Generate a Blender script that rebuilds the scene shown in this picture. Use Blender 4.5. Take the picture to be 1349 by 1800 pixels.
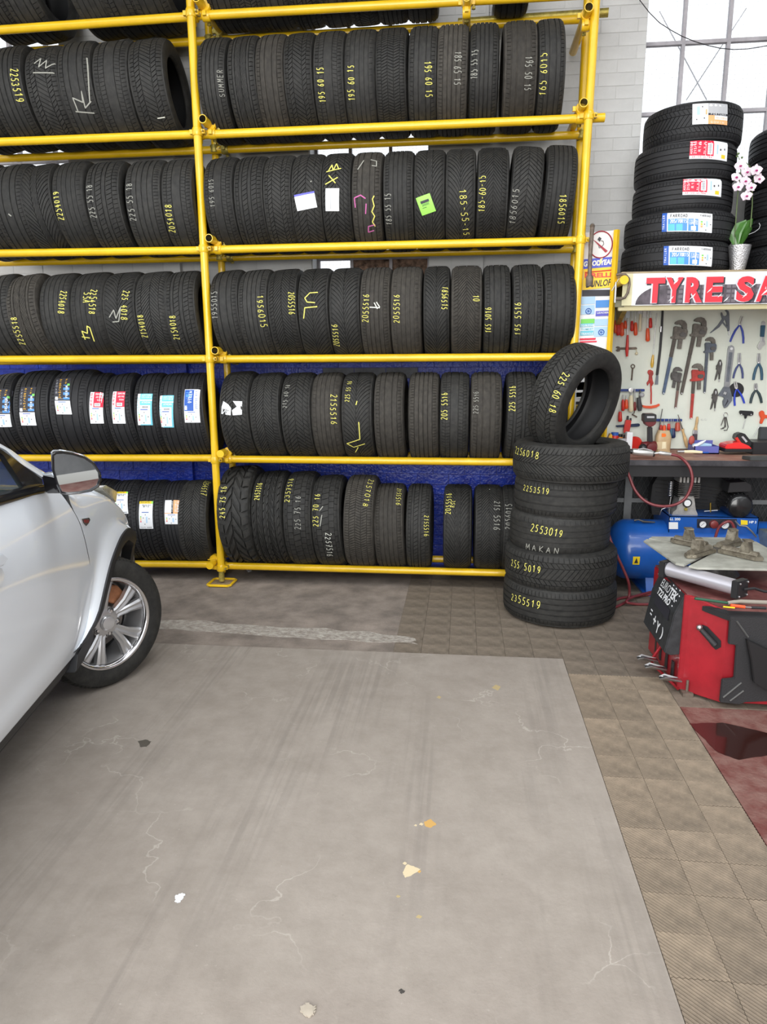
import bpy, bmesh, math, random
from math import sin, cos, pi, radians as rad
from mathutils import Vector as V, Matrix
random.seed(7)
sc = bpy.context.scene
for o in list(bpy.data.objects): bpy.data.objects.remove(o)

# ---------------------------------------------------------------- camera
CX, CY, CZ, YAW, PITCH, ROLL, FPX = 1.61428, -4.5, 1.46492, 0.110772, 0.208851, -0.0053815, 1247.0
fw = V((-sin(YAW)*cos(PITCH), cos(YAW)*cos(PITCH), -sin(PITCH)))
r0 = V((cos(YAW), sin(YAW), 0)); u0 = r0.cross(fw)
rt = r0*cos(ROLL) + u0*sin(ROLL); up = rt.cross(fw)
CAM = V((CX, CY, CZ))
cd = bpy.data.cameras.new('camera'); cam = bpy.data.objects.new('camera', cd)
sc.collection.objects.link(cam); sc.camera = cam
cd.sensor_fit = 'HORIZONTAL'; cd.sensor_width = 36; cd.lens = FPX/1349*36; cd.clip_start = .05
m = Matrix((rt, up, -fw)).transposed().to_4x4(); m.translation = CAM; cam.matrix_world = m

# ---------------------------------------------------------------- sky, lamps, exposure
w = bpy.data.worlds.new('sky'); sc.world = w; w.use_nodes = True
nt = w.node_tree; nt.nodes.clear()
out = nt.nodes.new('ShaderNodeOutputWorld'); bg = nt.nodes.new('ShaderNodeBackground')
tc = nt.nodes.new('ShaderNodeTexCoord'); sp = nt.nodes.new('ShaderNodeSeparateXYZ'); cr = nt.nodes.new('ShaderNodeValToRGB')
cr.color_ramp.elements[0].position = .42; cr.color_ramp.elements[0].color = (.24, .225, .21, 1)
cr.color_ramp.elements[1].position = .52; cr.color_ramp.elements[1].color = (.93, .965, 1, 1)
mr = nt.nodes.new('ShaderNodeMapRange'); mr.inputs[1].default_value = -1; mr.inputs[2].default_value = 1
nt.links.new(tc.outputs['Generated'], sp.inputs[0]); nt.links.new(sp.outputs[2], mr.inputs[0])
nt.links.new(mr.outputs[0], cr.inputs[0]); nt.links.new(cr.outputs[0], bg.inputs[0]); nt.links.new(bg.outputs[0], out.inputs[0])
bg.inputs[1].default_value = 1.75

def area(name, loc, rot, sx, sy, power, col=(1, 1, 1)):
    l = bpy.data.lights.new(name, 'AREA'); l.shape = 'RECTANGLE'; l.size = sx; l.size_y = sy; l.energy = power; l.color = col
    o = bpy.data.objects.new(name, l); o.location = loc; o.rotation_euler = rot; sc.collection.objects.link(o); return o
# open workshop doorway behind the photographer, and two added fill lamps overhead, out of view
area('doorway_light', (0.2, -8.2, 2.6), (rad(78), 0, rad(4)), 6.0, 4.0, 420, (1, .975, .94))
area('overhead_fill', (0.3, -2.4, 5.2), (0, 0, 0), 5.0, .25, 60)
area('overhead_fill', (3.2, -3.2, 5.2), (0, 0, 0), 4.0, .25, 30)
sc.view_settings.view_transform = 'Standard'; sc.view_settings.look = 'None'
sc.view_settings.exposure = 0.12; sc.view_settings.gamma = 1.0; sc.view_settings.use_curve_mapping = False

# ---------------------------------------------------------------- pixel helpers (frame 1349 x 1800)
def ray(x, y): return fw + rt*((x-674.5)/FPX) - up*((y-900)/FPX)
def at(x, y, Y=0.0):
    d = ray(x, y); return CAM + d*((Y-CY)/d.y)
def atz(x, y, Z=0.0):
    d = ray(x, y); return CAM + d*((Z-CZ)/d.z)
def proj(p):
    d = V(p)-CAM; z = d.dot(fw); return (674.5+FPX*d.dot(rt)/z, 900-FPX*d.dot(up)/z)

# ---------------------------------------------------------------- materials
MT = {}
def mat(name, col, rough=.5, metal=0, var=0, vscale=8, bump=0, bscale=60, spec=.5, coat=0, emit=0, alpha=1, trans=0, objvar=0, col2=None, stretch=None):
    if name in MT: return MT[name]
    m = bpy.data.materials.new(name); m.use_nodes = True; n = m.node_tree; b = n.nodes['Principled BSDF']
    b.inputs['Base Color'].default_value = (*col, 1); b.inputs['Roughness'].default_value = rough; b.inputs['Metallic'].default_value = metal
    b.inputs['Specular IOR Level'].default_value = spec; b.inputs['Coat Weight'].default_value = coat
    b.inputs['Transmission Weight'].default_value = trans; b.inputs['Alpha'].default_value = alpha
    if emit: b.inputs['Emission Color'].default_value = (*col, 1); b.inputs['Emission Strength'].default_value = emit
    t = n.nodes.new('ShaderNodeTexCoord'); src = t.outputs['Object']
    if stretch:
        mp = n.nodes.new('ShaderNodeMapping'); mp.inputs['Scale'].default_value = stretch; n.links.new(src, mp.inputs[0]); src = mp.outputs[0]
    cout = None
    if var or col2:
        no = n.nodes.new('ShaderNodeTexNoise'); no.inputs['Scale'].default_value = vscale; no.inputs['Detail'].default_value = 6; no.inputs['Roughness'].default_value = .65
        n.links.new(src, no.inputs[0]); r = n.nodes.new('ShaderNodeValToRGB')
        r.color_ramp.elements[0].position = .35; r.color_ramp.elements[1].position = .68
        a = tuple(c*(1-var) for c in col); c2 = col2 or tuple(min(1, c*(1+var)) for c in col)
        r.color_ramp.elements[0].color = (*a, 1); r.color_ramp.elements[1].color = (*c2, 1)
        n.links.new(no.outputs[0], r.inputs[0]); cout = r.outputs[0]
    if objvar:
        oi = n.nodes.new('ShaderNodeObjectInfo'); mrn = n.nodes.new('ShaderNodeMapRange'); mrn.inputs[3].default_value = 1-objvar; mrn.inputs[4].default_value = 1+objvar
        n.links.new(oi.outputs['Random'], mrn.inputs[0]); h = n.nodes.new('ShaderNodeHueSaturation')
        if cout: n.links.new(cout, h.inputs['Color'])
        else: h.inputs['Color'].default_value = (*col, 1)
        n.links.new(mrn.outputs[0], h.inputs['Value']); cout = h.outputs[0]
    if cout: n.links.new(cout, b.inputs['Base Color'])
    if bump:
        nb = n.nodes.new('ShaderNodeTexNoise'); nb.inputs['Scale'].default_value = bscale; nb.inputs['Detail'].default_value = 4; n.links.new(src, nb.inputs[0])
        bp = n.nodes.new('ShaderNodeBump'); bp.inputs['Strength'].default_value = bump; bp.inputs['Distance'].default_value = .01
        n.links.new(nb.outputs[0], bp.inputs['Height']); n.links.new(bp.outputs[0], b.inputs['Normal'])
    MT[name] = m; return m
YEL = mat('yellow_paint', (.80, .50, .012), .28, 0, .10, 5, .10, 30, coat=.4)
YELG = mat('galvanised_clamp', (.42, .34, .08), .42, .55, .35, 30, .2, 80)
STEEL = mat('steel', (.55, .55, .56), .32, 1, .15, 20)
DSTEEL = mat('dark_steel', (.12, .115, .11), .42, .7, .3, 25, .1)
CHROME = mat('chrome', (.8, .8, .82), .14, 1)
BLK = mat('black_plastic', (.018, .018, .020), .4)
BLKR = mat('black_rubber', (.022, .022, .024), .65, bump=.2, bscale=200)
RED = mat('red_plastic', (.62, .03, .02), .35)
REDP = mat('red_machine_paint', (.30, .012, .020), .38, 0, .22, 6, coat=.2)
WHT = mat('white_plastic', (.8, .8, .8), .4)
GREY = mat('grey_paint', (.25, .26, .27), .5, var=.15)
BLUEP = mat('compressor_blue_paint', (.012, .10, .42), .3, 0, .12, 6, coat=.3)
BLUH = mat('blue_grip', (.03, .06, .42), .4)
CREAM = mat('cream_handle', (.78, .70, .48), .45)
WOOD = mat('wooden_handle', (.62, .42, .20), .5, var=.2, vscale=30)
ORNG = mat('orange_red_handle', (.80, .10, .03), .35)
RUST = mat('rusty_iron', (.16, .125, .10), .6, .4, .35, 30, .2)
YCR = mat('yellow_crayon', (.80, .74, .16), .85, var=.15, vscale=60)
GCR = mat('grey_crayon', (.34, .34, .30), .9, var=.2, vscale=60)
WCR = mat('white_crayon', (.72, .74, .66), .9, var=.2, vscale=60)
PCR = mat('pink_crayon', (.55, .14, .36), .9)
def flat(name, col): return mat(name, col, .45, spec=.4)
P_W = flat('label_white', (.80, .82, .84)); P_R = flat('label_red', (.78, .02, .06)); P_C = flat('label_cyan', (.16, .55, .68))
P_N = flat('label_navy', (.02, .10, .45)); P_Y = flat('label_yellow', (.85, .62, .02)); P_O = flat('label_orange', (.85, .42, .18))
P_K = flat('label_black', (.03, .03, .04)); P_G = flat('label_green', (.20, .65, .12)); P_GO = flat('label_gold', (.85, .48, .04))
P_LG = flat('label_lime', (.35, .85, .12)); P_B = flat('label_blue', (.08, .28, .70)); P_LB = flat('label_light_blue', (.42, .62, .82)); P_GR = flat('label_grey', (.45, .46, .48))
P_P = flat('label_purple', (.12, .12, .55)); P_T = flat('label_teal', (.1, .5, .55))

def rubber(name, base, b2, rough):
    return mat(name, base, rough, 0, 0, 9, .25, 120, spec=.35, objvar=.22, col2=b2)
RB_USED = rubber('used_rubber', (.016, .016, .0155), (.034, .033, .030), .62)
RB_NEW = rubber('new_rubber', (.013, .0135, .015), (.019, .019, .021), .5)
RB_DUST = rubber('dusty_rubber', (.033, .030, .026), (.062, .056, .047), .75)

# ---------------------------------------------------------------- mesh helpers
class MB:
    def __init__(s): s.v = []; s.f = []; s.m = []
    def add(s, vs, fs, mi=0):
        b = len(s.v); s.v += [tuple(p) for p in vs]; s.f += [tuple(b+i for i in f) for f in fs]; s.m += [mi]*len(fs)
    def box(s, a, b, mi=0, M=None):
        vs = [V((x, y, z)) for x in (a[0], b[0]) for y in (a[1], b[1]) for z in (a[2], b[2])]
        if M: vs = [M @ p for p in vs]
        s.add(vs, [(0, 1, 3, 2), (4, 6, 7, 5), (0, 4, 5, 1), (2, 3, 7, 6), (0, 2, 6, 4), (1, 5, 7, 3)], mi); return s
    def tube(s, pts, r, n=12, mi=0, caps=True, closed=False):
        pts = [V(p) for p in pts]; rs = r if isinstance(r, (list, tuple)) else [r]*len(pts); k = len(pts); b = len(s.v); prev = None
        for i, p in enumerate(pts):
            if closed: t = pts[(i+1) % k]-pts[i-1]
            else: t = pts[min(i+1, k-1)]-pts[max(i-1, 0)]
            t.normalize()
            if prev is None:
                a = V((0, 0, 1)) if abs(t.z) < .9 else V((1, 0, 0)); nrm = t.cross(a).normalized()
            else: nrm = (prev - t*prev.dot(t)).normalized()
            prev = nrm; bi = t.cross(nrm)
            for j in range(n):
                an = 2*pi*j/n; s.v.append(tuple(p + (nrm*cos(an)+bi*sin(an))*rs[i]))
        for i in range(k if closed else k-1):
            for j in range(n):
                a = b+i*n+j; c = b+i*n+(j+1) % n; d = b+((i+1) % k)*n+(j+1) % n; e = b+((i+1) % k)*n+j
                s.f.append((a, c, d, e)); s.m.append(mi)
        if caps and not closed:
            s.f.append(tuple(b+j for j in reversed(range(n)))); s.m.append(mi)
            s.f.append(tuple(b+(k-1)*n+j for j in range(n))); s.m.append(mi)
        return s
    def pipe(s, p0, p1, r, wall=.004, n=16, mi=0, mi2=None):   # hollow tube open at both ends
        mi2 = mi if mi2 is None else mi2
        s.tube([p0, p1], r, n, mi, caps=False); b0 = len(s.v)-2*n
        s.tube([p0, p1], r-wall, n, mi2, caps=False); b1 = len(s.v)-2*n
        for j in range(n):
            k = (j+1) % n; s.f.append((b0+j, b1+j, b1+k, b0+k)); s.m.append(mi)
            s.f.append((b0+n+j, b0+n+k, b1+n+k, b1+n+j)); s.m.append(mi)
        return s
    def prism(s, pts, ext, mi=0):     # polygon of 3-D points extruded by vector ext
        pts = [V(p) for p in pts]; n = len(pts); ext = V(ext); s.add(pts+[p+ext for p in pts],
            [tuple(range(n)), tuple(reversed(range(n, 2*n)))]+[(i, i+n, (i+1) % n+n, (i+1) % n) for i in range(n)], mi); return s
    def grid(s, rows, mi=0, close=False):
        k = len(rows[0]); b = len(s.v)
        for r in rows: s.v += [tuple(p) for p in r]
        R = len(rows)
        for i in range(R if close else R-1):
            for j in range(k-1):
                s.f.append((b+i*k+j, b+i*k+j+1, b+((i+1) % R)*k+j+1, b+((i+1) % R)*k+j)); s.m.append(mi)
        return s
    def lathe(s, prof, c, axis=(0, 0, 1), n=24, mi=0):         # prof = (radius, height)
        c = V(c); ax = V(axis).normalized(); a = V((0, 0, 1)) if abs(ax.z) < .9 else V((1, 0, 0)); e = ax.cross(a).normalized(); g = ax.cross(e)
        rows = [[c+ax*h+(e*cos(2*pi*j/n)+g*sin(2*pi*j/n))*r for (r, h) in prof] for j in range(n)]
        return s.grid(rows, mi, True)
    def ball(s, c, r, n=12, mi=0, sc_=(1, 1, 1)):
        c = V(c); rows = []
        for i in range(n):
            a = 2*pi*i/n; rows.append([c+V((cos(a)*sin(t)*r*sc_[0], sin(a)*sin(t)*r*sc_[1], cos(t)*r*sc_[2])) for t in [pi*k/8 for k in range(9)]])
        return s.grid(rows, mi, True)
    def mesh(s, name, mats, org=(0, 0, 0), smooth=30, bevel=0):
        me = bpy.data.meshes.new(name); o = V(org)
        me.from_pydata([tuple(V(p)-o) for p in s.v], [], s.f)
        for mm in (mats if isinstance(mats, (list, tuple)) else [mats]): me.materials.append(mm)
        me.polygons.foreach_set('material_index', s.m)
        bm = bmesh.new(); bm.from_mesh(me)
        if smooth: bmesh.ops.remove_doubles(bm, verts=bm.verts, dist=1e-5)
        if smooth: bmesh.ops.recalc_face_normals(bm, faces=bm.faces)
        if bevel: bmesh.ops.bevel(bm, geom=[e for e in bm.edges if len(e.link_faces) == 2 and e.calc_face_angle(0) > .7], offset=bevel, segments=2, affect='EDGES', clamp_overlap=True)
        bm.to_mesh(me); bm.free()
        if smooth:
            me.polygons.foreach_set('use_smooth', [True]*len(me.polygons)); me.set_sharp_from_angle(angle=rad(smooth))
        me.update(); return me
COL = sc.collection
def link(o, parent=None):
    COL.objects.link(o)
    if parent: o.parent = parent
    return o
def tag(o, label, cat, group=None):
    o['label'] = label; o['category'] = cat
    if group: o['group'] = group
    return o
def thing(name, label, cat, loc, group=None):
    o = bpy.data.objects.new(name, None); o.location = loc; o.empty_display_size = .05; link(o); return tag(o, label, cat, group)
def part(name, mb, mats, parent, smooth=30, bevel=0, label=None):   # verts given in world space, parent is an unrotated Empty or a mesh at its origin
    org = V(parent['org']) if 'org' in parent else V(parent.location)
    o = bpy.data.objects.new(name, mb.mesh(name, mats, org, smooth, bevel)); o['org'] = tuple(org); link(o, parent)
    if label: o['label'] = label
    return o
def single(name, mb, mats, label, cat, group=None, smooth=30, bevel=0, org=None):
    if org is None:
        xs = [p[0] for p in mb.v]; ys = [p[1] for p in mb.v]; zs = [p[2] for p in mb.v]; org = ((min(xs)+max(xs))/2, (min(ys)+max(ys))/2, min(zs))
    o = bpy.data.objects.new(name, mb.mesh(name, mats, org, smooth, bevel)); o.location = org; o['org'] = tuple(org); link(o); return tag(o, label, cat, group)
def struct(name, mb, mats, parent=None, smooth=0, kind='structure'):
    org = V(parent['org']) if parent else V((0, 0, 0))
    o = bpy.data.objects.new(name, mb.mesh(name, mats, org, smooth)); o['org'] = tuple(org); link(o, parent)
    if not parent: o['kind'] = kind
    return o
# flat lettering in the built-in font, returned as triangles (x right, y up, height = cap height 1)
_fc = {}
def font_mesh(txt, bold=.0, shear=0):
    k = (txt, bold, shear)
    if k not in _fc:
        c = bpy.data.curves.new('t', 'FONT'); c.body = txt; c.offset = bold; c.shear = shear; c.resolution_u = 3; o = bpy.data.objects.new('t', c); COL.objects.link(o)
        bpy.context.view_layer.update(); me = bpy.data.meshes.new_from_object(o)
        vs = [tuple(v.co[:2]) for v in me.vertices]; fs = [tuple(p.vertices) for p in me.polygons]
        bpy.data.objects.remove(o); bpy.data.curves.remove(c); bpy.data.meshes.remove(me)
        x0 = min(v[0] for v in vs); x1 = max(v[0] for v in vs); y0 = min(v[1] for v in vs); y1 = max(v[1] for v in vs)
        _fc[k] = ([((v[0]-x0)/(x1-x0), (v[1]-y0)/(y1-y0)) for v in vs], fs)
    return _fc[k]
def put_text(mb, txt, o, ux, uy, mi=0, bold=0, shear=0):     # text box: corner o, full width vector ux, full height vector uy
    vs, fs = font_mesh(txt, bold, shear); o = V(o); ux = V(ux); uy = V(uy)
    mb.add([o+ux*a+uy*b for a, b in vs], fs, mi); return mb
# ================================================================ STRUCTURE
def nodes(m): return m.node_tree, m.node_tree.nodes['Principled BSDF']
def concrete():
    m = bpy.data.materials.new('worn_concrete'); m.use_nodes = True; n, b = nodes(m); L = n.links.new
    t = n.nodes.new('ShaderNodeTexCoord').outputs['Object']
    def noise(scale, det=6, rough=.6, vec=None):
        q = n.nodes.new('ShaderNodeTexNoise'); q.inputs['Scale'].default_value = scale; q.inputs['Detail'].default_value = det; q.inputs['Roughness'].default_value = rough; L(vec or t, q.inputs[0]); return q.outputs[0]
    def ramp(src, p0, c0, p1, c1):
        q = n.nodes.new('ShaderNodeValToRGB'); e = q.color_ramp.elements; e[0].position = p0; e[1].position = p1; e[0].color = (*c0, 1); e[1].color = (*c1, 1); L(src, q.inputs[0]); return q.outputs[0]
    def mix(f, a, c, mode='MIX'):
        q = n.nodes.new('ShaderNodeMix'); q.data_type = 'RGBA'; q.blend_type = mode
        (L(f, q.inputs[0]) if not isinstance(f, float) else setattr(q.inputs[0], 'default_value', f)); L(a, q.inputs[6]); L(c, q.inputs[7]); return q.outputs[2]
    base = ramp(noise(1.1, 8, .6), .3, (.262, .226, .192), .7, (.355, .315, .276))
    base = mix(.45, base, ramp(noise(9, 8, .7), .25, (.20, .175, .15), .75, (.40, .36, .32)))
    speck = ramp(noise(55, 3, .7), .66, (0, 0, 0), .74, (1, 1, 1)); light = ramp(noise(3), 0, (.52, .48, .42), 1, (.55, .51, .46))
    q = n.nodes.new('ShaderNodeMath'); q.operation = 'MULTIPLY'; L(speck, q.inputs[0]); q.inputs[1].default_value = .28; base = mix(q.outputs[0], base, light)
    # hairline cracks filled with pale dust
    wv = n.nodes.new('ShaderNodeVectorMath'); wv.operation = 'MULTIPLY_ADD'; nz = n.nodes.new('ShaderNodeTexNoise'); nz.inputs['Scale'].default_value = 5; nz.inputs['Detail'].default_value = 5; L(t, nz.inputs[0])
    L(nz.outputs[1], wv.inputs[0]); wv.inputs[1].default_value = (.35, .35, .35); L(t, wv.inputs[2])
    vo = n.nodes.new('ShaderNodeTexVoronoi'); vo.feature = 'DISTANCE_TO_EDGE'; vo.inputs['Scale'].default_value = 2.1; L(wv.outputs[0], vo.inputs[0])
    ck = ramp(vo.outputs['Distance'], .0025, (1, 1, 1), .008, (0, 0, 0)); msk = ramp(noise(1.9, 3), .50, (0, 0, 0), .62, (1, 1, 1))
    q = n.nodes.new('ShaderNodeMath'); q.operation = 'MULTIPLY'; L(ck, q.inputs[0]); L(msk, q.inputs[1]); q2 = n.nodes.new('ShaderNodeMath'); q2.operation = 'MULTIPLY'; L(q.outputs[0], q2.inputs[0]); q2.inputs[1].default_value = .45
    base = mix(q2.outputs[0], base, light)
    # tyre tracks running towards the rack
    mp = n.nodes.new('ShaderNodeMapping'); mp.inputs['Rotation'].default_value = (0, 0, rad(7)); L(t, mp.inputs[0])
    mp.inputs['Scale'].default_value = (38, .9, 1); wa_o = ramp(noise(1.0, 3, .5, mp.outputs[0]), .44, (0, 0, 0), .60, (1, 1, 1))
    mp2 = n.nodes.new('ShaderNodeMapping'); mp2.inputs['Rotation'].default_value = (0, 0, rad(7)); mp2.inputs['Scale'].default_value = (2.0, .35, 1); L(t, mp2.inputs[0])
    tm = ramp(noise(1.4, 4, .6, mp2.outputs[0]), .50, (0, 0, 0), .62, (1, 1, 1)); q = n.nodes.new('ShaderNodeMath'); q.operation = 'MULTIPLY'; L(tm, q.inputs[0]); L(wa_o, q.inputs[1])
    q2 = n.nodes.new('ShaderNodeMath'); q2.operation = 'MULTIPLY'; L(q.outputs[0], q2.inputs[0]); q2.inputs[1].default_value = .30
    base = mix(q2.outputs[0], base, ramp(noise(2), 0, (.15, .135, .12), 1, (.17, .15, .135)))
    dk = ramp(noise(17, 5, .75), .66, (0, 0, 0), .76, (1, 1, 1)); q = n.nodes.new('ShaderNodeMath'); q.operation = 'MULTIPLY'; L(dk, q.inputs[0]); q.inputs[1].default_value = .45
    base = mix(q.outputs[0], base, ramp(noise(4), 0, (.13, .115, .10), 1, (.17, .15, .13)))
    # brown stain drifting
    st = ramp(noise(.8, 4, .5), .55, (0, 0, 0), .75, (1, 1, 1)); q = n.nodes.new('ShaderNodeMath'); q.operation = 'MULTIPLY'; L(st, q.inputs[0]); q.inputs[1].default_value = .35
    base = mix(q.outputs[0], base, ramp(noise(6), 0, (.23, .185, .16), 1, (.27, .23, .2)))
    L(base, b.inputs['Base Color']); b.inputs['Roughness'].default_value = .72; b.inputs['Specular IOR Level'].default_value = .3
    bp = n.nodes.new('ShaderNodeBump'); bp.inputs['Strength'].default_value = .35; bp.inputs['Distance'].default_value = .004; L(noise(70, 6, .7), bp.inputs['Height']); L(bp.outputs[0], b.inputs['Normal'])
    return m
CONC = concrete()
SCREED = mat('brown_screed', (.235, .198, .170), .75, 0, .32, 5, .3, 90)
PATCH = mat('pale_cement_patch', (.25, .215, .185), .85, 0, 0, 26, .9, 60, col2=(.47, .44, .39))
TILE = mat('buff_floor_tile', (.205, .168, .130), .7, 0, .45, 5, .25, 90, objvar=.04)
TILER = mat('ribbed_buff_tile', (.215, .168, .120), .68, 0, .42, 5, .2, 90, objvar=.12)
REDF = mat('worn_red_floor_paint', (.14, .04, .034), .55, 0, 0, 9, .3, 70, col2=(.25, .15, .125))
mb = MB(); mb.box((-6, -8, -.10), (7, .8, -.014)); floor = struct('floor', mb, SCREED)
mb = MB(); mb.box((-6, -8, -.013), (2.138, -1.09, 0)); struct('concrete_slab', mb, CONC, floor)
mb = MB(); mb.box((-6, -1.085, -.013), (1.28, .8, -.001)); struct('screed_strip', mb, SCREED, floor)
# pale cement patch with ragged rim
mb = MB(); pts = []
for i in range(40):
    a = 2*pi*i/40; x = max(-1, min(1, 1.15*cos(a))); y = max(-1, min(1, 1.25*sin(a)))
    pts.append(V((.58+.80*x+random.uniform(-.03, .03), -.86-.06*x+.075*y+random.uniform(-.02, .02), -.0035)))
mb.prism(list(reversed(pts)), (0, 0, .004)); struct('cement_patch', mb, PATCH, floor)
mb = MB(); mb.box((2.573, -8, -.013), (7, -1.55, -.002)); struct('red_painted_strip', mb, REDF, floor)
TS = .1433
def tile_mesh(rib):
    mb = MB(); g = .0006; a, c = g, TS-g
    if not rib:
        mb.box((a, a, -.013), (c, c, 0)); return mb.mesh('tile', TILE, (0, 0, 0), 0)
    mb.box((a, a, -.013), (c, c, -.0038)); n = 40; L = c-a; prev = None
    for k in range(n+1):       # ribs run diagonally: lines x + y = s
        s_ = 2*L*k/n; p = (a+min(s_, L), a+max(0, s_-L)); q = (a+max(0, s_-L), a+min(s_, L)); z = 0 if k % 2 else -.0036
        cur = [(p[0], p[1], z), (q[0], q[1], z)]
        if prev: mb.add([prev[0], cur[0], cur[1], prev[1]], [(0, 1, 2, 3)])
        prev = cur
    me = mb.mesh('ribbed_tile', TILER, (0, 0, 0), 0); return me
t0, t1 = tile_mesh(False), tile_mesh(True)
def put_tile(me, i, j, x0=2.14, y0=-1.118):
    o = bpy.data.objects.new('floor_tile', me); o.location = (x0+i*TS, y0+j*TS, random.uniform(-.0008, 0)); link(o, floor)
    if me is t0: o.rotation_euler = (0, 0, 0)
for i in range(-6, 11):
    for j in range(0, 11): put_tile(t0, i, j)
for i in range(0, 3):
    for j in range(-16, 0): put_tile(t1 if j < -1 else t0, i, j)
for i in range(3, 10):
    for j in range(-3, 0): put_tile(t0, i, j)
# oil puddle and small marks lying on the floor
def blob(name, pts, mt, z, label, cat, thick=.0015, jit=.012, sub=5):
    P = []; n = len(pts)
    for i in range(n):
        p, q = V((*pts[i], 0)), V((*pts[(i+1) % n], 0))
        for k in range(sub):
            r = p.lerp(q, k/sub); P.append(V((r.x+random.uniform(-jit, jit), r.y+random.uniform(-jit, jit), z)))
    area2 = sum(P[i].x*P[(i+1) % len(P)].y-P[(i+1) % len(P)].x*P[i].y for i in range(len(P)))
    if area2 > 0: P.reverse()
    mb = MB().prism(P, (0, 0, thick)); return single(name, mb, mt, label, cat, smooth=0)
OIL = mat('oil', (.035, .012, .010), .12, spec=.6, coat=.5)
def gz(*q): return [tuple(atz(x, y, 0)[:2]) for x, y in q]
blob('oil_puddle', gz((1213, 1272), (1270, 1270), (1349, 1288), (1420, 1300), (1400, 1345), (1349, 1328), (1300, 1335), (1262, 1322), (1240, 1300)), OIL, -.0015, 'dark reddish oil puddle on the floor in front of the red tyre changer', 'puddle', jit=.003)
blob('water_spot', gz((243, 1303), (256, 1300), (266, 1304), (258, 1313), (247, 1313)), mat('wet_spot', (.09, .08, .065), .35), .0002, 'small dark wet spot on the grey concrete near the white car', 'stain', .0006, .002)
blob('paper_scrap', gz((308, 1575), (318, 1571), (326, 1573), (317, 1586), (309, 1588)), P_W, .0004, 'torn white paper scrap lying on the open concrete floor', 'litter', .002, .003)
blob('paper_scrap', gz((433, 1000), (441, 999), (443, 1004), (436, 1006)), P_W, .0004, 'tiny white paper scrap beneath the bottom yellow rail by the base plate', 'litter', .002, .003)
blob('paint_splash', gz((746, 1445), (757, 1440), (768, 1449), (757, 1455), (748, 1453)), mat('yellow_splash', (.55, .33, .10), .8), .0002, 'orange yellow paint splash, upper one in the middle of the floor', 'stain', .0003, .0012)
blob('paint_splash', gz((708, 1534), (716, 1519), (727, 1523), (740, 1528), (722, 1540), (713, 1543)), mat('cream_splash', (.62, .52, .34), .8), .0002, 'pale cream paint splash below the orange one on concrete', 'stain', .0003, .0012)
for x_, y_, s_, nm_, cl_ in ((741, 1449, 4, 'left of the orange splash', 'cream_splash'), (731, 1451, 3, 'farthest left beside the orange splash', 'cream_splash'), (712, 1518, 4, 'just above the cream splash', 'cream_splash'), (737, 1532, 4, 'right of the cream splash', 'yellow_splash'), (700, 1576, 4, 'well below the cream splash', 'faint_yellow'), (737, 1612, 6, 'lower down the floor, larger one', 'faint_yellow'), (772, 1226, 4, 'upper left near the slab back edge', 'faint_yellow'), (873, 1209, 8, 'upper middle near the slab back edge', 'faint_yellow')):
    if cl_ == 'faint_yellow': mat('faint_yellow', (.42, .33, .17), .8)
    blob('paint_fleck', gz((x_-s_, y_), (x_-s_*.2, y_-s_*.7), (x_+s_, y_-s_*.2), (x_+s_*.3, y_+s_*.6)), MT[cl_], .0001, 'small paint fleck on the concrete, '+nm_, 'stain', .0003, .0010, 3)
blob('tar_spot', gz((700, 1741), (707, 1738), (713, 1743), (706, 1748)), mat('tar', (.05, .045, .04), .7), .0003, 'small dark tar spot near the bottom of the concrete floor', 'stain', .0008, .002)
blob('leaf', gz((528, 1776), (540, 1766), (556, 1772), (552, 1783), (540, 1790)), mat('dry_leaf', (.42, .37, .30), .8, var=.2), .0008, 'pale crumpled dry leaf at the bottom edge of the floor', 'leaf', .004, .004)

# ---- back wall: painted bricks. wall face Y=.55, pilasters/plain, windows recessed to Y=.75
WW = mat('white_wall_paint', (.60, .605, .60), .62, 0, .08, 3, .25, 40, objvar=.015)
WB = mat('blue_wall_paint', (.004, .016, .30), .32, 0, 0, 9, .6, 45, col2=(.012, .06, .56), objvar=.06)
MORTW = mat('white_painted_joint', (.56, .565, .56), .7, var=.08); MORTB = mat('blue_painted_joint', (.008, .016, .2), .6, var=.3)
GBLK = mat('grey_cement_block', (.16, .165, .18), .75, 0, .25, 12, .4, 60)
WY, ZB, ZT = .55, 1.62, 4.7
WIN = {1: (-2.75, -1.13, 2.58), 2: (.565, 1.375, 2.02), 3: (2.705, 3.82, 2.62)}
def in_win(x0, x1, z1): return [w_ for w_ in WIN.values() if z1 > w_[2] and x1 > w_[0] and x0 < w_[1]]
mb = MB(); xs = [-6, WIN[1][0], WIN[1][1], WIN[2][0], WIN[2][1], WIN[3][0], WIN[3][1], 7]
def wbox(x0, x1, z0, z1, mi): mb.box((x0, WY-.0005, z0), (x1, WY+.30, z1), mi)
wbox(-6, 7, -.02, ZB, 1)
for k in range(7):
    x0, x1 = xs[k], xs[k+1]
    zt = ZT if k % 2 == 0 else {1: WIN[1][2], 3: WIN[2][2], 5: WIN[3][2]}[k]
    wbox(x0, x1, ZB, zt, 0)
wall = struct('wall_back', mb, [MORTW, MORTB])
BL, BH, MJ = .225, .075, .004
bricks = []; z = 0.0; row = 0
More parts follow.
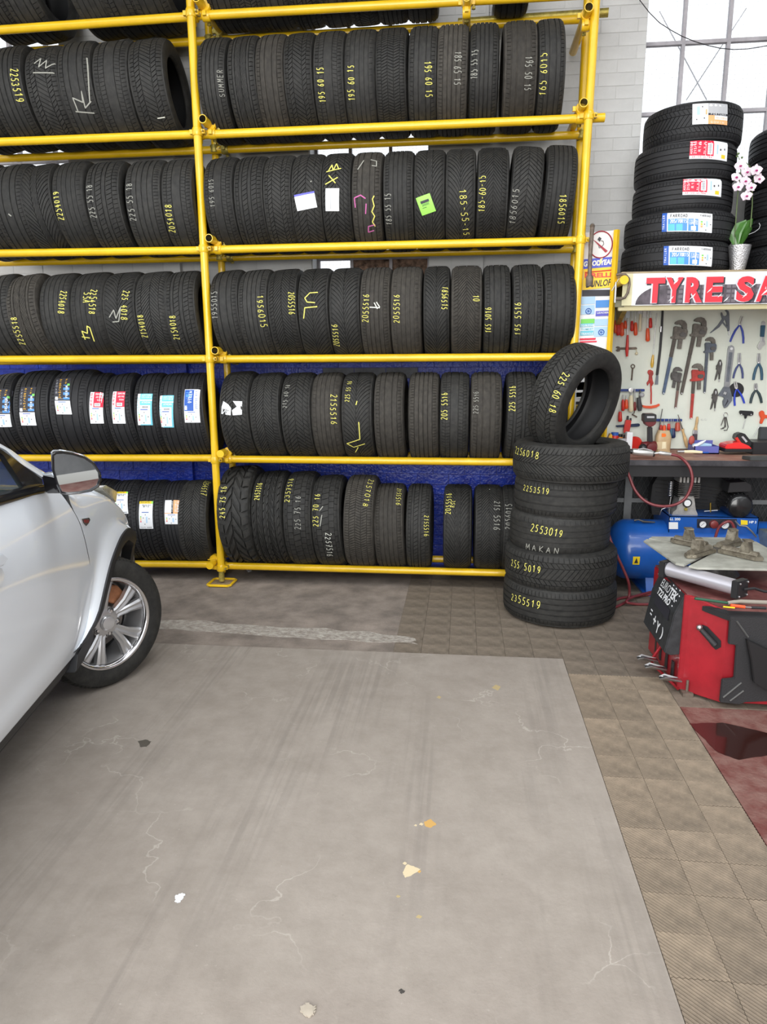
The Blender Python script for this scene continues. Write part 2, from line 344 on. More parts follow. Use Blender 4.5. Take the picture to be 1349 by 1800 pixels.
while z < ZT-.05:
    x = -3.2+(BL/2 if row % 2 else 0)
    while x < 4.3:
        a, c = x+MJ/2, x+BL-MJ/2
        segs = [(a, c)]
        for wx0, wx1, wz in WIN.values():
            if z+BH > wz+.001:
                ns = []
                for s0, s1 in segs:
                    if s1 <= wx0 or s0 >= wx1: ns.append((s0, s1)); continue
                    if s0 < wx0-.03: ns.append((s0, wx0))
                    if s1 > wx1+.03: ns.append((wx1, s1))
                segs = ns
        for s0, s1 in segs: bricks.append((s0, s1, z+MJ/2, min(z+BH, ZT)-MJ/2))
        x += BL
    z += BH; row += 1
def bvis(b):      # size in the photograph weighted by whether the place is open to view
    cx, cz = (b[0]+b[1])/2, (b[2]+b[3])/2; px, py = proj((cx, WY, cz))
    if not (-10 < px < 1360 and -10 < py < 1010): return 0
    open_ = (1.70 < cx < 2.75 and cz > 2.0) or any(lo < py < hi for lo, hi in ((640, 665), (812, 842), (450, 480), (255, 285), (50, 72)) if px < 1015)
    return (10 if open_ else 1)*(b[1]-b[0])
bricks.sort(key=bvis, reverse=True)
bm_cache = {}
def brick_mesh(w_, h_, d, mt):
    k = (round(w_, 3), round(h_, 3), mt.name)
    if k not in bm_cache:
        q = MB(); q.box((-w_/2, 0, -h_/2), (w_/2, .012, h_/2)); bm_cache[k] = q.mesh('brick', mt, (0, 0, 0), 0, .0016)
    return bm_cache[k]
def grey_zone(b): return 0.60 < (b[0]+b[1])/2 < 1.34 and 1.355 < (b[2]+b[3])/2 < 1.45
rest = MB()
for i, b in enumerate(bricks):
    mi = 2 if grey_zone(b) else (1 if b[3] < ZB else 0); pr = random.uniform(0, .0015)
    if i < 300:
        o = bpy.data.objects.new('brick', brick_mesh(b[1]-b[0], b[3]-b[2], 0, (WW, WB, GBLK)[mi]))
        o.location = ((b[0]+b[1])/2, WY-.003-pr, (b[2]+b[3])/2); link(o, wall)
    else: rest.box((b[0], WY-.003-pr, b[2]), (b[1], WY+.01, b[3]), mi)
o = struct('remaining_bricks', rest, [WW, WB, GBLK], wall); o['kind'] = 'stuff'
# a flat buttress strip left of the left window bay (dark joint seen between the tyres)
mb = MB(); mb.box((-.42, WY-.05, 0), (-.36, WY, ZB), 1); mb.box((-.42, WY-.05, ZB), (-.36, WY, ZT), 0); struct('trim_1', mb, [WW, WB])
# wall mounted pilaster right of window 2
mb = MB(); mb.box((1.715, WY-.03, ZB), (1.735, WY, ZT)); struct('trim_2', mb, WW)
# windows
FRAME = mat('window_frame_paint', (.42, .40, .43), .5, var=.2); GL = bpy.data.materials.new('wired_glass'); GL.use_nodes = True
n_, b_ = nodes(GL); n_.nodes.remove(b_); tr_ = n_.nodes.new('ShaderNodeBsdfTransparent'); tr_.inputs[0].default_value = (.95, .96, .97, 1); gs = n_.nodes.new('ShaderNodeBsdfGlossy'); gs.inputs['Roughness'].default_value = .15
tl = n_.nodes.new('ShaderNodeBsdfTranslucent'); tl.inputs[0].default_value = (.9, .9, .92, 1); m1 = n_.nodes.new('ShaderNodeMixShader'); m1.inputs[0].default_value = .08; m2 = n_.nodes.new('ShaderNodeMixShader'); m2.inputs[0].default_value = .06
n_.links.new(tr_.outputs[0], m1.inputs[1]); n_.links.new(tl.outputs[0], m1.inputs[2]); n_.links.new(m1.outputs[0], m2.inputs[1]); n_.links.new(gs.outputs[0], m2.inputs[2]); n_.links.new(m2.outputs[0], n_.nodes['Material Output'].inputs[0])
WIRE = mat('guard_wire', (.25, .25, .27), .5, .5)
BOARD = mat('burnt_board', (.03, .018, .012), .8, 0, 0, 22, .5, 40, col2=(.42, .26, .18))
cols = {1: [-2.2, -1.87, -1.60, -1.33], 2: [.817, 1.095], 3: [2.975, 3.252, 3.53]}
rowsz = {1: [2.89, 3.2, 3.55, 3.95], 2: [2.18, 2.6, 3.03, 3.44, 3.85], 3: [3.035, 3.445, 3.86]}
for k, (x0, x1, z0) in WIN.items():
    mb = MB(); fy = .72
    for x in [x0+.012]+cols[k]+[x1-.012]: mb.box((x-.011, fy, z0), (x+.011, fy+.035, ZT))
    for z in [z0+.012]+rowsz[k]: mb.box((x0, fy+.001, z-.011), (x1, fy+.034, z+.011))
    win = struct('window_%d' % k, mb, FRAME)
    mb = MB(); mb.box((x0-.02, WY-.02, z0-.035), (x1+.02, .72, z0)); struct('window_sill', mb, WW, win)
    mb = MB(); mb.box((x0, WY+.01, z0), (x0+.004, .85, ZT)); mb.box((x1-.004, WY+.01, z0), (x1, .85, ZT)); struct('window_reveal', mb, WW, win)
    cx = [x0]+cols[k]+[x1]; rz = [z0]+rowsz[k]+[ZT]
    for i in range(len(cx)-1):
        for j in range(len(rz)-1):
            boarded = k == 2 and j == 0 and i in (1, 2)
            q = MB(); q.box((cx[i]+.011, fy+.015, rz[j]+.011), (cx[i+1]-.011, fy+.019, rz[j+1]-.011)); o = struct('pane', q, BOARD if boarded else GL, win)
            if boarded: o['label'] = 'scorched brown boarded pane'
    q = MB(); s_ = .026; x = x0
    while x < x1: q.box((x, .80, z0), (x+.0010, .801, ZT)); x += s_
    z = z0
    while z < ZT: q.box((x0, .80, z), (x1, .801, z+.0010)); z += s_
    o = struct('wire_guard', q, WIRE, win); o['kind'] = 'stuff'
# thin brace wires outside window 3
for (a, b) in (((1148, 30), (1238, 172)), ((1207, 172), (1300, 20))):
    pass
# pegboard panel, right part of wall
PEG = mat('pale_green_board', (.74, .79, .70), .5, 0, .06, 3, .08, 30)
mb = MB(); mb.box((2.50, .50, .875), (4.4, .53, 1.92)); single('tool_board', mb, PEG, 'pale green white backing board on the wall carrying the hand tools', 'tool board', smooth=0)
# dark mesh cage behind the compressor
CAGE = mat('cage_back_sheet', (.045, .048, .052), .7, 0, .3, 8); CW = mat('cage_wire', (.16, .165, .17), .5, .4)
t = thing('mesh_cage', 'grey expanded metal cage with flat bars behind the air compressor', 'cage', (3.3, .5, 0))
mb = MB(); mb.box((2.35, .525, .02), (4.4, .54, .80)); part('back_sheet', mb, CAGE, t, 0)
mb = MB(); s_ = .045
for i in range(-20, 60):
    for sgn in (1, -1):
        a = V((2.35+i*s_*.8, .505, .03)); b = a+V((sgn*.62*.62, 0, .76))
        p, q = a, b; mb.tube([p, q], .0022, 4)
mb.v = [(min(4.4, max(2.35, x)), y, z) for x, y, z in mb.v]; o = part('wire_mesh', mb, CW, t, 0); o['kind'] = 'stuff'
for (a, c) in (((2.74, .475, .02), (2.79, .489, .80)), ((2.35, .49, .50), (4.4, .50, .53)), ((3.9, .475, .02), (3.94, .489, .80))):
    mb = MB().box(a, c); part('cage_bar', mb, GREY, t, 0)

# unseen partial roof, added to darken the rear wall and back rails
mb = MB(); mb.box((-6, -1.9, 4.78), (7, .85, 4.9)); struct('shade_roof', mb, mat('shade_roof_grey', (.22, .22, .22), .8))

DW = mat('dado_grey', (.26, .26, .27), .6, var=.2, vscale=2)
mb = MB().box((5.4, -8.5, 0), (5.6, .8, 2.3), 1); mb.box((5.4, -8.5, 4.3), (5.6, .8, 4.78), 0)
for y in (-8.5, -6.4, -4.3, -2.2, -.1): mb.box((5.4, y, 2.3), (5.6, y+.5, 4.3), 0)
struct('added_wall_right', mb, [mat('side_wall_paint', (.60, .60, .58), .7, var=.1, vscale=2), DW])  # unseen side wall, added to darken the right side and fill the car mirror
mb = MB().box((3.4, -8.9, 0), (5.6, -8.7, 4.9), 0); mb.box((-6, -8.9, 0), (-3.6, -8.7, 4.9), 0); struct('wall_front', mb, [DW])
# ================================================================ RACK
ZR = [3.43715, 2.80798, 2.14976, 1.48783, .84369, .11376]
TR = .02415
rack = thing('scaffold_rack', 'yellow scaffold tube rack of clamped posts and rails holding rows of tyres', 'rack', (0, 0, 0))
def P(x, y, Y): return at(x, y, Y)
def ptube(name, p0, p1, r=TR, hollow=True, mt=YEL, mat2=None):
    mb = MB()
    if hollow: mb.pipe(p0, p1, r, .004, 20, 0, 1); return part(name, mb, [mt, mat2 or DSTEEL], rack, 50)
    mb.tube([p0, p1], r, 20); return part(name, mb, mt, rack, 50)
LB = [((0, 52.8), (326, 30)), ((0, 249.6), (335, 236.6)), ((0, 445.3), (352, 440)), ((0, 631.5), (356, 630.3)), ((154, 805), (370, 805)), ((252, 991), (365, 992))]
RBY = [((359.7, 26.8), (720, 7)), ((376.6, 236), (1012, 209)), ((385, 438.6), (1010, 423)), ((396, 631), (982, 627.3)), ((405, 806.9), (899, 812.2)), ((402, 994.4), (884, 1007))]
def ext(a, b, x): t_ = (x-a.x)/(b.x-a.x); return a.lerp(b, t_)
RX = 2.285
for k in range(6):
    a, b = P(*LB[k][0], 0), P(*LB[k][1], 0); a.y = b.y = 0
    ptube('rail', ext(a, b, -2.6), ext(a, b, -.01))
    c, d = P(*RBY[k][0], 0), P(*RBY[k][1], 0)
    ptube('rail', ext(c, d, .012), ext(c, d, RX+.10 if k in (0, 1) else RX+.02))
    z = ZR[k]
    ptube('rail', V((-2.6, .30, z-.01)), V((RX+.06, .30, z)))
# posts
p = [P(334.6, 0, -.05), P(390, 1015, -.05)]
top1 = p[0]+(p[0]-p[1]).normalized()*.25; ptube('post', top1, V((p[1].x, -.05, .13)))
ptube('post', V((p[1].x, -.05, .02)), V((p[1].x, -.05, .14)), .019, mt=YELG)
back_top = P(383, 280, .35); ptube('post', V((back_top.x-.02, .35, 4.3)), V((back_top.x, .35, .02)))
q = [P(1048, 0, -.05), P(1004, 700, -.05)]
qt = q[0]+(q[0]-q[1]).normalized()*.3; qb = q[1]+(q[1]-q[0]).normalized()*1.3; qb = q[0].lerp(q[1], (q[0].z-.02)/(q[0].z-q[1].z)); ptube('post', qt, qb)
b0, b1 = P(1032, 30, .35), P(1018, 300, .35); bt = b0+(b0-b1).normalized()*.5; bb = b0.lerp(b1, (b0.z-.02)/(b0.z-b1.z)); ptube('post', bt, bb)
ptube('post', V((-2.5, -.05, .02)), V((-2.5, -.05, 4.2))); ptube('post', V((-2.5, .35, .02)), V((-2.5, .35, 4.2)))
# transoms with open ends
PX = lambda z: top1.lerp(V((p[1].x, -.05, .13)), (top1.z-z)/(top1.z-.13)).x
for k in range(6):
    z = ZR[k]+.050 if k < 4 else ZR[k]+.048
    x = PX(z)+(.058 if k < 5 else -.055)
    e = -.115 if k < 5 else -.12
    if k == 5: z = ZR[5]+.03
    capped = k in (4, 5)
    mb = MB()
    if capped: mb.tube([V((x, e, z)), V((x+.0, .42, z))], TR, 20); part('transom', mb, YEL, rack, 50)
    else: ptube('transom', V((x, e, z)), V((x, .42, z)))
ra = P(1027, 180, -.12); ptube('transom', ra, V((ra.x, .45, ra.z)))
rb = P(1036, 12, -.12); ptube('transom', rb, V((rb.x, .45, rb.z)))
rc = P(821, -6, -.10); ptube('transom', rc, V((rc.x, .42, rc.z-.02)))
# second rail doubling the top back rail at the right
a, b = P(806, 40, .39), P(1070, 22, .30); mb = MB().tube([a, b], TR, 20); part('rail', mb, YELG, rack, 50)
a = P(870, 40, .5); mb = MB().box((a.x-.02, .44, a.z-.06), (a.x+.02, .52, a.z+.07)); part('wall_bracket', mb, DSTEEL, rack, 0, .004)

def clamp(c, ax1, ax2, mt=YEL):           # double coupler: two collars at right angles + bolts with nuts
    mb = MB(); c = V(c); A = V(ax1); B = V(ax2); off = A.cross(B).normalized()*TR
    for ax, s_ in ((A, -1), (B, 1)):
        o = c+off*s_; mb.tube([o-ax*.022, o-ax*.014, o+ax*.014, o+ax*.022], [TR+.004, TR+.007, TR+.007, TR+.004], 16, 0)
        side = (B if ax is A else A)
        for e_ in (-1, 1):
            f = o+side*e_*(TR+.012); mb.box((f.x-.010, f.y-.010, f.z-.012), (f.x+.010, f.y+.010, f.z+.012), 0)
        f = o+side*(TR+.014); d_ = off.normalized()
        mb.tube([f-d_*.035, f+d_*.035], .006, 8, 1); mb.tube([f+d_*.022, f+d_*.033], .012, 6, 1)
    return part('clamp', mb, [mt, YELG], rack, 40)
X_, Y_, Z_ = V((1, 0, 0)), V((0, 1, 0)), V((0, 0, 1))
for k in range(6):
    z = ZR[k]; x = PX(z)
    clamp((x, -.025, z), Z_, X_)
    clamp((x+(.075 if k < 5 else -.06), -.0, z+.025), Y_, X_)
    clamp((back_top.x, .325, z), Z_, X_, YELG)
    clamp((back_top.x+.07, .30, z+.02), Y_, X_, YELG)
for k in range(5):
    z = ZR[k]; f = q[0].lerp(q[1], (q[0].z-z)/(q[0].z-q[1].z)); clamp((f.x, -.025, z), Z_, X_)
    g = b0.lerp(b1, (b0.z-z)/(b0.z-b1.z)); clamp((g.x, .325, z), Z_, X_, YELG)
clamp((ra.x, -.02, ra.z-.025), Y_, X_); clamp((rb.x, -.02, rb.z-.025), Y_, X_); clamp((rc.x, -.02, rc.z-.02), Y_, X_); clamp((rc.x, .29, rc.z-.04), Y_, X_, YELG)
# base plate: pressed plate with raised rim
mb = MB(); s_ = .078; c = V((p[1].x, -.05, 0)); mb.box((c.x-s_, c.y-s_, .001), (c.x+s_, c.y+s_, .006), 1)
mb.tube([V((c.x+dx*s_, c.y+dy*s_, .010)) for dx, dy in ((-.8, -1), (.8, -1), (1, -.8), (1, .8), (.8, 1), (-.8, 1), (-1, .8), (-1, -.8))], .009, 8, 0, closed=True)
part('base_plate', mb, [YEL, mat('rusty_plate', (.30, .22, .13), .7, var=.3, vscale=40)], rack, 40)
for cc in (V((back_top.x, .35, 0)), V((qb.x, -.05, 0)), V((-2.5, -.05, 0)), V((-2.5, .35, 0)), V((bb.x, .35, 0))):
    mb = MB().box((cc.x-.07, cc.y-.07, .0), (cc.x+.07, cc.y+.07, .02)); part('base_plate', mb, YEL, rack, 0, .004)

# ================================================================ TYRES
def crown(x): ax = abs(x); return 1-.010*(ax/.4)**2-max(0, ax-.355)*.30-max(0, ax-.42)*.7
_tm = {}
LINER_SHADE = mat('inner_liner_shade', (.006, .006, .007), .55)  # near-black inner faces: the shade inside the tyres put into the colour
PAT = {}
def rib(a, b): return ('r', a, b)
def blk(a, b, P_, gap, sh=lambda x: 0, ph=0, nx=2): return ('b', a, b, P_, gap, sh, ph, nx)
def sh_pair(P_, gap, nx=2, k=1.2): return [blk(-.465, -.30, P_, gap, lambda x: k*abs(x), 0, nx), blk(.30, .465, P_, gap, lambda x: k*abs(x), .4, nx)]
PAT['touring'] = [rib(-.272, -.135), rib(-.105, .105), rib(.135, .272)]+sh_pair(76, .16)
PAT['fourrib'] = [rib(-.275, -.155), rib(-.13, -.015), rib(.015, .13), rib(.155, .275)]+sh_pair(90, .2)
PAT['asym'] = [rib(-.27, -.19), blk(-.165, -.02, 64, .14, lambda x: 4*x), rib(.01, .10), blk(.13, .275, 64, .16, lambda x: 3*x)]+sh_pair(70, .18)
PAT['eco'] = [blk(-.275, -.15, 84, .12, lambda x: 2*x), rib(-.125, .125), blk(.15, .275, 84, .12, lambda x: -2*x)]+sh_pair(84, .22, 2, 2)
chv = lambda k: (lambda x: -k*abs(x))
PAT['chevron'] = [blk(-.465, -.255, 62, .26, chv(7), 0, 3), blk(-.24, -.008, 62, .24, chv(7), 0, 3), blk(.008, .24, 62, .24, chv(7), .0, 3), blk(.255, .465, 62, .26, chv(7), .0, 3)]
PAT['finechevron'] = [blk(-.465, -.27, 80, .25, chv(5), 0, 2), blk(-.255, -.008, 80, .26, chv(12), 0, 4), blk(.008, .255, 80, .26, chv(12), 0, 4), blk(.27, .465, 80, .25, chv(5), 0, 2)]
cur = lambda k: (lambda x: k*(abs(x)**.55))
PAT['curve'] = [blk(-.465, -.012, 60, .24, cur(7), 0, 7), blk(.012, .465, 60, .24, cur(7), .0, 7)]
PAT['sweep'] = [blk(-.465, -.10, 56, .26, cur(9), 0, 5), blk(-.085, .085, 56, .14, lambda x: 2.2*sin(x*18), 0, 5), blk(.10, .465, 56, .26, cur(9), 0, 5)]
PAT['winter'] = [blk(-.465, -.30, 70, .2, lambda x: .8*x), blk(-.285, -.16, 70, .22, lambda x: 6*x), blk(-.14, .14, 70, .22, lambda x: -6*x, 0, 4), blk(.16, .285, 70, .22, lambda x: 6*x), blk(.30, .465, 70, .2, lambda x: .8*x)]
PAT['siped'] = [blk(-.465, -.29, 110, .2), blk(-.27, -.10, 110, .25, lambda x: 5*x), blk(-.08, .08, 110, .25, lambda x: -5*x), blk(.10, .27, 110, .25, lambda x: 5*x), blk(.29, .465, 110, .2)]
PAT['uniflow'] = [rib(-.27, -.20), blk(-.18, -.01, 48, .22, chv(22), 0, 5), blk(.01, .18, 48, .22, chv(22), 0, 5), rib(.20, .27)]+sh_pair(72, .2)
PAT['rayed'] = [blk(-.465, -.25, 46, .16, lambda x: 9*(abs(x)**1.5)*1.0, 0, 4), rib(-.23, -.15), rib(-.13, -.05)]+[blk(-.03, .465, 46, .14, lambda x: -11*(max(0, x+.03)**.8), 0, 8)]
PAT['van'] = [blk(-.465, -.31, 46, .12), blk(-.295, -.13, 46, .10, lambda x: 0, .5), blk(-.115, .115, 46, .10, lambda x: 1.2*x, .2), blk(.13, .295, 46, .10, lambda x: 0, .7), blk(.31, .465, 46, .12, lambda x: 0, .3)]
PAT['at'] = [blk(-.475, -.29, 38, .24, lambda x: 1.5*sin(x*20), 0, 3), blk(-.26, -.10, 38, .26, lambda x: 3.2*sin(x*22), .5, 4), blk(-.075, .075, 38, .26, lambda x: 2.2*sin(x*26), 0, 4), blk(.10, .26, 38, .26, lambda x: 3.2*sin(x*22), .5, 4), blk(.29, .475, 38, .24, lambda x: 1.5*sin(x*20), 0, 3)]
PAT['mud'] = [blk(-.50, -.28, 24, .40, lambda x: .9*abs(x), 0, 3), blk(-.24, -.02, 24, .42, lambda x: 5*x, .35, 4), blk(.02, .24, 24, .42, lambda x: -5*x, .0, 4), blk(.28, .50, 24, .40, lambda x: .9*abs(x), .5, 3)]
PAT['slick'] = [rib(-.27, -.15), rib(-.138, -.006), rib(.006, .138), rib(.15, .27)]+sh_pair(60, .08)
DEPTH = {'mud': .045, 'at': .032, 'slick': .010, 'fourrib': .018, 'touring': .018, 'eco': .016}
def tyre_mesh(pat, rr):
    key = (pat, rr)
    if key in _tm: return _tm[key]
    h = 1-rr; d = DEPTH.get(pat, .022); N = 96
    prof = [(x, crown(x)-d-.002) for x in (0, .12, .24, .34, .40)]+[(.452, .950), (.478, .915), (.497, rr+.58*h), (.5, rr+.45*h), (.488, rr+.26*h), (.455, rr+.10*h), (.448, rr+.075*h), (.43, rr+.06*h), (.415, rr+.02*h), (.40, rr), (.365, rr-.004), (.34, rr+.012),
            (.36, rr+.08*h), (.43, rr+.35*h), (.445, rr+.55*h), (.42, .905), (.34, .94), (0, .95)]
    full = [(-x, r) for x, r in reversed(prof[:16])]+prof[1:16+1]+prof[17:]+[(-x, r) for x, r in reversed(prof[16:-1])]
    rows = []
    for j in range(N):
        a = 2*pi*j/N; rows.append([(x, -cos(a)*r, sin(a)*r) for x, r in full+[full[0]]])
    cm = MB().grid(rows, 0, True); nf = len(full)
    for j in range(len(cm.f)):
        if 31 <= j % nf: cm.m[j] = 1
    cas = cm.mesh('casing', [RB_USED, LINER_SHADE], (0, 0, 0), 40)
    mb = MB()
    def pt(x, r, a): return (x, -cos(a)*r, sin(a)*r)
    for b in PAT[pat]:
        if b[0] == 'r':
            _, x0, x1 = b; rws = []
            for j in range(N):
                a = 2*pi*j/N; rws.append([pt(x0, crown(x0)-d-.004, a), pt(x0+.006, crown(x0), a), pt((x0+x1)/2, crown((x0+x1)/2), a), pt(x1-.006, crown(x1), a), pt(x1, crown(x1)-d-.004, a)])
            mb.grid(rws, 0, True)
        else:
            _, x0, x1, P_, gap, sh, ph, nx = b; st = 2*pi/P_; na = 2 if P_ < 40 else 1
            if pat in ('sweep', 'curve', 'siped') and nx < 3: nx = 3
            for k in range(P_):
                tops = []; 
                for j in range(nx+1):
                    x = x0+(x1-x0)*j/nx; s0 = (k+ph+sh(x))*st; s1 = s0+(1-gap)*st
                    base = min(crown(x)-d-.004, 9); tp = crown(x)
                    if pat == 'mud' and abs(x) > .45: base -= .03
                    tops.append([(x, base, s0), *[(x, tp, s0+(s1-s0)*i/na) for i in range(na+1)], (x, base, s1)])
                mb.grid([[pt(*q_) for q_ in c_] for c_ in tops], 0)
                for c_ in (tops[0], tops[-1]):
                    mb.add([pt(*q_) for q_ in c_], [tuple(range(len(c_)))], 0)
    tr = bpy.data.meshes.new('tread'); tr.from_pydata(mb.v, [], mb.f); tr.materials.append(RB_USED)
    bm = bmesh.new(); bm.from_mesh(tr); bmesh.ops.remove_doubles(bm, verts=bm.verts, dist=1e-5); bmesh.ops.recalc_face_normals(bm, faces=bm.faces); bm.to_mesh(tr); bm.free()
    tr.polygons.foreach_set('use_smooth', [True]*len(tr.polygons)); tr.set_sharp_from_angle(angle=rad(35))
    _tm[key] = (cas, tr); return _tm[key]
RUB = {'u': RB_USED, 'n': RB_NEW, 'd': RB_DUST}
class Tyre:
    def __init__(s, center, R, W, pat, label, group, rr=.66, lean=0, yaw=0, M=None, rub='u', name='tyre'):
        cas, tr = tyre_mesh(pat, rr); s.R, s.W = R, W
        rot = M or (Matrix.Rotation(yaw, 3, 'Z') @ Matrix.Rotation(lean, 3, 'Y'))
        s.root = thing(name, label, 'tyre', center, group); s.root.rotation_mode = 'XYZ'
        s.root.rotation_euler = rot.to_euler('XYZ'); s.root.scale = (W, R, R)
        s.rot = rot; s.c = V(center); spin = random.uniform(0, 2*pi)
        for nm, me in (('casing', cas), ('tread', tr)):
            o = bpy.data.objects.new(nm, me); o.rotation_euler = (spin, 0, 0); link(o, s.root)
            if rub != 'u':
                o.material_slots[0].link = 'OBJECT'; o.material_slots[0].material = RUB[rub]
    def pick(s, x, y):
        inv = s.rot.transposed(); d = inv @ ray(x, y); o = inv @ (CAM-s.c)
        o = V((o.x/s.W, o.y/s.R, o.z/s.R)); d = V((d.x/s.W, d.y/s.R, d.z/s.R))
        a = d.y**2+d.z**2; b = 2*(o.y*d.y+o.z*d.z); c = o.y**2+o.z**2-1; D = b*b-4*a*c
        t = (-b-math.sqrt(D))/(2*a) if D > 0 else -b/(2*a); h = o+d*t
        return h.x, math.atan2(h.z, -h.y)
    def pt(s, x, a, r=1.003): return (x, -cos(a)*r*(crown(min(.5, abs(x)))), sin(a)*r*crown(min(.5, abs(x))))
    def child(s, name, mb, mats, parent=None, label=None):
        me = bpy.data.meshes.new(name); me.from_pydata([tuple(q_) for q_ in mb.v], [], mb.f)
        for mm in mats: me.materials.append(mm)
        me.polygons.foreach_set('material_index', mb.m); o = bpy.data.objects.new(name, me); link(o, parent or s.root)
        if label: o['label'] = label
        return o
    def text(s, txt, x0, y0, x1, y1, mt=None, hpx=9, name='crayon_marking'):
        (u0, a0), (u1, a1) = s.pick(x0, y0), s.pick(x1, y1); mb = MB(); u0, u1 = max(-.33, min(.33, u0)), max(-.33, min(.33, u1))
        L = math.hypot((u1-u0)*s.W, (a1-a0)*s.R); dx, da = (u1-u0)*s.W/L, (a1-a0)*s.R/L
        px = (CAM-s.c).length/FPX; H = hpx*px*1.05
        sd = 1 if s.flip() else -1
        n = len(txt); cw = L/n
        for i, ch in enumerate(txt):
            jx, jy, js = random.uniform(-.04, .04)*cw, random.uniform(-.06, .06)*H, random.uniform(.9, 1.1)
            for st in GLY.get(ch, ()):
                P2 = []
                for gx, gy in st: P2.append(((i+.16+gx*.64*js)*cw+jx+gy*.08*cw, (gy*js-.5)*H+jy))
                ribbon(mb, P2, H*.046, lambda t_, g_: s.pt(u0+(t_*dx-sd*g_*da)/s.W, a0+(t_*da+sd*g_*dx)/s.R, 1.0045))
        s.child(name, mb, [mt or YCR])
    def flip(s): return True
    def scrib(s, strokes, mt, wpx=1.6, name='crayon_marking'):
        mb = MB(); px = (CAM-s.c).length/FPX
        for st in strokes:
            P2 = []
            for i in range(len(st)-1):
                for k in range(6 if i < len(st)-2 else 7):
                    f = k/6; P2.append((st[i][0]+(st[i+1][0]-st[i][0])*f, st[i][1]+(st[i+1][1]-st[i][1])*f))
            Q = []
            for q_ in P2:
                u, a = s.pick(*q_); Q.append((u*s.W, a*s.R))
            ribbon(mb, Q, wpx*px*.5, lambda t_, g_: s.pt(t_/s.W, g_/s.R, 1.0045))
        o_ = s.child(name, mb, [mt])
        if len(strokes) > 1: o_['kind'] = 'stuff'
    def sticker(s, cx, yt, yb, w, kind, tilt=0):
        cy = (yt+yb)/2; ct, sn = cos(tilt), sin(tilt)
        def pk(dx, dy):
            u, a = s.pick(cx+dx*ct+dy*sn, cy-dx*sn+dy*ct); return V((u*s.W, a*s.R))
        EU = pk(w/2, 0)-pk(-w/2, 0); EV = pk(0, (yt-yb)/2)-pk(0, (yb-yt)/2); C0 = (pk(w/2, 0)+pk(-w/2, 0)+pk(0, (yt-yb)/2)+pk(0, (yb-yt)/2))/4
        W_, H_ = EU.length, EV.length
        def f(u, v, r):      # u,v in 0..1 on the label
            q_ = C0+EU*(u-.5)+EV*(v-.5); return s.pt(q_.x/s.W, q_.y/s.R, r)
        def rect(mb, u0, v0, u1, v1, r, mi):
            n = max(2, int(8*(v1-v0))); k = max(3, int(8*(u1-u0))); mb.grid([[f(u0+(u1-u0)*i/k, v0+(v1-v0)*j/n, r) for i in range(k+1)] for j in range(n+1)], mi)
        spec = LAB[kind]; b = MB()
        if spec.get('torn'):
            for poly in spec['torn']: b.add([f(u, v, 1.007) for u, v in poly], [tuple(range(len(poly)))])
        else: rect(b, 0, 0, 1, 1, 1.007, 0)
        st = s.child('label_sticker', b, [spec['base']], label=spec['name']); q_ = MB(); mats = []
        def mi_(m_):
            if m_ not in mats: mats.append(m_)
            return mats.index(m_)
        for (u0, v0, u1, v1, m_) in spec.get('rects', []): rect(q_, u0, v0, u1, v1, 1.0085, mi_(m_))
        for (txt, u0, v0, u1, v1, hh, m_) in spec.get('words', []):
            n = len(txt); ddx, ddy = (u1-u0)*W_, (v1-v0)*H_; L = math.hypot(ddx, ddy); ex, ey = ddx/L, ddy/L
            for i, ch in enumerate(txt):
                for sk in GLY.get(ch, ()):
                    P2 = [((i+.1+gx*.75)*L/n, gy*hh) for gx, gy in sk]
                    ribbon(q_, P2, hh*.085, lambda t_, g_: f(u0+(t_*ex-g_*ey)/W_, v0+(t_*ey+g_*ex)/H_, 1.010), mi_(m_))
        if q_.v: s.child('label_print', q_, mats, st)['kind'] = 'stuff'
def ribbon(mb, P2, hw, fn, mi=0):
    if len(P2) < 2: return
    Q_ = [P2[0]]
    for p_, q_ in zip(P2, P2[1:]):
        n_ = max(1, min(8, int(math.hypot(q_[0]-p_[0], q_[1]-p_[1])/.004)))
        Q_ += [(p_[0]+(q_[0]-p_[0])*k/n_, p_[1]+(q_[1]-p_[1])*k/n_) for k in range(1, n_+1)]
    P2 = Q_
    L, R = [], []
    for i, p_ in enumerate(P2):
        a, b = P2[max(0, i-1)], P2[min(len(P2)-1, i+1)]; dx, dy = b[0]-a[0], b[1]-a[1]; l = math.hypot(dx, dy) or 1e-6
        nx, ny = -dy/l*hw, dx/l*hw; L.append(fn(p_[0]+nx, p_[1]+ny)); R.append(fn(p_[0]-nx, p_[1]-ny))
    mb.grid([[a_, b_] for a_, b_ in zip(L, R)], mi)
def arc(cx, cy, rx, ry, a0, a1, n=8): return [(cx+rx*cos(rad(a0+(a1-a0)*i/n)), cy+ry*sin(rad(a0+(a1-a0)*i/n))) for i in range(n+1)]
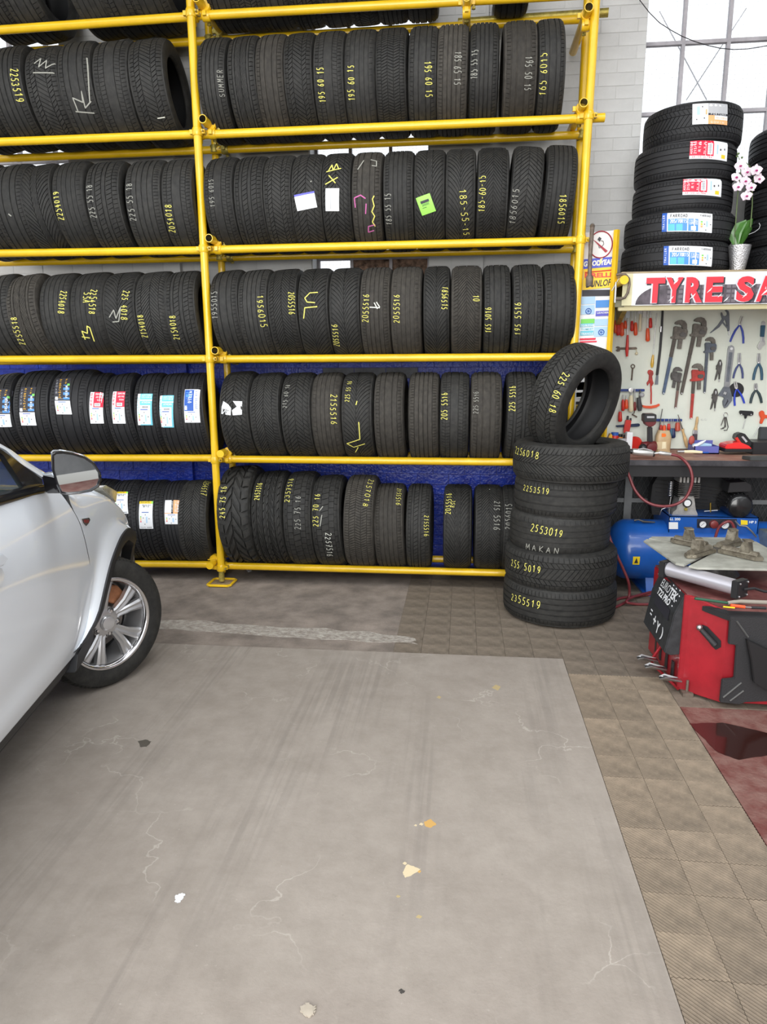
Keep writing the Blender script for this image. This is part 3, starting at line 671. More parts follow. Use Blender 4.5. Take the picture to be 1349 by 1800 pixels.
GLY = {'0': [arc(.5, .5, .42, .5, 90, 450, 12)], '1': [[(.2, .72), (.6, 1), (.55, 0)]], '2': [arc(.48, .74, .38, .26, 160, -30)+[(.1, 0), (.95, .02)]],
 '3': [arc(.45, .76, .36, .24, 150, -80, 7)+arc(.45, .27, .42, .27, 80, -150, 8)], '4': [[(.55, 1), (.08, .38), (.92, .42)], [(.72, .7), (.66, 0)]],
 '5': [[(.9, 1), (.3, .98), (.2, .58)]+arc(.45, .3, .42, .3, 100, -140, 8)], '6': [[(.8, 1), (.35, .75)]+arc(.5, .28, .38, .28, 150, 510, 10)],
 '7': [[(.1, .95), (.9, 1), (.4, 0)], [(.3, .5), (.75, .52)]], '8': [arc(.5, .75, .32, .25, 270, 630, 9), arc(.5, .25, .4, .25, 90, 450, 10)],
 '9': [arc(.5, .7, .36, .3, 0, 360, 10)+[(.8, .3), (.35, 0)]], '-': [[(.2, .5), (.8, .5)]], '/': [[(.1, 0), (.9, 1)]],
 'A': [[(.05, 0), (.5, 1), (.95, 0)], [(.25, .4), (.78, .4)]], 'M': [[(.05, 0), (.15, 1), (.5, .3), (.85, 1), (.95, 0)]], 'K': [[(.15, 0), (.15, 1)], [(.85, 1), (.15, .45), (.9, 0)]],
 'N': [[(.1, 0), (.1, 1), (.85, 0), (.9, 1)]], 'R': [[(.15, 0), (.15, 1)]+arc(.3, .75, .5, .25, 90, -90, 6)+[(.9, 0)]], 'S': [[(.9, .9)]+arc(.5, .75, .38, .25, 60, 230, 5)+arc(.5, .25, .42, .25, 70, -150, 6)],
 'C': [arc(.55, .5, .42, .5, 50, 310, 9)], 'U': [[(.1, 1), (.12, .3)]+arc(.5, .3, .38, .3, 180, 360, 6)+[(.9, 1)]], 'E': [[(.9, 1), (.15, 1), (.15, 0), (.9, 0)], [(.15, .5), (.75, .5)]],
 'F': [[(.9, 1), (.15, 1), (.15, 0)], [(.15, .5), (.75, .5)]], 'O': [arc(.5, .5, .42, .5, 90, 450, 12)], 'D': [[(.15, 0), (.15, 1)]+arc(.2, .5, .7, .5, 90, -90, 8)+[(.15, 0)]],
 'P': [[(.15, 0), (.15, 1)]+arc(.3, .75, .5, .25, 90, -90, 6)+[(.15, .5)]], 'I': [[(.5, 0), (.5, 1)]], 'L': [[(.15, 1), (.15, 0), (.85, 0)]], 'T': [[(.05, 1), (.95, 1)], [(.5, 1), (.5, 0)]],
 'H': [[(.12, 0), (.12, 1)], [(.88, 0), (.88, 1)], [(.12, .5), (.88, .5)]], 'V': [[(.05, 1), (.5, 0), (.95, 1)]], 'X': [[(.1, 0), (.9, 1)], [(.1, 1), (.9, 0)]], 'Y': [[(.05, 1), (.5, .5), (.95, 1)], [(.5, .5), (.5, 0)]], 'Z': [[(.1, 1), (.9, 1), (.1, 0), (.9, 0)]],
 'B': [[(.15, 0), (.15, 1)]+arc(.3, .76, .5, .24, 90, -90, 6)+arc(.3, .26, .58, .26, 90, -90, 6)+[(.15, 0)]], 'G': [arc(.5, .5, .42, .5, 45, 350, 9)+[(.55, .45)]], 'W': [[(.03, 1), (.25, 0), (.5, .8), (.75, 0), (.97, 1)]], '.': [[(.45, 0), (.55, .06)]]}
eu = lambda v0, v1: [(.10, v0+(v1-v0)*.25, .18, v0+(v1-v0)*.33, P_R), (.10, v0+(v1-v0)*.36, .18, v0+(v1-v0)*.44, P_O), (.10, v0+(v1-v0)*.47, .18, v0+(v1-v0)*.55, P_Y), (.10, v0+(v1-v0)*.58, .18, v0+(v1-v0)*.66, P_G),
      (.52, v0+(v1-v0)*.2, .62, v0+(v1-v0)*.62, P_LB), (.30, v0+(v1-v0)*.5, .35, v0+(v1-v0)*.57, P_K), (.72, v0+(v1-v0)*.45, .77, v0+(v1-v0)*.52, P_K), (.4, v0+(v1-v0)*.08, .45, v0+(v1-v0)*.15, P_K), (.45, v0+(v1-v0)*.72, .5, v0+(v1-v0)*.78, P_K), (.22, v0+(v1-v0)*.90, .72, v0+(v1-v0)*.95, P_N)]
bar = lambda u0, v0, u1, v1, n=9: [(u0+(u1-u0)*i/n, v0, u0+(u1-u0)*(i+.5)/n, v1, P_K) for i in range(n)]
LAB = {
 'red': dict(base=P_W, name='white and red tyre label', rects=[(.30, .50, 1, 1, P_R), (.38, .53, .82, .63, P_W)]+bar(.42, .55, .78, .61)+eu(.0, .5), words=[('235/45 R18', .40, .90, .98, .90, .012, P_W), ('ARIVO', .45, .80, .95, .80, .011, P_W), ('98W', .55, .70, .95, .70, .010, P_W), ('ARIVO ULTRA', .20, .55, .20, .97, .013, P_R)]),
 'cyan': dict(base=P_W, name='white and cyan tyre label', rects=[(.18, .80, 1, 1, P_C), (.18, .62, 1, .76, P_C), (.88, 0, 1, .62, P_C), (.18, .0, 1, .03, P_C)]+bar(.35, .53, .75, .59)+eu(.02, .52), words=[('AUSTONE', .26, .92, .95, .92, .011, P_W), ('225/45R18', .26, .85, .95, .85, .010, P_W), ('ATHENA', .3, .68, .9, .68, .012, P_W), ('AUSTONE', .15, .35, .15, .9, .012, P_C)]),
 'gold': dict(base=P_W, name='black gold and blue tyre label', rects=[(0, .33, 1, 1, P_K), (.58, .36, .98, .76, P_B), (.82, .74, .98, .80, P_G), (.05, .35, .22, .43, P_W)]+eu(0, .32), words=[('PREMIUM', .88, .40, .88, .74, .016, P_W), ('245/40R19', .42, .38, .42, .97, .013, P_GO), ('98 Y XL', .76, .80, .76, .98, .009, P_GO), ('SPORT', .18, .5, .18, .96, .009, P_GR)]),
 'navy': dict(base=P_W, name='white and blue tyre label', rects=[(.02, .33, .62, .98, P_N), (.05, .36, .2, .48, P_W), (.1, .7, .5, .9, P_B)]+eu(0, .32), words=[('VIKEN', .5, .55, .5, .95, .018, P_W), ('205/50 R17', .85, .38, .85, .95, .013, P_N), ('93W', .35, .55, .35, .75, .010, P_W)]),
 'points': dict(base=P_W, name='white label with yellow header', rects=[(0, .90, .88, 1, P_Y), (.88, .90, 1, 1, P_LG)]+eu(.1, .62), words=[('POINTS', .1, .925, .75, .925, .010, P_K), ('205/45 R17', .2, .82, .85, .82, .008, P_K), ('88 V XL', .3, .77, .75, .77, .008, P_K), ('POINTS SUMMER', .08, .03, .92, .03, .007, P_K)]),
 'orange': dict(base=P_W, name='white and orange tyre label', rects=[(.45, .42, .58, 1, P_K), (.58, .42, 1, 1, P_O), (.0, .42, .45, .45, P_O)]+eu(0, .4), words=[('FORTUNA', .55, .5, .55, .95, .010, P_W), ('205/45R17', .8, .48, .8, .95, .011, P_W), ('GOWIN', .95, .48, .95, .95, .011, P_W)]),
 'bluewhite': dict(base=P_W, name='creased white label with blue header', rects=[(0, .88, 1, 1, P_P)]+[(.1, .75-.12*i, .85-.1*(i % 2), .77-.12*i, P_GR) for i in range(6)]),
 'plain': dict(base=P_W, name='plain white label with print', rects=[(.35, .1, .40, .9, P_GR), (.6, .15, .63, .9, P_GR), (.75, .15, .78, .8, P_GR)]),
 'torn': dict(base=P_W, name='torn white label remains', torn=[[(0, .1), (.45, 0), (.48, .5), (.35, .75), (.1, 1), (.02, .6)], [(.55, 0), (.98, .05), (1, .98), (.55, 1), (.75, .6), (.52, .35)]]),
 'lime': dict(base=P_LG, name='lime green label', rects=[(.2, .6, .8, .75, P_K)]+bar(.25, .45, .75, .58)+[(.2, .35, .5, .38, P_K)]),
}
# ray from pixel against a tyre lying in the rack -> radius and axial positions
def fit_rack(k, xt, yt, xb, wpx, yb):
    z = ZR[k]; d = ray(xt, yt); dy, dz = d.y, d.z; l = math.hypot(dy, dz); dy /= l; dz /= l
    def f(R):
        zc = z+math.sqrt((R+TR)**2-.0225); oy, oz = .15-CY, zc-CZ
        return (dy*oz-dz*oy)+R     # >0 when the silhouette point is above the ray
    lo, hi = .24, .42
    for _ in range(40):
        mid = (lo+hi)/2
        if f(mid) > 0: hi = mid
        else: lo = mid
    return (lo+hi)/2
ORD = ['first', 'second', 'third', 'fourth', 'fifth', 'sixth', 'seventh', 'eighth', 'ninth', 'tenth', 'eleventh', 'twelfth']
SHELF = {0: 'topmost shelf', 1: 'fifth shelf up', 2: 'fourth shelf up', 3: 'third shelf up', 4: 'second shelf up', 5: 'bottom shelf'}
RAILY = {1: (238, 222), 2: (437, 428), 3: (624, 623), 4: (799, 803), 5: (985, 997)}
TY = {}
def rack_tyre(k, bay, i, xt, yt, xb, w, pat, desc, rub='u', rr=None, R=None, yaw=0, n=None):
    side = 'left bay' if bay == 'L' else 'right bay'
    yb = RAILY[k][0 if bay == 'L' or xt < 700 else 1]
    if R is None: R = fit_rack(k, xt, yt, xb, w, yb)
    R = max(.285, min(.365, R))
    z = ZR[k]; zc = z+math.sqrt((R+TR)**2-.0225)
    d = ray(xt, yt); # top silhouette point
    e = math.atan2(d.z, math.hypot(d.x, d.y)); yt_ = .15-R*sin(e)*(1 if e > 0 else 1); Pt = at(xt, yt, yt_)
    # front tread point at the rail line
    d = ray(xb, yb); Y0 = -.05
    for _ in range(12):
        zz = (CAM+d*((Y0-CY)/d.y)).z; s_ = R*R-(zz-zc)**2; Y0 = .15-math.sqrt(max(s_, .0001))
    Pb = at(xb, yb, Y0)
    if bay == 'L' and not yaw: yaw = .11 if k >= 4 else .07
    ob = (.15-Y0)*math.tan(yaw); ot = (.15-yt_)*math.tan(yaw); Pb.x -= ob; Pt.x -= ot
    lean = math.atan2(Pt.x-Pb.x, max(.1, Pt.z-Pb.z)); lean = max(-.26, min(.2, lean))
    xc = Pb.x+math.tan(lean)*(zc-Pb.z)
    # width from pixel span at hub height
    pc = proj((xc+R*math.tan(yaw), .15-R, zc)); X0, X1 = at(pc[0]-w/2, pc[1], .15-R).x, at(pc[0]+w/2, pc[1], .15-R).x; W = (X1-X0)*1.05
    rr = rr or (.70 if R > .325 else .655)
    lab = '%s tyre, %s from left, %s, %s' % (desc, ORD[i], SHELF[k], side)
    t = Tyre((xc, .15, zc), R, W, pat, lab, 'tyres on the '+SHELF[k], rr, lean, yaw, rub=rub); TY[(k, bay, i)] = t; return t
def row(k, bay, start, data):
    for j, dt in enumerate(data): rack_tyre(k, bay, start+j, *dt)
# ---------------------------------------------------------------- tyres in the rack: (x_top, y_top, x_bottom, width px, pattern, look, rubber)
row(1, 'L', 0, [(-53, 84, -12, 58, 'fourrib', 'used wide'), (22, 81, 44, 58, 'fourrib', 'used yellow chalked 2253519'), (84.5, 82, 107, 58, 'winter', 'used winter tread grey scribbled'), (142, 72.6, 163, 58, 'touring', 'used white scribbled'),
 (204.6, 71, 222, 62, 'eco', 'used block edged'), (264, 67.6, 286, 62, 'winter', 'big used hollow showing')])
row(1, 'R', 0, [(383.7, 77.5, 392, 50, 'fourrib', 'used grey lettered SUMMER'), (433.8, 75.5, 442, 50, 'uniflow', 'used V tread'), (482.5, 75, 488.7, 50, 'touring', 'used grey ribbed', 'd'), (531.3, 72, 537.7, 51, 'winter', 'used deep block tread'),
 (584, 62.5, 588.5, 54, 'eco', 'used yellow chalked 195 60 15'), (638.6, 65.4, 640.6, 55, 'slick', 'worn smooth yellow chalked 195 60 15'), (691, 52, 693.5, 55, 'siped', 'used diagonal siped'), (747.3, 53.5, 743.7, 51, 'touring', 'used yellow chalked 1956015'),
 (798.6, 51.5, 793.5, 55, 'fourrib', 'used dusty grey chalked', 'd'), (852, 60.5, 848, 51, 'fourrib', 'used chalked 185 55 15'), (914, 60.5, 910.7, 59, 'touring', 'used pale dusty grey chalked', 'd'), (967, 55, 964, 47, 'touring', 'used narrow chalked 165 60 15')])
row(2, 'L', 0, [(-30, 290, -2, 58, 'touring', 'used half hidden'), (31, 289, 47, 54, 'touring', 'used ribbed'), (75.6, 289, 98, 54, 'sweep', 'used swept groove winter'), (133.4, 284, 151, 54, 'slick', 'used smooth chalked 2254019'),
 (194, 283.7, 207.6, 59, 'asym', 'used four groove grey chalked'), (264, 283, 274.3, 62, 'fourrib', 'wide used four groove'), (323, 288, 332, 54, 'eco', 'used yellow chalked 2054018')])
row(2, 'R', 0, [(396.3, 286, 405.4, 52, 'eco', 'used grey chalked 1956015'), (448.5, 284.5, 455.5, 52, 'asym', 'used smooth centre'), (497.7, 281.7, 503.4, 50, 'winter', 'used fine zigzag'), (548.5, 278, 551.3, 54, 'chevron', 'used chevron with blue topped label'),
 (599, 278, 602, 52, 'chevron', 'used chevron with plain white label'), (651, 273, 652, 52, 'touring', 'dusty brown pink scribbled', 'd'), (704, 271.5, 705, 53, 'fourrib', 'used plain four groove'), (757.7, 271.5, 757, 55, 'sweep', 'used with lime green label'),
 (811, 278.6, 809, 53, 'curve', 'used swept tread chalked 185-55-15'), (867.6, 271.8, 862, 55, 'finechevron', 'used chalked 185-60-15'), (929.6, 269.3, 912.7, 55, 'chevron', 'used bold chevron chalked 1856015'), (987.3, 266.8, 970.4, 54, 'fourrib', 'used ribbed chalked 1856015')])
row(3, 'L', 0, [(9, 489, 22, 58, 'touring', 'used ribbed half hidden'), (58, 492, 72.6, 52, 'uniflow', 'used with fan shaped pale sipes', 'd'), (117, 486, 124.5, 53, 'slick', 'used smooth chalked 2254018'), (170.5, 479, 178, 57, 'slick', 'used chalked 2254518 55A'),
 (225.4, 483.5, 232.8, 56, 'curve', 'used chalked 225 4018'), (280, 486, 287.6, 54, 'finechevron', 'used winter chalked 2154018'), (329, 483.5, 338, 53, 'asym', 'used ribbed chalked 2154018')])
row(3, 'R', 0, [(406, 478, 416, 50, 'touring', 'used scuffed'), (455.5, 476.6, 462.5, 52, 'fourrib', 'used ribbed chalked 1956015'), (506, 479, 512.4, 52, 'finechevron', 'used fine chevron chalked 2055516'), (559.7, 479, 562.5, 53, 'curve', 'used swept tread yellow scribbled'),
 (613, 478, 614.6, 54, 'curve', 'used arched tread low chalked'), (665.4, 476, 665, 52, 'fourrib', 'used grey ribbed chalked 2055516', 'd'), (718, 476, 717, 53, 'slick', 'worn streaked chalked 2055516', 'd'), (769.6, 476, 769, 46, 'curve', 'narrow arched tread'),
 (821, 471.5, 819.7, 54, 'finechevron', 'used wide zigzag grey', 'd'), (872.7, 482, 872, 47, 'touring', 'small narrow used'), (924.8, 474, 924, 53, 'uniflow', 'used slanted groove chalked 195 55 16'), (979.7, 468.7, 977.5, 56, 'touring', 'used dark ribbed')])
row(4, 'L', 0, [(-44, 660, -30, 58, 'fourrib', 'new half hidden', 'n'), (13, 659, 30, 58, 'fourrib', 'new gold labelled', 'n'), (78.6, 650.8, 85, 60, 'fourrib', 'new wide gold labelled', 'n'), (142, 649.6, 147, 64, 'touring', 'new wide gold labelled open ended', 'n'), (182, 674.5, 191, 45, 'touring', 'new red labelled', 'n'),
 (225, 672.4, 237, 45, 'touring', 'new red labelled', 'n'), (274, 669, 279, 43, 'touring', 'new cyan labelled', 'n'), (316, 668, 320, 43, 'touring', 'new cyan labelled', 'n'), (347, 672, 354, 46, 'fourrib', 'new blue labelled', 'n')])
row(4, 'R', 0, [(427, 652.5, 429, 51, 'chevron', 'used with torn white label'), (478, 655, 479.4, 52, 'finechevron', 'used fine zigzag'), (531.5, 655, 531.5, 52, 'chevron', 'used chevron chalked 215 60 16'), (582, 659.6, 582, 51, 'slick', 'dusty worn chalked 215 55 16', 'd'),
 (635, 655, 633.5, 54, 'curve', 'used arched tread scribbled'), (689, 663, 688, 52, 'touring', 'dusty ribbed', 'd'), (748, 662, 746.7, 53, 'fourrib', 'used streaked ribbed', 'd'), (801, 661, 798, 51, 'eco', 'used chalked 205 55 16'), (854.7, 663.6, 852.5, 54, 'touring', 'dusty brown ribbed', 'd'),
 (916, 653, 911.7, 53, 'asym', 'used chalked 225 5516'), (968, 658, 966, 50, 'touring', 'used half hidden')])
row(5, 'L', 0, [(190, 841, 188, 46, 'fourrib', 'new half hidden', 'n'), (234, 853, 237, 45, 'asym', 'new yellow labelled', 'n'), (276, 855, 279, 52, 'asym', 'new yellow labelled', 'n'), (318, 863.5, 322, 40, 'fourrib', 'new orange labelled', 'n'), (353, 843, 351, 50, 'finechevron', 'used bulging chalked 2254517')])
row(5, 'R', 0, [(430, 818, 428.7, 57, 'mud', 'chunky mud terrain chalked 245 75 16'), (485, 826.8, 483.7, 54, 'at', 'all terrain chalked 2457516'), (537, 827.6, 533, 49, 'van', 'block tread chalked 2357516'), (583.7, 834, 581.7, 50, 'van', 'block tread chalked 225 70 16'),
 (641.4, 834, 633, 53, 'siped', 'dusty fine block', 'd'), (689, 853.5, 687, 52, 'fourrib', 'used white grooved', 'd'), (740.5, 856, 737, 43, 'asym', 'narrow used open sided'), (806, 858.5, 804, 49, 'sweep', 'used chalked 2055516 RSC'), (858.8, 857, 858, 50, 'finechevron', 'used chevron chalked 215 55 16'), (905, 862, 905, 50, 'touring', 'used half hidden chalked 2056015')])
# topmost shelf, tyres cut by the frame: placed by the bottoms seen under the rail
def top_tyre(bay, i, xb, yb, R, W, pat, desc, lean=0, rub='u'):
    z = ZR[0]; zc = z+math.sqrt((R+TR)**2-.0225); x = at(xb, yb, .15-.06).x
    lab = '%s tyre, %s from left, %s, %s' % (desc, ORD[i], SHELF[0], 'left bay' if bay == 'L' else 'right bay')
    TY[(0, bay, i)] = Tyre((x, .15, zc), R, W, pat, lab, 'tyres on the topmost shelf', .66 if R < .325 else .7, lean, 0, rub=rub)
for i, (xb, yb, R, W, lean) in enumerate([(8, 70, .33, .20, -.16), (62, 80, .335, .215, -.14), (176, 72, .335, .225, -.12), (226, 70, .33, .22, -.12), (276, 66, .33, .22, -.12)]): top_tyre('L', i, xb, yb, R, W, ['fourrib', 'touring', 'slick', 'eco', 'touring'][i], ['used big', 'used tilted', 'used grey lettered', 'used smooth', 'used end'][i], lean)
for i, (xb, yb) in enumerate([(400, 58), (444, 56), (489, 53), (537, 52), (588, 48), (637, 46), (686.5, 44), (739, 40)]): top_tyre('R', i, xb, yb, .315, .185, ['touring', 'siped', 'touring', 'asym', 'eco', 'winter', 'fourrib', 'touring'][i], 'used, bottom only seen,', -.04)
top_tyre('R', 8, 899, 30, .31, .20, 'touring', 'lone used')

# ---------------------------------------------------------------- chalk and crayon marks
T = lambda k, b, i, *a, **kw: TY[(k, b, i)].text(*a, **kw)
T(1, 'L', 1, '2253519', 24, 119, 36, 180)
T(1, 'R', 0, 'SUMMER', 397, 172, 391, 121, GCR, 7); T(1, 'R', 4, '195 60 15', 567, 181, 563, 118); T(1, 'R', 5, '195 60 15', 619, 178, 616, 114); T(1, 'R', 7, '195 60 15', 753, 107, 755, 171)
T(1, 'R', 8, '185 65 15', 806, 90, 804, 150, GCR); T(1, 'R', 9, '185 55 15', 827, 140, 831, 87, GCR); T(1, 'R', 10, '195 50 15', 931, 98, 928, 160, GCR); T(1, 'R', 11, '165 6015', 949, 170, 953, 92)
T(2, 'L', 3, '2254019', 107, 389, 97, 336); T(2, 'L', 4, '225 55 18', 158, 385, 154, 325, GCR); T(2, 'L', 5, '225 55 18', 230, 390, 222, 322, GCR); T(2, 'L', 6, '2054018', 304, 410, 295, 359)
T(2, 'R', 0, '195 6015', 374, 365, 371, 315, GCR, 7); T(2, 'R', 6, '185 55 15', 683, 396, 676, 340, GCR); T(2, 'R', 8, '185-55-15', 813, 331, 821, 414); T(2, 'R', 9, '185-60-15', 838, 374, 842, 308); T(2, 'R', 10, '1856015', 894, 395, 899, 330, GCR); T(2, 'R', 11, '1856015', 991, 340, 986, 394)
T(3, 'L', 1, '2255518', 38, 608, 23, 556); T(3, 'L', 2, '2254018', 116, 510, 108, 552); T(3, 'L', 3, '2254518', 166, 508, 162, 553); T(3, 'L', 3, '55A', 154, 513, 151, 533); T(3, 'L', 4, '225 4018', 222, 510, 219, 563); T(3, 'L', 5, '2154018', 249, 595, 244, 553); T(3, 'L', 6, '2154018', 311, 598, 302, 554)
T(3, 'R', 0, '1955015', 378, 562, 377, 512, GCR); T(3, 'R', 1, '1956015', 457, 518, 464, 576); T(3, 'R', 2, '2055516', 514, 512, 513, 553); T(3, 'R', 4, '2055516', 591, 610, 588, 570); T(3, 'R', 5, '2055516', 643, 568, 644, 517); T(3, 'R', 6, '2055516', 697, 569, 698, 517)
T(3, 'R', 7, '1856515', 783, 503, 782, 545); T(3, 'R', 8, '10', 837, 518, 837, 530); T(3, 'R', 9, '165 5016', 855, 586, 858, 540); T(3, 'R', 10, '195 5516', 907, 590, 909, 531)
T(4, 'R', 2, '215 60 16', 500, 718, 506, 676, GCR, 7); T(4, 'R', 3, '2155516', 587, 692, 587, 747); T(4, 'R', 4, '225 55 16', 610, 707, 616, 670, None, 7); T(4, 'R', 7, '205 5516', 777, 739, 781, 690); T(4, 'R', 8, '225 5516', 830, 728, 834, 688, GCR, 7); T(4, 'R', 9, '225 5516', 895, 724, 896, 678)
T(5, 'L', 4, '2254517', 369, 845, 358.6, 870, None, 8); T(5, 'R', 0, '245 75 16', 391, 912, 395, 855); T(5, 'R', 1, '2457516', 451, 880, 457, 849); T(5, 'R', 2, '2357516', 504, 884, 513, 841, None, 8); T(5, 'R', 2, '225 75 16', 524, 932, 524, 872, GCR); T(5, 'R', 3, '225 70 16', 551, 927, 558, 868)
T(5, 'R', 3, '2257516', 577, 935, 581, 978, WCR); T(5, 'R', 4, '2357018', 653, 842, 643, 892, None, 8); T(5, 'R', 5, '2155516', 706, 858, 700, 888, None, 7); T(5, 'R', 6, '2155516', 752, 905, 750, 943, None, 7); T(5, 'R', 7, '2055516', 786, 905, 790, 867, None, 8); T(5, 'R', 7, 'RSC', 796, 893, 797, 879, None, 6)
T(5, 'R', 8, '215 5516', 874, 880, 873, 932, GCR); T(5, 'R', 9, '2056015', 893, 932, 895, 885, GCR)
S = lambda k, b, i, *a, **kw: TY[(k, b, i)].scrib(*a, **kw)
S(1, 'L', 2, [[(58, 128), (95, 128)], [(60, 112), (72, 103), (68, 118), (82, 106), (80, 120), (96, 110)]], GCR); S(1, 'L', 3, [[(133, 196), (166, 199)], [(137, 195), (128, 172), (146, 180), (143, 160), (150, 190), (160, 178)], [(152, 100), (158, 180)]], GCR)
S(1, 'L', 5, [[(277, 208), (290, 206)]], WCR)
S(2, 'R', 3, [[(546, 320), (548, 318)]], GCR); S(2, 'R', 4, [[(574, 302), (600, 296)], [(578, 300), (584, 290), (586, 300), (592, 288), (596, 298)], [(572, 324), (594, 312)], [(578, 308), (590, 322)]], YCR)
S(2, 'R', 5, [[(625, 365), (623, 348), (634, 343), (643, 349)], [(644, 358), (643, 376)], [(658, 405), (648, 408), (648, 398), (660, 395)]], PCR, 1.8); S(2, 'R', 5, [[(660, 398), (655, 390), (659, 380), (654, 372), (658, 362), (655, 350), (658, 344)]], YCR); S(2, 'R', 5, [[(629, 298), (640, 282)], [(652, 281), (662, 283), (662, 292), (654, 291)]], GCR)
S(2, 'L', 1, [[(15, 376), (20, 380)]], GCR)
S(3, 'L', 3, [[(144, 592), (158, 594)], [(150, 597), (144, 582), (154, 586), (153, 573), (158, 576), (166, 600)]], YCR); S(3, 'L', 4, [[(192, 558), (200, 545), (204, 560), (212, 540), (209, 565), (198, 566)]], GCR)
S(3, 'R', 3, [[(559, 514), (545, 515), (536, 524), (540, 531), (554, 532)], [(558, 539), (536, 541), (534, 560)]], YCR); S(3, 'R', 5, [[(650, 540), (668, 541)], [(658, 532), (664, 543)], [(662, 531), (668, 540)]], WCR)
S(4, 'R', 4, [[(631, 742), (633, 772), (610, 780), (622, 786), (642, 780)], [(626, 712), (628, 705)], [(625, 795), (630, 786)]], YCR); S(5, 'R', 3, [[(566, 905), (563, 925)], [(562, 898), (568, 890)]], GCR)
S(5, 'R', 8, [[(861, 860), (861, 861)]], GCR)
K = lambda k, b, i, *a, **kw: TY[(k, b, i)].sticker(*a, **kw)
K(2, 'R', 3, 537.5, 339, 368, 36, 'bluewhite', tilt=.20); K(2, 'R', 4, 584.5, 331, 371, 24, 'plain'); K(2, 'R', 7, 749, 343, 376, 26, 'lime', tilt=.35)
K(4, 'R', 0, 407.5, 705, 730, 37, 'torn')
K(4, 'L', 1, 4, 683, 750, 28, 'gold'); K(4, 'L', 2, 49, 680, 747, 27, 'gold'); K(4, 'L', 3, 111, 664, 726, 27, 'gold')
K(4, 'L', 4, 170, 689, 744, 23, 'red'); K(4, 'L', 5, 209, 688, 744, 22, 'red'); K(4, 'L', 6, 255, 692, 747, 26, 'cyan'); K(4, 'L', 7, 293, 695, 751, 25, 'cyan'); K(4, 'L', 8, 338, 684, 742, 27, 'navy')
K(5, 'L', 1, 213, 864, 902, 24, 'points'); K(5, 'L', 2, 257, 881, 929, 24, 'points'); K(5, 'L', 3, 303, 879, 921, 26, 'orange')

# ---------------------------------------------------------------- stack of five and the tyre on top
def stack_tyre(cx_px, cy_px, wpx, z0, h, Y, pat, label, group, rr=.66, rub='u', rotz=0, W=None):
    zc = z0+h/2; c = at(cx_px, cy_px, Y); a, b = at(cx_px-wpx/2, cy_px, Y), at(cx_px+wpx/2, cy_px, Y); R = (b.x-a.x)/2*.985
    M = Matrix.Rotation(rotz, 3, 'Z') @ Matrix.Rotation(rad(-90), 3, 'Y')
    return Tyre(((a.x+b.x)/2, Y, zc), R, W or h, pat, label, group, rr, M=M, rub=rub)
G5 = 'tyres stacked on the floor'
zz = [0, .203, .405, .612, .812, 1.0]
STK = [stack_tyre(983, 1062, 200, zz[0], .225, -.37, 'fourrib', 'used tyre chalked 2355519, lowest of the floor stack', G5, .66),
 stack_tyre(985, 1002, 198, zz[1], .222, -.37, 'winter', 'used winter tyre chalked 255 50 19, second up in the floor stack', G5, .68),
 stack_tyre(984, 938, 178, zz[2], .225, -.37, 'slick', 'used smooth tyre chalked 2553019 and MAKAN, middle of the floor stack', G5, .70),
 stack_tyre(994, 878, 182, zz[3], .215, -.37, 'touring', 'used tyre chalked 2253519, second from top of the floor stack', G5, .70),
 stack_tyre(1003, 822, 206, zz[4], .212, -.37, 'finechevron', 'used fine zigzag tyre chalked 2256018, top of the floor stack', G5, .62)]
STK[0].text('2355519', 899, 1047, 951, 1064, None, 11); STK[1].text('255 5019', 899, 988, 952, 1002, None, 11); STK[2].text('2553019', 933, 926, 991, 938, None, 11); STK[2].text('MAKAN', 922, 976, 985, 984, GCR, 10); STK[3].text('2253519', 920, 856, 967, 865, None, 9); STK[4].text('2256018', 906, 790, 949, 801, None, 10)
vd = ray(1037, 708).normalized(); nx = ((rt*.94-up*.34)*.80-vd*.60).normalized(); zz_ = (V((0, 0, 1))-nx*nx.z).normalized(); yy_ = zz_.cross(nx)
MT_ = Matrix((nx, yy_, zz_)).transposed()
c = at(1037, 713, -.42)-nx*.095
TOPT = Tyre(c, .313, .215, 'winter', 'big used winter tyre chalked 225 60 18 standing upright on the floor stack', None, .66, M=MT_, name='tyre')
TOPT.text('225 60 18', 997, 655, 970, 726, None, 11)
mb = MB().prism([at(x, y, .12) for x, y in ((345, 670), (350, 663), (358, 660), (366, 662), (368, 674), (352, 674))], (0, .10, 0)); single('rag', mb, mat('orange_rag', (.30, .085, .03), .85, var=.3, vscale=30), 'crumpled orange brown rag on the new tyres by the middle post', 'rag', smooth=0, bevel=.004)
# ================================================================ SHELF, SIGN, SHELF STACKS
SHT = 1.958
t = thing('display_shelf', 'long wall shelf above the tool board carrying new tyres and the orchid', 'shelf', (3.4, .15, SHT-.03))
mb = MB().box((2.50, -.14, SHT-.03), (4.5, .53, SHT)); part('shelf_board', mb, mat('shelf_wood', (.34, .27, .17), .7, var=.2), t, 0, .003)
for z in (1.745,):
    mb = MB().box((2.50, -.13, z), (4.5, -.10, z+.03)); part('batten', mb, mat('cream_batten', (.62, .56, .33), .6), t, 0, .003)
for x in (2.62, 3.6, 4.4):
    mb = MB().prism([(x-.015, .54, SHT-.03), (x-.015, -.10, SHT-.03), (x-.015, .54, SHT-.30)], (.03, 0, 0)); part('bracket', mb, YELG, t, 0)
tb = at(1098, 492, -.20); mb = MB(); mb.tube([tb, V((tb.x, .50, tb.z))], TR, 20); part('support_tube', mb, YEL, t, 50)
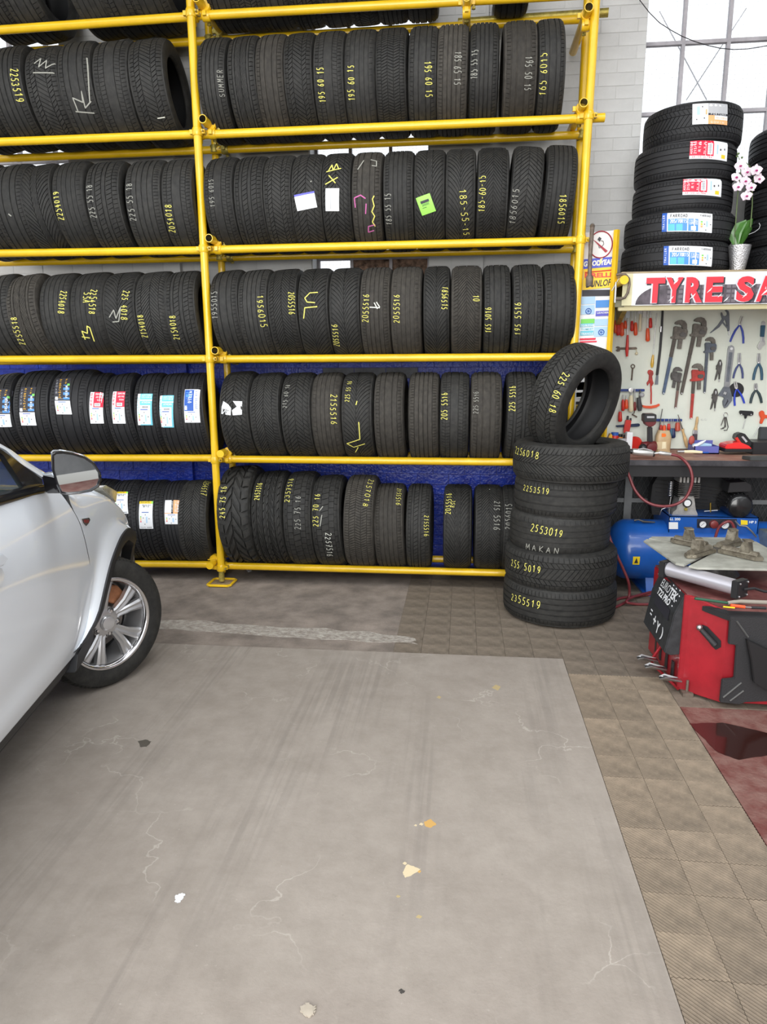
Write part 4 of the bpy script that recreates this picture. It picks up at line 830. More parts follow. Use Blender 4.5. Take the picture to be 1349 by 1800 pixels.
# banner
def pr(px, py, Y): return at(px, py, Y)
sy = -.15; x0 = pr(1100, 480, sy).x; zt, zb = pr(1115, 481, sy).z, pr(1200, 536, sy).z
sg = thing('shop_sign', 'white banner reading TYRE SALES in red letters along the shelf front', 'sign', (3.3, sy, zb))
mb = MB().box((x0, sy, zb), (4.45, sy+.006, zt)); part('banner', mb, P_W, sg, 0)
mb = MB().box((2.51, sy-.003, zb), (2.565, sy-.001, zt)); part('tape', mb, mat('cream_tape', (.62, .58, .36), .5, var=.15), sg, 0)
# printed tyre tread band
mb = MB(); pts = []; xa, xb_ = pr(1117, 535, sy).x, 4.45; zm = zb+(zt-zb)*.60
for i in range(9):
    a = rad(180-90*i/8); pts.append((xa+.17*(1+cos(a)), sy-.0015, zb+.004+(zm-zb)*sin(a)))
mb.add(pts+[(xb_, sy-.0015, zm), (xb_, sy-.0015, zb+.004)], [tuple(range(11))]); part('printed_tread', mb, mat('print_dark_grey', (.085, .07, .085), .4, var=.5, vscale=18), sg, 0)
mb = MB()
for i in range(60):
    x = xa+.17+i*.032+random.uniform(-.004, .004)
    for r_ in range(4):
        z = zb+.012+r_*.026; mb.box((x, sy-.0022, z), (x+.022, sy-.0017, z+.016))
o = part('printed_tread_blocks', mb, mat('print_mid_grey', (.16, .14, .16), .4), sg, 0); o['kind'] = 'stuff'
def word(txt, pxa, pxb):
    a, b = pr(pxa, 488, sy), pr(pxb, 488, sy); z1, z0 = pr(1200, 487.5, sy).z, pr(1200, 532, sy).z; n = len(txt); cw = (b.x-a.x)/n
    for i, ch in enumerate(txt):
        for nm, m_, dx, dz, g, y, bold in (('letter_shadow', P_K, .007, -.006, .003, .003, .06), ('letter_outline', mat('chrome_print', (.62, .63, .68), .3), -.005, .002, .005, .0042, .06), ('letter', mat('sign_red', (.83, .03, .05), .4), 0, 0, 0, .0056, .045)):
            wid = cw*(.86 if ch != 'T' else .95)
            q_ = MB(); put_text(q_, ch, (a.x+i*cw+dx-g, sy-y, z0+dz-g), (wid+2*g, 0, 0), (0, 0, z1-z0+2*g), 0, bold)
            part(nm, q_, m_, sg, 0)
word('TYRE', 1137, 1278); word('SALES', 1297, 1478)
mb = MB()
for (x, y, s_) in ((1184, 500, 1), (1212, 527, 1.2), (1243, 515, 1), (1262, 523, .8), (1272, 531, 1), (1338, 520, 1.4), (1321, 505, 1), (1175, 530, 1), (1305, 524, 1)):
    p_ = pr(x, y, sy-.0065); mb.add([p_, p_+V((.02*s_, 0, .014*s_)), p_+V((.028*s_, 0, .03*s_)), p_+V((.012*s_, 0, .016*s_))], [(0, 1, 2, 3)])
o = part('glints', mb, P_W, sg, 0); o['kind'] = 'stuff'

G6 = 'new tyres stacked on the wall shelf'
LAB.update({
 'farroad': dict(base=P_W, name='white and blue tyre label', rects=[(0, 0, .10, 1, P_N), (.12, .04, .70, .68, P_B), (.13, .05, .40, .40, P_T), (.56, .08, .66, .30, P_W), (.75, .25, .79, .35, P_O), (.75, .38, .79, .46, P_Y), (.75, .5, .79, .58, P_G), (.86, .3, .9, .6, P_LB), (.82, .4, .84, .45, P_K), (.95, .4, .97, .45, P_K), (.85, .1, .87, .15, P_K)],
   words=[('FARROAD', .16, .76, .50, .76, .016, P_K), ('205/70R15C', .16, .46, .52, .46, .018, P_W), ('FRD96', .53, .52, .69, .52, .011, P_W), ('EXPRESS', .53, .38, .69, .38, .012, P_W), ('TRAILER', .055, .1, .055, .9, .010, P_W), ('FARROAD', .74, .82, .96, .82, .010, P_K)]),
 'redw': dict(base=P_W, name='red and white tyre label', rects=[(.0, .17, .58, 1, P_R), (.42, .25, .55, .85, P_W), (.45, .3, .52, .8, P_GR), (.66, .3, .70, .8, P_LB), (.8, .1, .92, .3, P_Y), (.75, .5, .79, .6, P_K), (.88, .55, .91, .65, P_K)], words=[('AUSTONE', .06, .25, .06, .95, .010, P_W), ('215/45', .15, .25, .15, .95, .012, P_W), ('R16', .25, .35, .25, .9, .012, P_W), ('94 W XL', .36, .25, .36, .95, .009, P_W), ('ARIVO ULTRA', .05, .05, .55, .05, .009, P_R)]),
 'greyorange': dict(base=P_W, name='white grey and orange tyre label', rects=[(.42, .52, 1, 1, P_GR), (.42, .42, 1, .52, P_K), (.42, .22, .6, .42, P_O), (.42, .0, 1, .22, P_O), (.12, .45, .2, .85, P_LB), (.35, .45, .39, .7, P_O), (.1, .2, .13, .26, P_K), (.25, .8, .28, .86, P_K), (.3, .25, .33, .31, P_K)], words=[('FORTUNA', .48, .44, .95, .44, .008, P_W), ('205/45R16', .62, .26, .98, .26, .009, P_O), ('GOWIN', .48, .05, .9, .05, .009, P_W)])})
def shelf_tyre(xa, xb, ymid, z0, z1, label, lab, pat='fourrib', rr=.60):
    Y = .17; a, b = at(xa, ymid, Y), at(xb, ymid, Y); R = (b.x-a.x)/2*.985; h = z1-z0
    M = Matrix.Rotation(rad(random.uniform(-20, 20)), 3, 'Z') @ Matrix.Rotation(rad(-90), 3, 'Y')
    return Tyre(((a.x+b.x)/2, Y, (z0+z1)/2), R, h*1.05, pat, label, G6, rr, M=Matrix.Rotation(rad(-90), 3, 'Y'), rub='n')
zs = [1.962, 2.125, 2.285, 2.458, 2.652, 2.85]
s1 = shelf_tyre(1093, 1282, 448, zs[0], zs[1], 'new van tyre with white and blue label, lowest of shelf stack', 0, 'eco')
s2 = shelf_tyre(1099, 1290, 395, zs[1], zs[2], 'new van tyre with white and blue label, second up of shelf stack', 0, 'eco')
s3 = shelf_tyre(1114, 1287, 336, zs[2], zs[3], 'new tyre with red label, third up of the shelf stack', 0, 'fourrib', .68)
s4 = shelf_tyre(1118, 1294, 272, zs[3], zs[4], 'new tyre with red label, second from top of shelf stack', 0, 'fourrib', .68)
s5 = shelf_tyre(1134, 1305, 205, zs[4], zs[5], 'new tyre with grey orange label, top of the shelf stack', 0, 'winter', .68)
s1.sticker(1211, 433, 467, 85, 'farroad', tilt=-.03); s2.sticker(1209, 374.5, 408, 88, 'farroad', tilt=-.02); s3.sticker(1236.5, 312, 344, 67, 'redw', tilt=-.06); s4.sticker(1248, 247.5, 281, 65, 'redw', tilt=-.08); s5.sticker(1249.5, 182, 219, 61, 'greyorange', tilt=-.02)
G7 = 'new tyres in the right hand shelf stack'
by = [477, 424, 370, 316, 262, 206]; lx = [1313, 1315, 1318, 1322, 1326, 1328]
for i in range(5):
    z0, z1 = at(1340, by[i], -.14).z, at(1340, by[i+1], -.14).z; 
    if i == 0: z0 = SHT+.001
    a = at(lx[i], (by[i]+by[i+1])/2, .17); R = .325
    Tyre((a.x+R, .17, (z0+z1)/2), R, (z1-z0)*1.04, 'fourrib' if i else 'winter', 'new black tyre cut by the right frame edge, %s in its shelf stack' % ['lowest', 'second', 'third', 'fourth', 'topmost'][i], G7, .66, M=Matrix.Rotation(rad(-90), 3, 'Y'), rub='n')

# ---- orchid
LEAF = mat('orchid_leaf', (.055, .17, .025), .35, 0, .35, 14, coat=.3); STEM = mat('orchid_stem', (.10, .15, .05), .5); PET = mat('orchid_petal', (.82, .76, .80), .5, 0, 0, 40, col2=(.74, .55, .66)); LIP = mat('orchid_lip', (.42, .02, .16), .5)
oY = -.03; pb = at(1297, 476, oY); ptp = at(1298, 432, oY); orch = thing('potted_orchid', 'white and magenta orchid in a silver pot between the shelf tyre stacks', 'plant', (pb.x, oY, SHT))
rt_, rb_ = .062, .036; H_ = ptp.z-SHT; mb = MB().lathe([(0, 0), (rb_, 0), (rb_*1.15, .02), (rt_, H_), (rt_-.005, H_), (rt_-.008, H_-.02), (0, H_-.02)], (pb.x, oY, SHT), n=32)
part('pot', mb, mat('silver_glitter', (.62, .62, .63), .3, .85, .35, 160, .5, 160), orch, 40)
mb = MB().lathe([(rt_-.006, H_-.018), (.03, H_-.008), (0, H_-.004)], (pb.x, oY, SHT), n=20); part('bark', mb, mat('bark', (.05, .035, .02), .9), orch, 0)
def leaf(pts, w_, tw=.5):
    rows = []; n = len(pts)
    for i, p_ in enumerate(pts):
        p_ = V(p_); f = i/(n-1); ww = w_*(.25+1.5*f*(1-f)*2)*(1 if f < .98 else .05); a = tw; rows.append([p_+V((cos(a)*ww*s_, sin(a)*ww*s_, abs(s_)*ww*.35)) for s_ in (-1, -.5, 0, .5, 1)])
    q_ = MB().grid(rows); return q_
def op(x, y, Y=oY): return at(x, y, Y)
for pts, w_, tw in (([op(1300, 431), op(1303, 415), op(1312, 398), op(1324, 384)], .045, .35), ([op(1296, 431), op(1295, 412), op(1303, 396), op(1312, 386)], .032, -.3), ([op(1304, 431), op(1310, 418), op(1318, 405), op(1322, 398)], .030, .7), ([op(1290, 431), op(1287, 420), op(1286, 410)], .016, -.5)):
    q_ = leaf(pts, w_, tw); o = part('leaf', q_, LEAF, orch, 60)
for pts in ([op(1291, 430), op(1294, 390), op(1297, 350), op(1299, 325), op(1303, 300), op(1301, 282), op(1296, 268)], [op(1320, 400), op(1323, 360), op(1323, 330), op(1326, 312), op(1322, 297), op(1312, 285)]):
    mb = MB().tube(pts, [.0035, .003, .003, .0028, .0025, .002, .0015][:len(pts)], 8); part('stem', mb, STEM, orch, 60)
mb = MB().tube([op(1317, 412), op(1327, 408), op(1335, 402), op(1337, 396), op(1335, 392)], [.002]*5, 6); part('air_root', mb, P_GR, orch, 60)
for i, (x, y, s_) in enumerate(((1302, 291, 1), (1295, 311, .9), (1298, 328, .95), (1314, 302, 1), (1311, 318, .95), (1330, 299, 1.05), (1335, 314, .95), (1313, 344, 1), (1321, 329, .9))):
    c = op(x, y, oY-.03-.01*(i % 3)); q_ = MB(); r_ = .030*s_; ph = random.uniform(-.3, .3); yaw = random.uniform(-.5, .5)
    for k, (a, ln, wd) in enumerate(((90, 1, .8), (10, 1.1, 1.25), (170, 1.1, 1.25), (-50, 1, .75), (-130, 1, .75))):
        a = rad(a)+ph; d_ = V((cos(a), .0, sin(a))); e_ = V((-sin(a), 0, cos(a)))
        rows = [[c+d_*r_*ln*f+e_*r_*wd*.5*math.sin(pi*min(1, f*.9+.08))*s2_+V((0, -.006*f*f+.004*abs(s2_)+.001*k, 0)) for s2_ in (-1, 0, 1)] for f in (0, .25, .5, .75, 1)]
        q_.grid(rows)
    fl = part('flower', q_, PET, orch, 60); q_ = MB().ball(c+V((0, -.008, -.004)), .0075, 8, sc_=(1, .8, .7)); part('lip', q_, LIP, fl, 60)
q_ = MB()
for x, y in ((1299, 270), (1305, 277), (1296, 275)): q_.ball(op(x, y), .006, 8)
part('bud', q_, STEM, orch, 60)

# ---- poster board hanging on the thin yellow post beside the rack
pY = .0
bd = thing('poster_board', 'narrow white board of no smoking sign and tyre brand posters by rack post', 'notice board', (2.40, pY, 1.2))
quad = lambda l, Y: [at(x, y, Y) for x, y in l]
def poly_part(name, l, Y, m_, th=.003, par=bd): q_ = MB().prism(quad(l, Y), (0, th, 0)); return part(name, q_, m_, par, 0)
poly_part('backing', [(1030, 409), (1083, 405), (1059, 786), (1003, 786)], pY, P_W, .008)
poly_part('poster', [(1030, 410), (1081, 406), (1078, 455), (1026, 458)], pY-.002, mat('paper', (.72, .70, .68), .6), .001)
c = at(1056.5, 430, pY-.004); q_ = MB().tube([c+V((cos(2*pi*i/28)*.066, 0, sin(2*pi*i/28)*.074)) for i in range(28)], .0035, 6, closed=True)
DRED = mat('sign_dark_red', (.35, .02, .04), .5); part('prohibition_ring', q_, DRED, bd, 60)
poly_part('prohibition_bar', [(1043, 421), (1048, 424), (1069, 441), (1065, 444)], pY-.005, DRED, .002)
poly_part('lighter', [(1054, 416), (1058, 419), (1055, 425), (1051, 421)], pY-.005, P_K, .002)
q_ = MB().tube([at(x, y, pY-.004) for x, y in ((1057, 423), (1061, 424), (1062, 429), (1058, 434), (1054, 436), (1053, 431))], .0016, 5); part('puff', q_, P_K, bd, 0)
def band(name, l, m_, txt, m2, x0f, x1f, y0f, y1f, bold=.03, shear=0):
    o = poly_part(name, l, pY-.0045, m_, .001); tl, tr_, br, bl = [V(p_) for p_ in quad(l, pY-.0055)]
    ux = (br-bl); uy = (tl-bl); q_ = MB(); put_text(q_, txt, bl+ux*x0f+uy*y0f, ux*(x1f-x0f), uy*(y1f-y0f), 0, bold, shear); part('lettering', q_, m2, bd, 0); return o
band('brand_strip', [(1025, 456), (1080, 451), (1080, 468), (1025, 473)], mat('strip_blue', (.07, .09, .52), .4), 'GOODYEAR', mat('cream_letter', (.85, .84, .70), .5), .03, .99, .22, .78, .04, .15)
poly_part('flash', [(1056, 455), (1061, 452), (1058, 459), (1060, 459), (1053, 469), (1055, 461), (1053, 461)], pY-.006, mat('flash_yellow', (.85, .78, .35), .5), .001)
band('brand_strip', [(1026, 473), (1079, 469), (1078, 489), (1026, 491)], mat('strip_yellow', (.90, .58, .03), .4), 'PIRELLI', mat('letter_red', (.72, .06, .04), .4), .05, .95, .12, .58, .04)
q_ = MB().tube([at(1029, 479, pY-.006), at(1076, 474.5, pY-.006)], .0035, 6); part('long_p_bar', q_, MT['letter_red'], bd, 0)
band('brand_strip', [(1025, 491), (1079, 489), (1076, 505), (1024, 510)], mat('strip_gold', (.92, .64, .04), .4), 'DUNLOP', P_K, .12, .98, .18, .80, .02, .2)
rows_ = [(1024, 510, 1075, 521, P_K), (1023, 522, 1047, 535, P_LB), (1048, 528, 1074, 541, P_B), (1022, 537, 1046, 553, P_LB), (1048, 547, 1073, 556, P_P), (1022, 561, 1046, 569, P_G), (1046, 561, 1071, 573, P_LB), (1021, 569, 1044, 575, P_C), (1021, 582, 1044, 590, P_C), (1045, 575, 1071, 592, P_LB), (1020, 595, 1048, 598, P_R), (1020, 600, 1050, 602.5, P_R),
  (1014, 664, 1040, 700, P_W), (1015, 672, 1036, 686, P_C), (1013, 690, 1036, 698, P_LB), (1013, 706, 1034, 711, P_K), (1013, 712, 1034, 718, P_Y), (1012, 722, 1034, 724, P_P)]
for (x0_, y0_, x1_, y1_, m_) in rows_: poly_part('label_scrap', [(x0_, y0_), (x1_, y0_-1), (x1_-.5, y1_-1), (x0_-.5, y1_)], pY-.0035, m_, .001)
def words(txt, x0_, x1_, y, h, m_):
    a, b = at(x0_, y, pY-.005), at(x1_, y-.7, pY-.005); hh = at(x0_, y-h, pY-.005)-a; q_ = MB(); put_text(q_, txt, a, b-a, hh, 0, .02); part('lettering', q_, m_, bd, 0)
words('LEADER', 1050, 1071, 551.5, 3, P_W); words('DOUBLESTAR', 1022, 1044, 574.5, 4, P_W); words('TRIANGLE', 1022, 1043, 589, 4, P_W); words('TOMKET', 1022, 1044, 580.5, 3.5, P_C); words('ROADMARCH', 1020, 1047, 598, 3.5, P_R); words('TMAX', 1014, 1034, 711, 4.5, P_K); words('POINTS', 1014, 1033, 717, 3.6, P_K)
for (x, y) in ((1035, 547), (1057.5, 584)):
    c = at(x, y, pY-.006); q_ = MB().tube([c+V((cos(2*pi*i/16)*.016, 0, sin(2*pi*i/16)*.016)) for i in range(16)], .0022, 6, closed=True)
    for k in range(5):
        a = 2*pi*k/5; q_.tube([c, c+V((cos(a)*.011, 0, sin(a)*.011))], .0015, 4)
    part('wheel_print', q_, P_N, bd, 0)
a, b = at(1085, 404, -.02), at(1070, 640, -.02); d_ = (b-a).normalized(); b = a+d_*((a.z-.02)/-d_.z)
mb = MB().tube([a, b], .017, 4); single('slim_post', mb, YEL, 'slim yellow square post beside the poster board', 'post', smooth=0)
# wheel brace hanging by the rack post
wb = thing('wheel_brace', 'rusty grey wheel brace hanging in front of the brand posters', 'wrench', at(1040, 398, -.11))
mb = MB().tube([at(1042, 397, -.02), at(1042, 398, -.09), at(1041.5, 403, -.11), at(1038, 450, -.11), at(1037, 486, -.11)], [.012, .013, .012, .0115, .012], 12); part('shaft', mb, RUST, wb, 60)
mb = MB().tube([at(1037, 484, -.11), at(1037, 487, -.11), at(1036.5, 503, -.11)], [.014, .021, .021], 14); part('socket', mb, RUST, wb, 40)
mb = MB().tube([at(1042, 397, .0), at(1042, 397, -.03)], .015, 14); part('socket', mb, DSTEEL, wb, 40)
# G clamp round the shelf tube
gc = thing('g_clamp', 'dark iron G clamp gripping the yellow shelf tube end', 'clamp', at(1090, 505, -.17))
mb = MB().tube([at(x, y, -.175) for x, y in ((1082, 526), (1090, 526), (1099, 523), (1104, 515), (1107, 500), (1106, 490), (1100, 483), (1091, 482), (1084, 483))], .0075, 8); part('frame', mb, RUST, gc, 50)
mb = MB().tube([at(1081.5, 532, -.175), at(1082.5, 512, -.175), at(1083.5, 496, -.175)], .006, 10); part('screw', mb, STEEL, gc, 50)
mb = MB().tube([at(1076, 511, -.19), at(1090, 487, -.16)], .003, 8); part('tommy_bar', mb, STEEL, gc, 50)
mb = MB().box(tuple(at(1083, 522, -.14)), tuple(at(1096, 540, -.12))); single('wood_packer', mb, mat('olive_packer', (.20, .19, .12), .7), 'small dark olive packing block under the G clamp', 'block', smooth=0)
# drooping cable in front of the right window
mb = MB().tube([at(x, y, .45) for x, y in ((1112, -20), (1125, 0), (1142, 22), (1160, 40), (1180, 53), (1200, 64), (1222, 73), (1245, 80), (1268, 85), (1290, 87), (1315, 86), (1335, 83), (1360, 78))], .0025, 6); single('cable', mb, BLK, 'thin black cable drooping across the right window', 'cable', smooth=60)
for a, b in (((1160, 20), (1243, 176)), ((1313, 14), (1207, 176))):
    q_ = MB().tube([at(*a, .9), at(*b, .9)], .004, 6); part('brace_wire', q_, WIRE, bpy.data.objects['window_3'], 0)

# ================================================================ BENCH
bt_ = thing('workbench', 'long workbench with worn red brown top against the tool board', 'workbench', (3.4, .2, 0))
mb = MB().box((2.46, -.06, .845), (4.5, .53, .87)); part('worktop', mb, mat('red_brown_top', (.24, .075, .055), .6, 0, 0, 4, .15, 30, spec=.25, col2=(.46, .30, .22)), bt_, 0, .004)
mb = MB().box((2.46, -.075, .838), (4.5, -.062, .872)); part('edge_strip', mb, mat('steel_edge', (.10, .10, .11), .3, .6, .4, 8), bt_, 0, .003)
mb = MB().box((2.48, -.045, .765), (4.48, -.02, .843)); part('apron', mb, BLK, bt_, 0, .003)
for x in (2.50, 4.40):
    for y in (-.03, .47): mb = MB().box((x, y, 0), (x+.05, y+.05, .845)); part('leg', mb, BLK, bt_, 0, .002)

# ================================================================ COMPRESSOR
cp = thing('air_compressor', 'blue horizontal tank air compressor with black pump under the bench', 'compressor', (3.1, .12, 0))
TZ, TRr, TY_ = .262, .195, .13
prof = [(0, -.0)]+[(TRr*sin(rad(a)), .12*(1-cos(rad(a)))) for a in (15, 30, 45, 60, 75, 90)]; Ln = 1.35
prof = prof+[(TRr, Ln-.12)]+[(TRr*sin(rad(a)), Ln-.12*(1-cos(rad(a)))) for a in (75, 60, 45, 30, 15)]+[(0, Ln)]
mb = MB().lathe(prof, (2.565, TY_, TZ), (1, 0, 0), 48); part('tank', mb, BLUEP, cp, 50)
for x in (2.80, 3.55):
    mb = MB().prism([(x, TY_-.16, .0), (x, TY_+.16, .0), (x, TY_+.10, .12), (x, TY_-.10, .12)], (.05, 0, 0)); mb.box((x-.02, TY_-.18, 0), (x+.07, TY_+.18, .015)); part('foot', mb, BLUEP, cp, 0)
def plaque(name, l, Y, m_, par=cp, th=.002): q_ = MB().prism(quad(l, Y), (0, th, 0)); return part(name, q_, m_, par, 0)
c0 = at(1118.5, 985, TY_-TRr+.01)
mb = MB(); rows = []
for i in range(5):
    a = rad(-8+16*i/4)+math.atan2(c0.z-TZ, TRr); rows.append([(c0.x+dx, TY_-cos(a)*(TRr+.0015), TZ+sin(a)*(TRr+.0015)) for dx in (-.021, .021)])
mb.grid(rows); w_l = part('warning_label', mb, P_Y, cp, 0); a = math.atan2(c0.z-TZ, TRr); q_ = MB().add([(c0.x-.012, TY_-cos(a-.08)*(TRr+.003), TZ+sin(a-.08)*(TRr+.003)), (c0.x+.012, TY_-cos(a-.08)*(TRr+.003), TZ+sin(a-.08)*(TRr+.003)), (c0.x, TY_-cos(a+.1)*(TRr+.003), TZ+sin(a+.1)*(TRr+.003))], [(0, 1, 2)]) or None
q2_ = MB(); q2_.add([(c0.x-.012, TY_-cos(a-.08)*(TRr+.003), TZ+sin(a-.08)*(TRr+.003)), (c0.x+.012, TY_-cos(a-.08)*(TRr+.003), TZ+sin(a-.08)*(TRr+.003)), (c0.x, TY_-cos(a+.1)*(TRr+.003), TZ+sin(a+.1)*(TRr+.003))], [(0, 1, 2)]); part('warning_triangle', q2_, P_K, w_l, 0)
fY = .0; xa_, xb_ = at(1176, 930, fY).x, at(1333, 930, fY).x; z0_, z1_ = at(1176, 936, fY).z, at(1176, 907, fY).z
mb = MB().box((xa_, fY, z0_), (xb_, fY+.004, z1_)); mb.box((xa_-.0, fY, z1_-.005), (xb_, .36, z1_)); mb.box((xa_, fY, z0_), (xa_+.004, .36, z1_)); mb.box((xb_-.004, fY, z0_), (xb_, .36, z1_)); part('platform', mb, BLUEP, cp, 0)
def ptxt(txt, x0p, x1p, y1p, y0p, Y, m_, par, bold=.03):
    a, b, c_ = at(x0p, y0p, Y), at(x1p, y0p, Y), at(x0p, y1p, Y); q_ = MB(); put_text(q_, txt, (a.x, Y, a.z), (b.x-a.x, 0, 0), (0, 0, c_.z-a.z), 0, bold); return part('lettering', q_, m_, par, 0)
ptxt('LL 200', 1178, 1196.5, 910, 914.6, fY-.001, P_W, cp); ptxt('HP 3', 1317.5, 1330, 915.5, 920, fY-.001, P_W, cp)
plaque('rating_plate', [(1176.5, 918), (1192.5, 918), (1192.5, 930), (1176.5, 930)], fY-.003, P_W); plaque('warning_label', [(1303, 914), (1315, 915), (1315, 922.5), (1303, 922.5)], fY-.003, P_Y)
plaque('gauge_panel', [(1226, 912), (1296, 912), (1296, 928), (1226, 928)], fY-.003, P_K)
for (x, y, r_) in ((1235, 921, .024), (1274, 922, .027)):
    c = at(x, y, fY-.012); mb = MB().lathe([(0, 0), (r_, 0), (r_, -.016), (r_-.003, -.018), (r_-.004, -.012), (0, -.012)], c, (0, 1, 0), 28); g = part('gauge', mb, P_K, cp, 40)
    mb = MB().lathe([(r_-.004, -.013), (0, -.013)], c, (0, 1, 0), 28); part('gauge_face', mb, P_W, g, 0)
    mb = MB().tube([c+V((-.010, -.0145, -.008)), c+V((.008, -.0145, .010))], .0012, 5); part('needle', mb, P_K, g, 0)
c = at(1254.5, 921, fY); mb = MB().lathe([(0, 0), (.026, 0), (.024, -.022), (.016, -.026), (0, -.026)], c, (0, 1, 0), 20); part('regulator_knob', mb, mat('dark_red_knob', (.20, .03, .03), .4), cp, 40)
# pump: crankcase, finned cylinders, head
Yp = .03
def block(l, Y0, Y1, name, m_, par=cp, bev=.003): q_ = MB().prism(quad(l, Y0), (0, Y1-Y0, 0)); return part(name, q_, m_, par, 0, bev)
ALU = mat('cast_aluminium', (.42, .41, .39), .5, .6, .2, 30)
block([(1182, 906), (1184, 900), (1190, 896), (1196, 873), (1221, 873), (1224, 896), (1228, 906)], Yp, Yp+.12, 'crankcase', ALU)
c = at(1208.5, 884, Yp-.004); mb = MB().lathe([(0, 0), (.028, 0), (.028, -.006), (.022, -.008), (0, -.008)], c, (0, 1, 0), 24); part('crank_cover', mb, BLK, cp, 40); mb = MB().lathe([(0, -.009), (.020, -.009)], c, (0, 1, 0), 24); part('sight_glass', mb, P_W, cp, 0)
c = at(1206, 895, Yp-.004); mb = MB().lathe([(0, 0), (.012, 0), (.010, -.012), (0, -.012)], c, (0, 1, 0), 6); part('oil_plug', mb, YELG, cp, 0)
a, b = at(1187, 872, Yp+.06), at(1227, 846, Yp+.06); cx_ = (a.x+b.x)/2
mb = MB().lathe([(.055, 0), (.055, b.z-a.z)], (cx_, Yp+.06, a.z), n=24); part('cylinder', mb, BLK, cp, 40)
for i in range(8):
    z = a.z+(b.z-a.z)*i/8; mb = MB().box((a.x, Yp, z), (b.x, Yp+.13, z+.005)); part('cooling_fin', mb, DSTEEL, cp, 0)
for i in range(6):
    x = a.x+(b.x-a.x)*(i+.2)/6; mb = MB().box((x, Yp, b.z), (x+.012, Yp+.12, b.z+.034)); part('head_fin', mb, ALU, cp, 0)
pts = []
for i in range(64): ang = i*.9; pts.append(V((at(1180, 870, Yp).x+.014*cos(ang), Yp+.02+.014*sin(ang), at(1180, 873, Yp).z+(at(1180, 847, Yp).z-at(1180, 873, Yp).z)*i/63)))
mb = MB().tube(pts, .003, 6); part('cooling_coil', mb, STEEL, cp, 60)
mb = MB().tube([at(1180, 873, Yp+.02), at(1177, 890, Yp+.02), at(1177, 903, Yp+.02)], .005, 8); part('air_pipe', mb, STEEL, cp, 60)
GUARD = mat('black_guard', (.010, .010, .011), .55)
q_ = [(1147, 905), (1144, 880), (1148, 852), (1158, 836), (1172, 829), (1242, 829), (1262, 838), (1292, 850), (1318, 856), (1325, 864), (1322, 900), (1300, 908)]
block(q_, .22, .30, 'belt_guard', GUARD)
for i in range(9):
    a_ = at(1153, 900-i*7.2, .215); b_ = at(1316, 902-i*4.5, .215); mb = MB().tube([a_, b_], .0022, 5); part('guard_rib', mb, DSTEEL, cp, 0)
# motor
c = at(1303, 891, .0); mb = MB().lathe([(0, -.01), (.055, -.008), (.072, .004), (.078, .02), (.078, .20), (0, .20)], c, (0, 1, 0), 36); part('motor', mb, mat('black_motor', (.012, .012, .013), .25, coat=.5), cp, 40)
for i in range(12):
    an = pi*i/11; mb = MB().tube([c+V((cos(an)*.080, .03, sin(an)*.080)), c+V((cos(an)*.080, .19, sin(an)*.080))], .003, 5); part('motor_fin', mb, BLK, cp, 0)
block([(1280, 866), (1284, 849), (1312, 847), (1322, 853), (1322, 864)], .02, .14, 'terminal_box', BLK)
mb = MB().tube([at(1249.5, 900, .06), at(1249.5, 884, .06)], .006, 10); part('brass_valve', mb, mat('brass', (.55, .38, .08), .3, 1), cp, 50)
mb = MB().tube([at(1238, 899, .06), at(1262, 897, .06)], .005, 8); part('manifold', mb, STEEL, cp, 50)
mb = MB().tube([at(1160, 905, .03), at(1164, 895, .02), at(1172, 892, .02), at(1180, 893, .04)], .004, 8); part('copper_pipe', mb, STEEL, cp, 60)
mb = MB().tube([at(1115, 915, .06), at(1123, 913.5, .06), at(1132, 917, .06), at(1152, 918, .06)], [.007, .005, .008, .004], 8); part('tank_valve', mb, DSTEEL, cp, 60)
mb = MB().tube([at(1292, 915, -.04), at(1300, 924, -.04), at(1312, 925, -.04), at(1322, 934, -.04), at(1330, 944, -.04)], .006, 8); part('whip_hose', mb, STEEL, cp, 60)
def spl(pts, n=6):
    out_ = []; k = len(pts)
    for i in range(k-1):
        p0_, p1_, p2_, p3_ = pts[max(0, i-1)], pts[i], pts[i+1], pts[min(k-1, i+2)]
        for j in range(n):
            t_ = j/n; out_.append(.5*((2*p1_)+(p2_-p0_)*t_+(2*p0_-5*p1_+4*p2_-p3_)*t_*t_+(3*p1_-p0_-3*p2_+p3_)*t_**3))
    return out_+[pts[-1]]
# hoses
HOSE = mat('dark_red_hose', (.20, .035, .04), .35)
mb = MB().tube(spl([at(1181, 799, -.10), at(1193, 802, -.12), at(1205, 811, -.16), at(1214, 824, -.18), at(1217.5, 842, -.19), at(1214, 860, -.19), at(1205, 876, -.19), at(1190, 886, -.19), at(1170, 890, -.19), at(1148, 887, -.18), at(1130, 877, -.16), at(1116, 860, -.13), at(1107, 838, -.11), at(1098, 815, -.10), at(1092, 800, -.10)]), .0085, 10)
single('air_hose', mb, HOSE, 'dark red air hose looping below the bench edge from the air tool', 'hose', smooth=60)
mb = MB().tube(spl([at(1258, 945, -.10), at(1264, 928, -.10), at(1274, 919, -.11), at(1284, 917, -.11), at(1290, 925, -.11), at(1294, 945, -.11), at(1296, 965, -.11)]), .0085, 10)
single('air_hose', mb, HOSE, 'dark red hose arching in front of the compressor gauges', 'hose', smooth=60)
g_ = lambda x, y, z=.0095: atz(x, y, z)
mb = MB().tube(spl([at(1070, 935, -.1), at(1074, 950, -.12), at(1084, 974, -.14), at(1096, 1000, -.15), at(1105, 1022, -.16), g_(1107, 1042, .05), g_(1104, 1055), g_(1094, 1062), g_(1078, 1068), g_(1072, 1062), g_(1090, 1052), g_(1120, 1048), g_(1150, 1044, .01)]), .0085, 10)
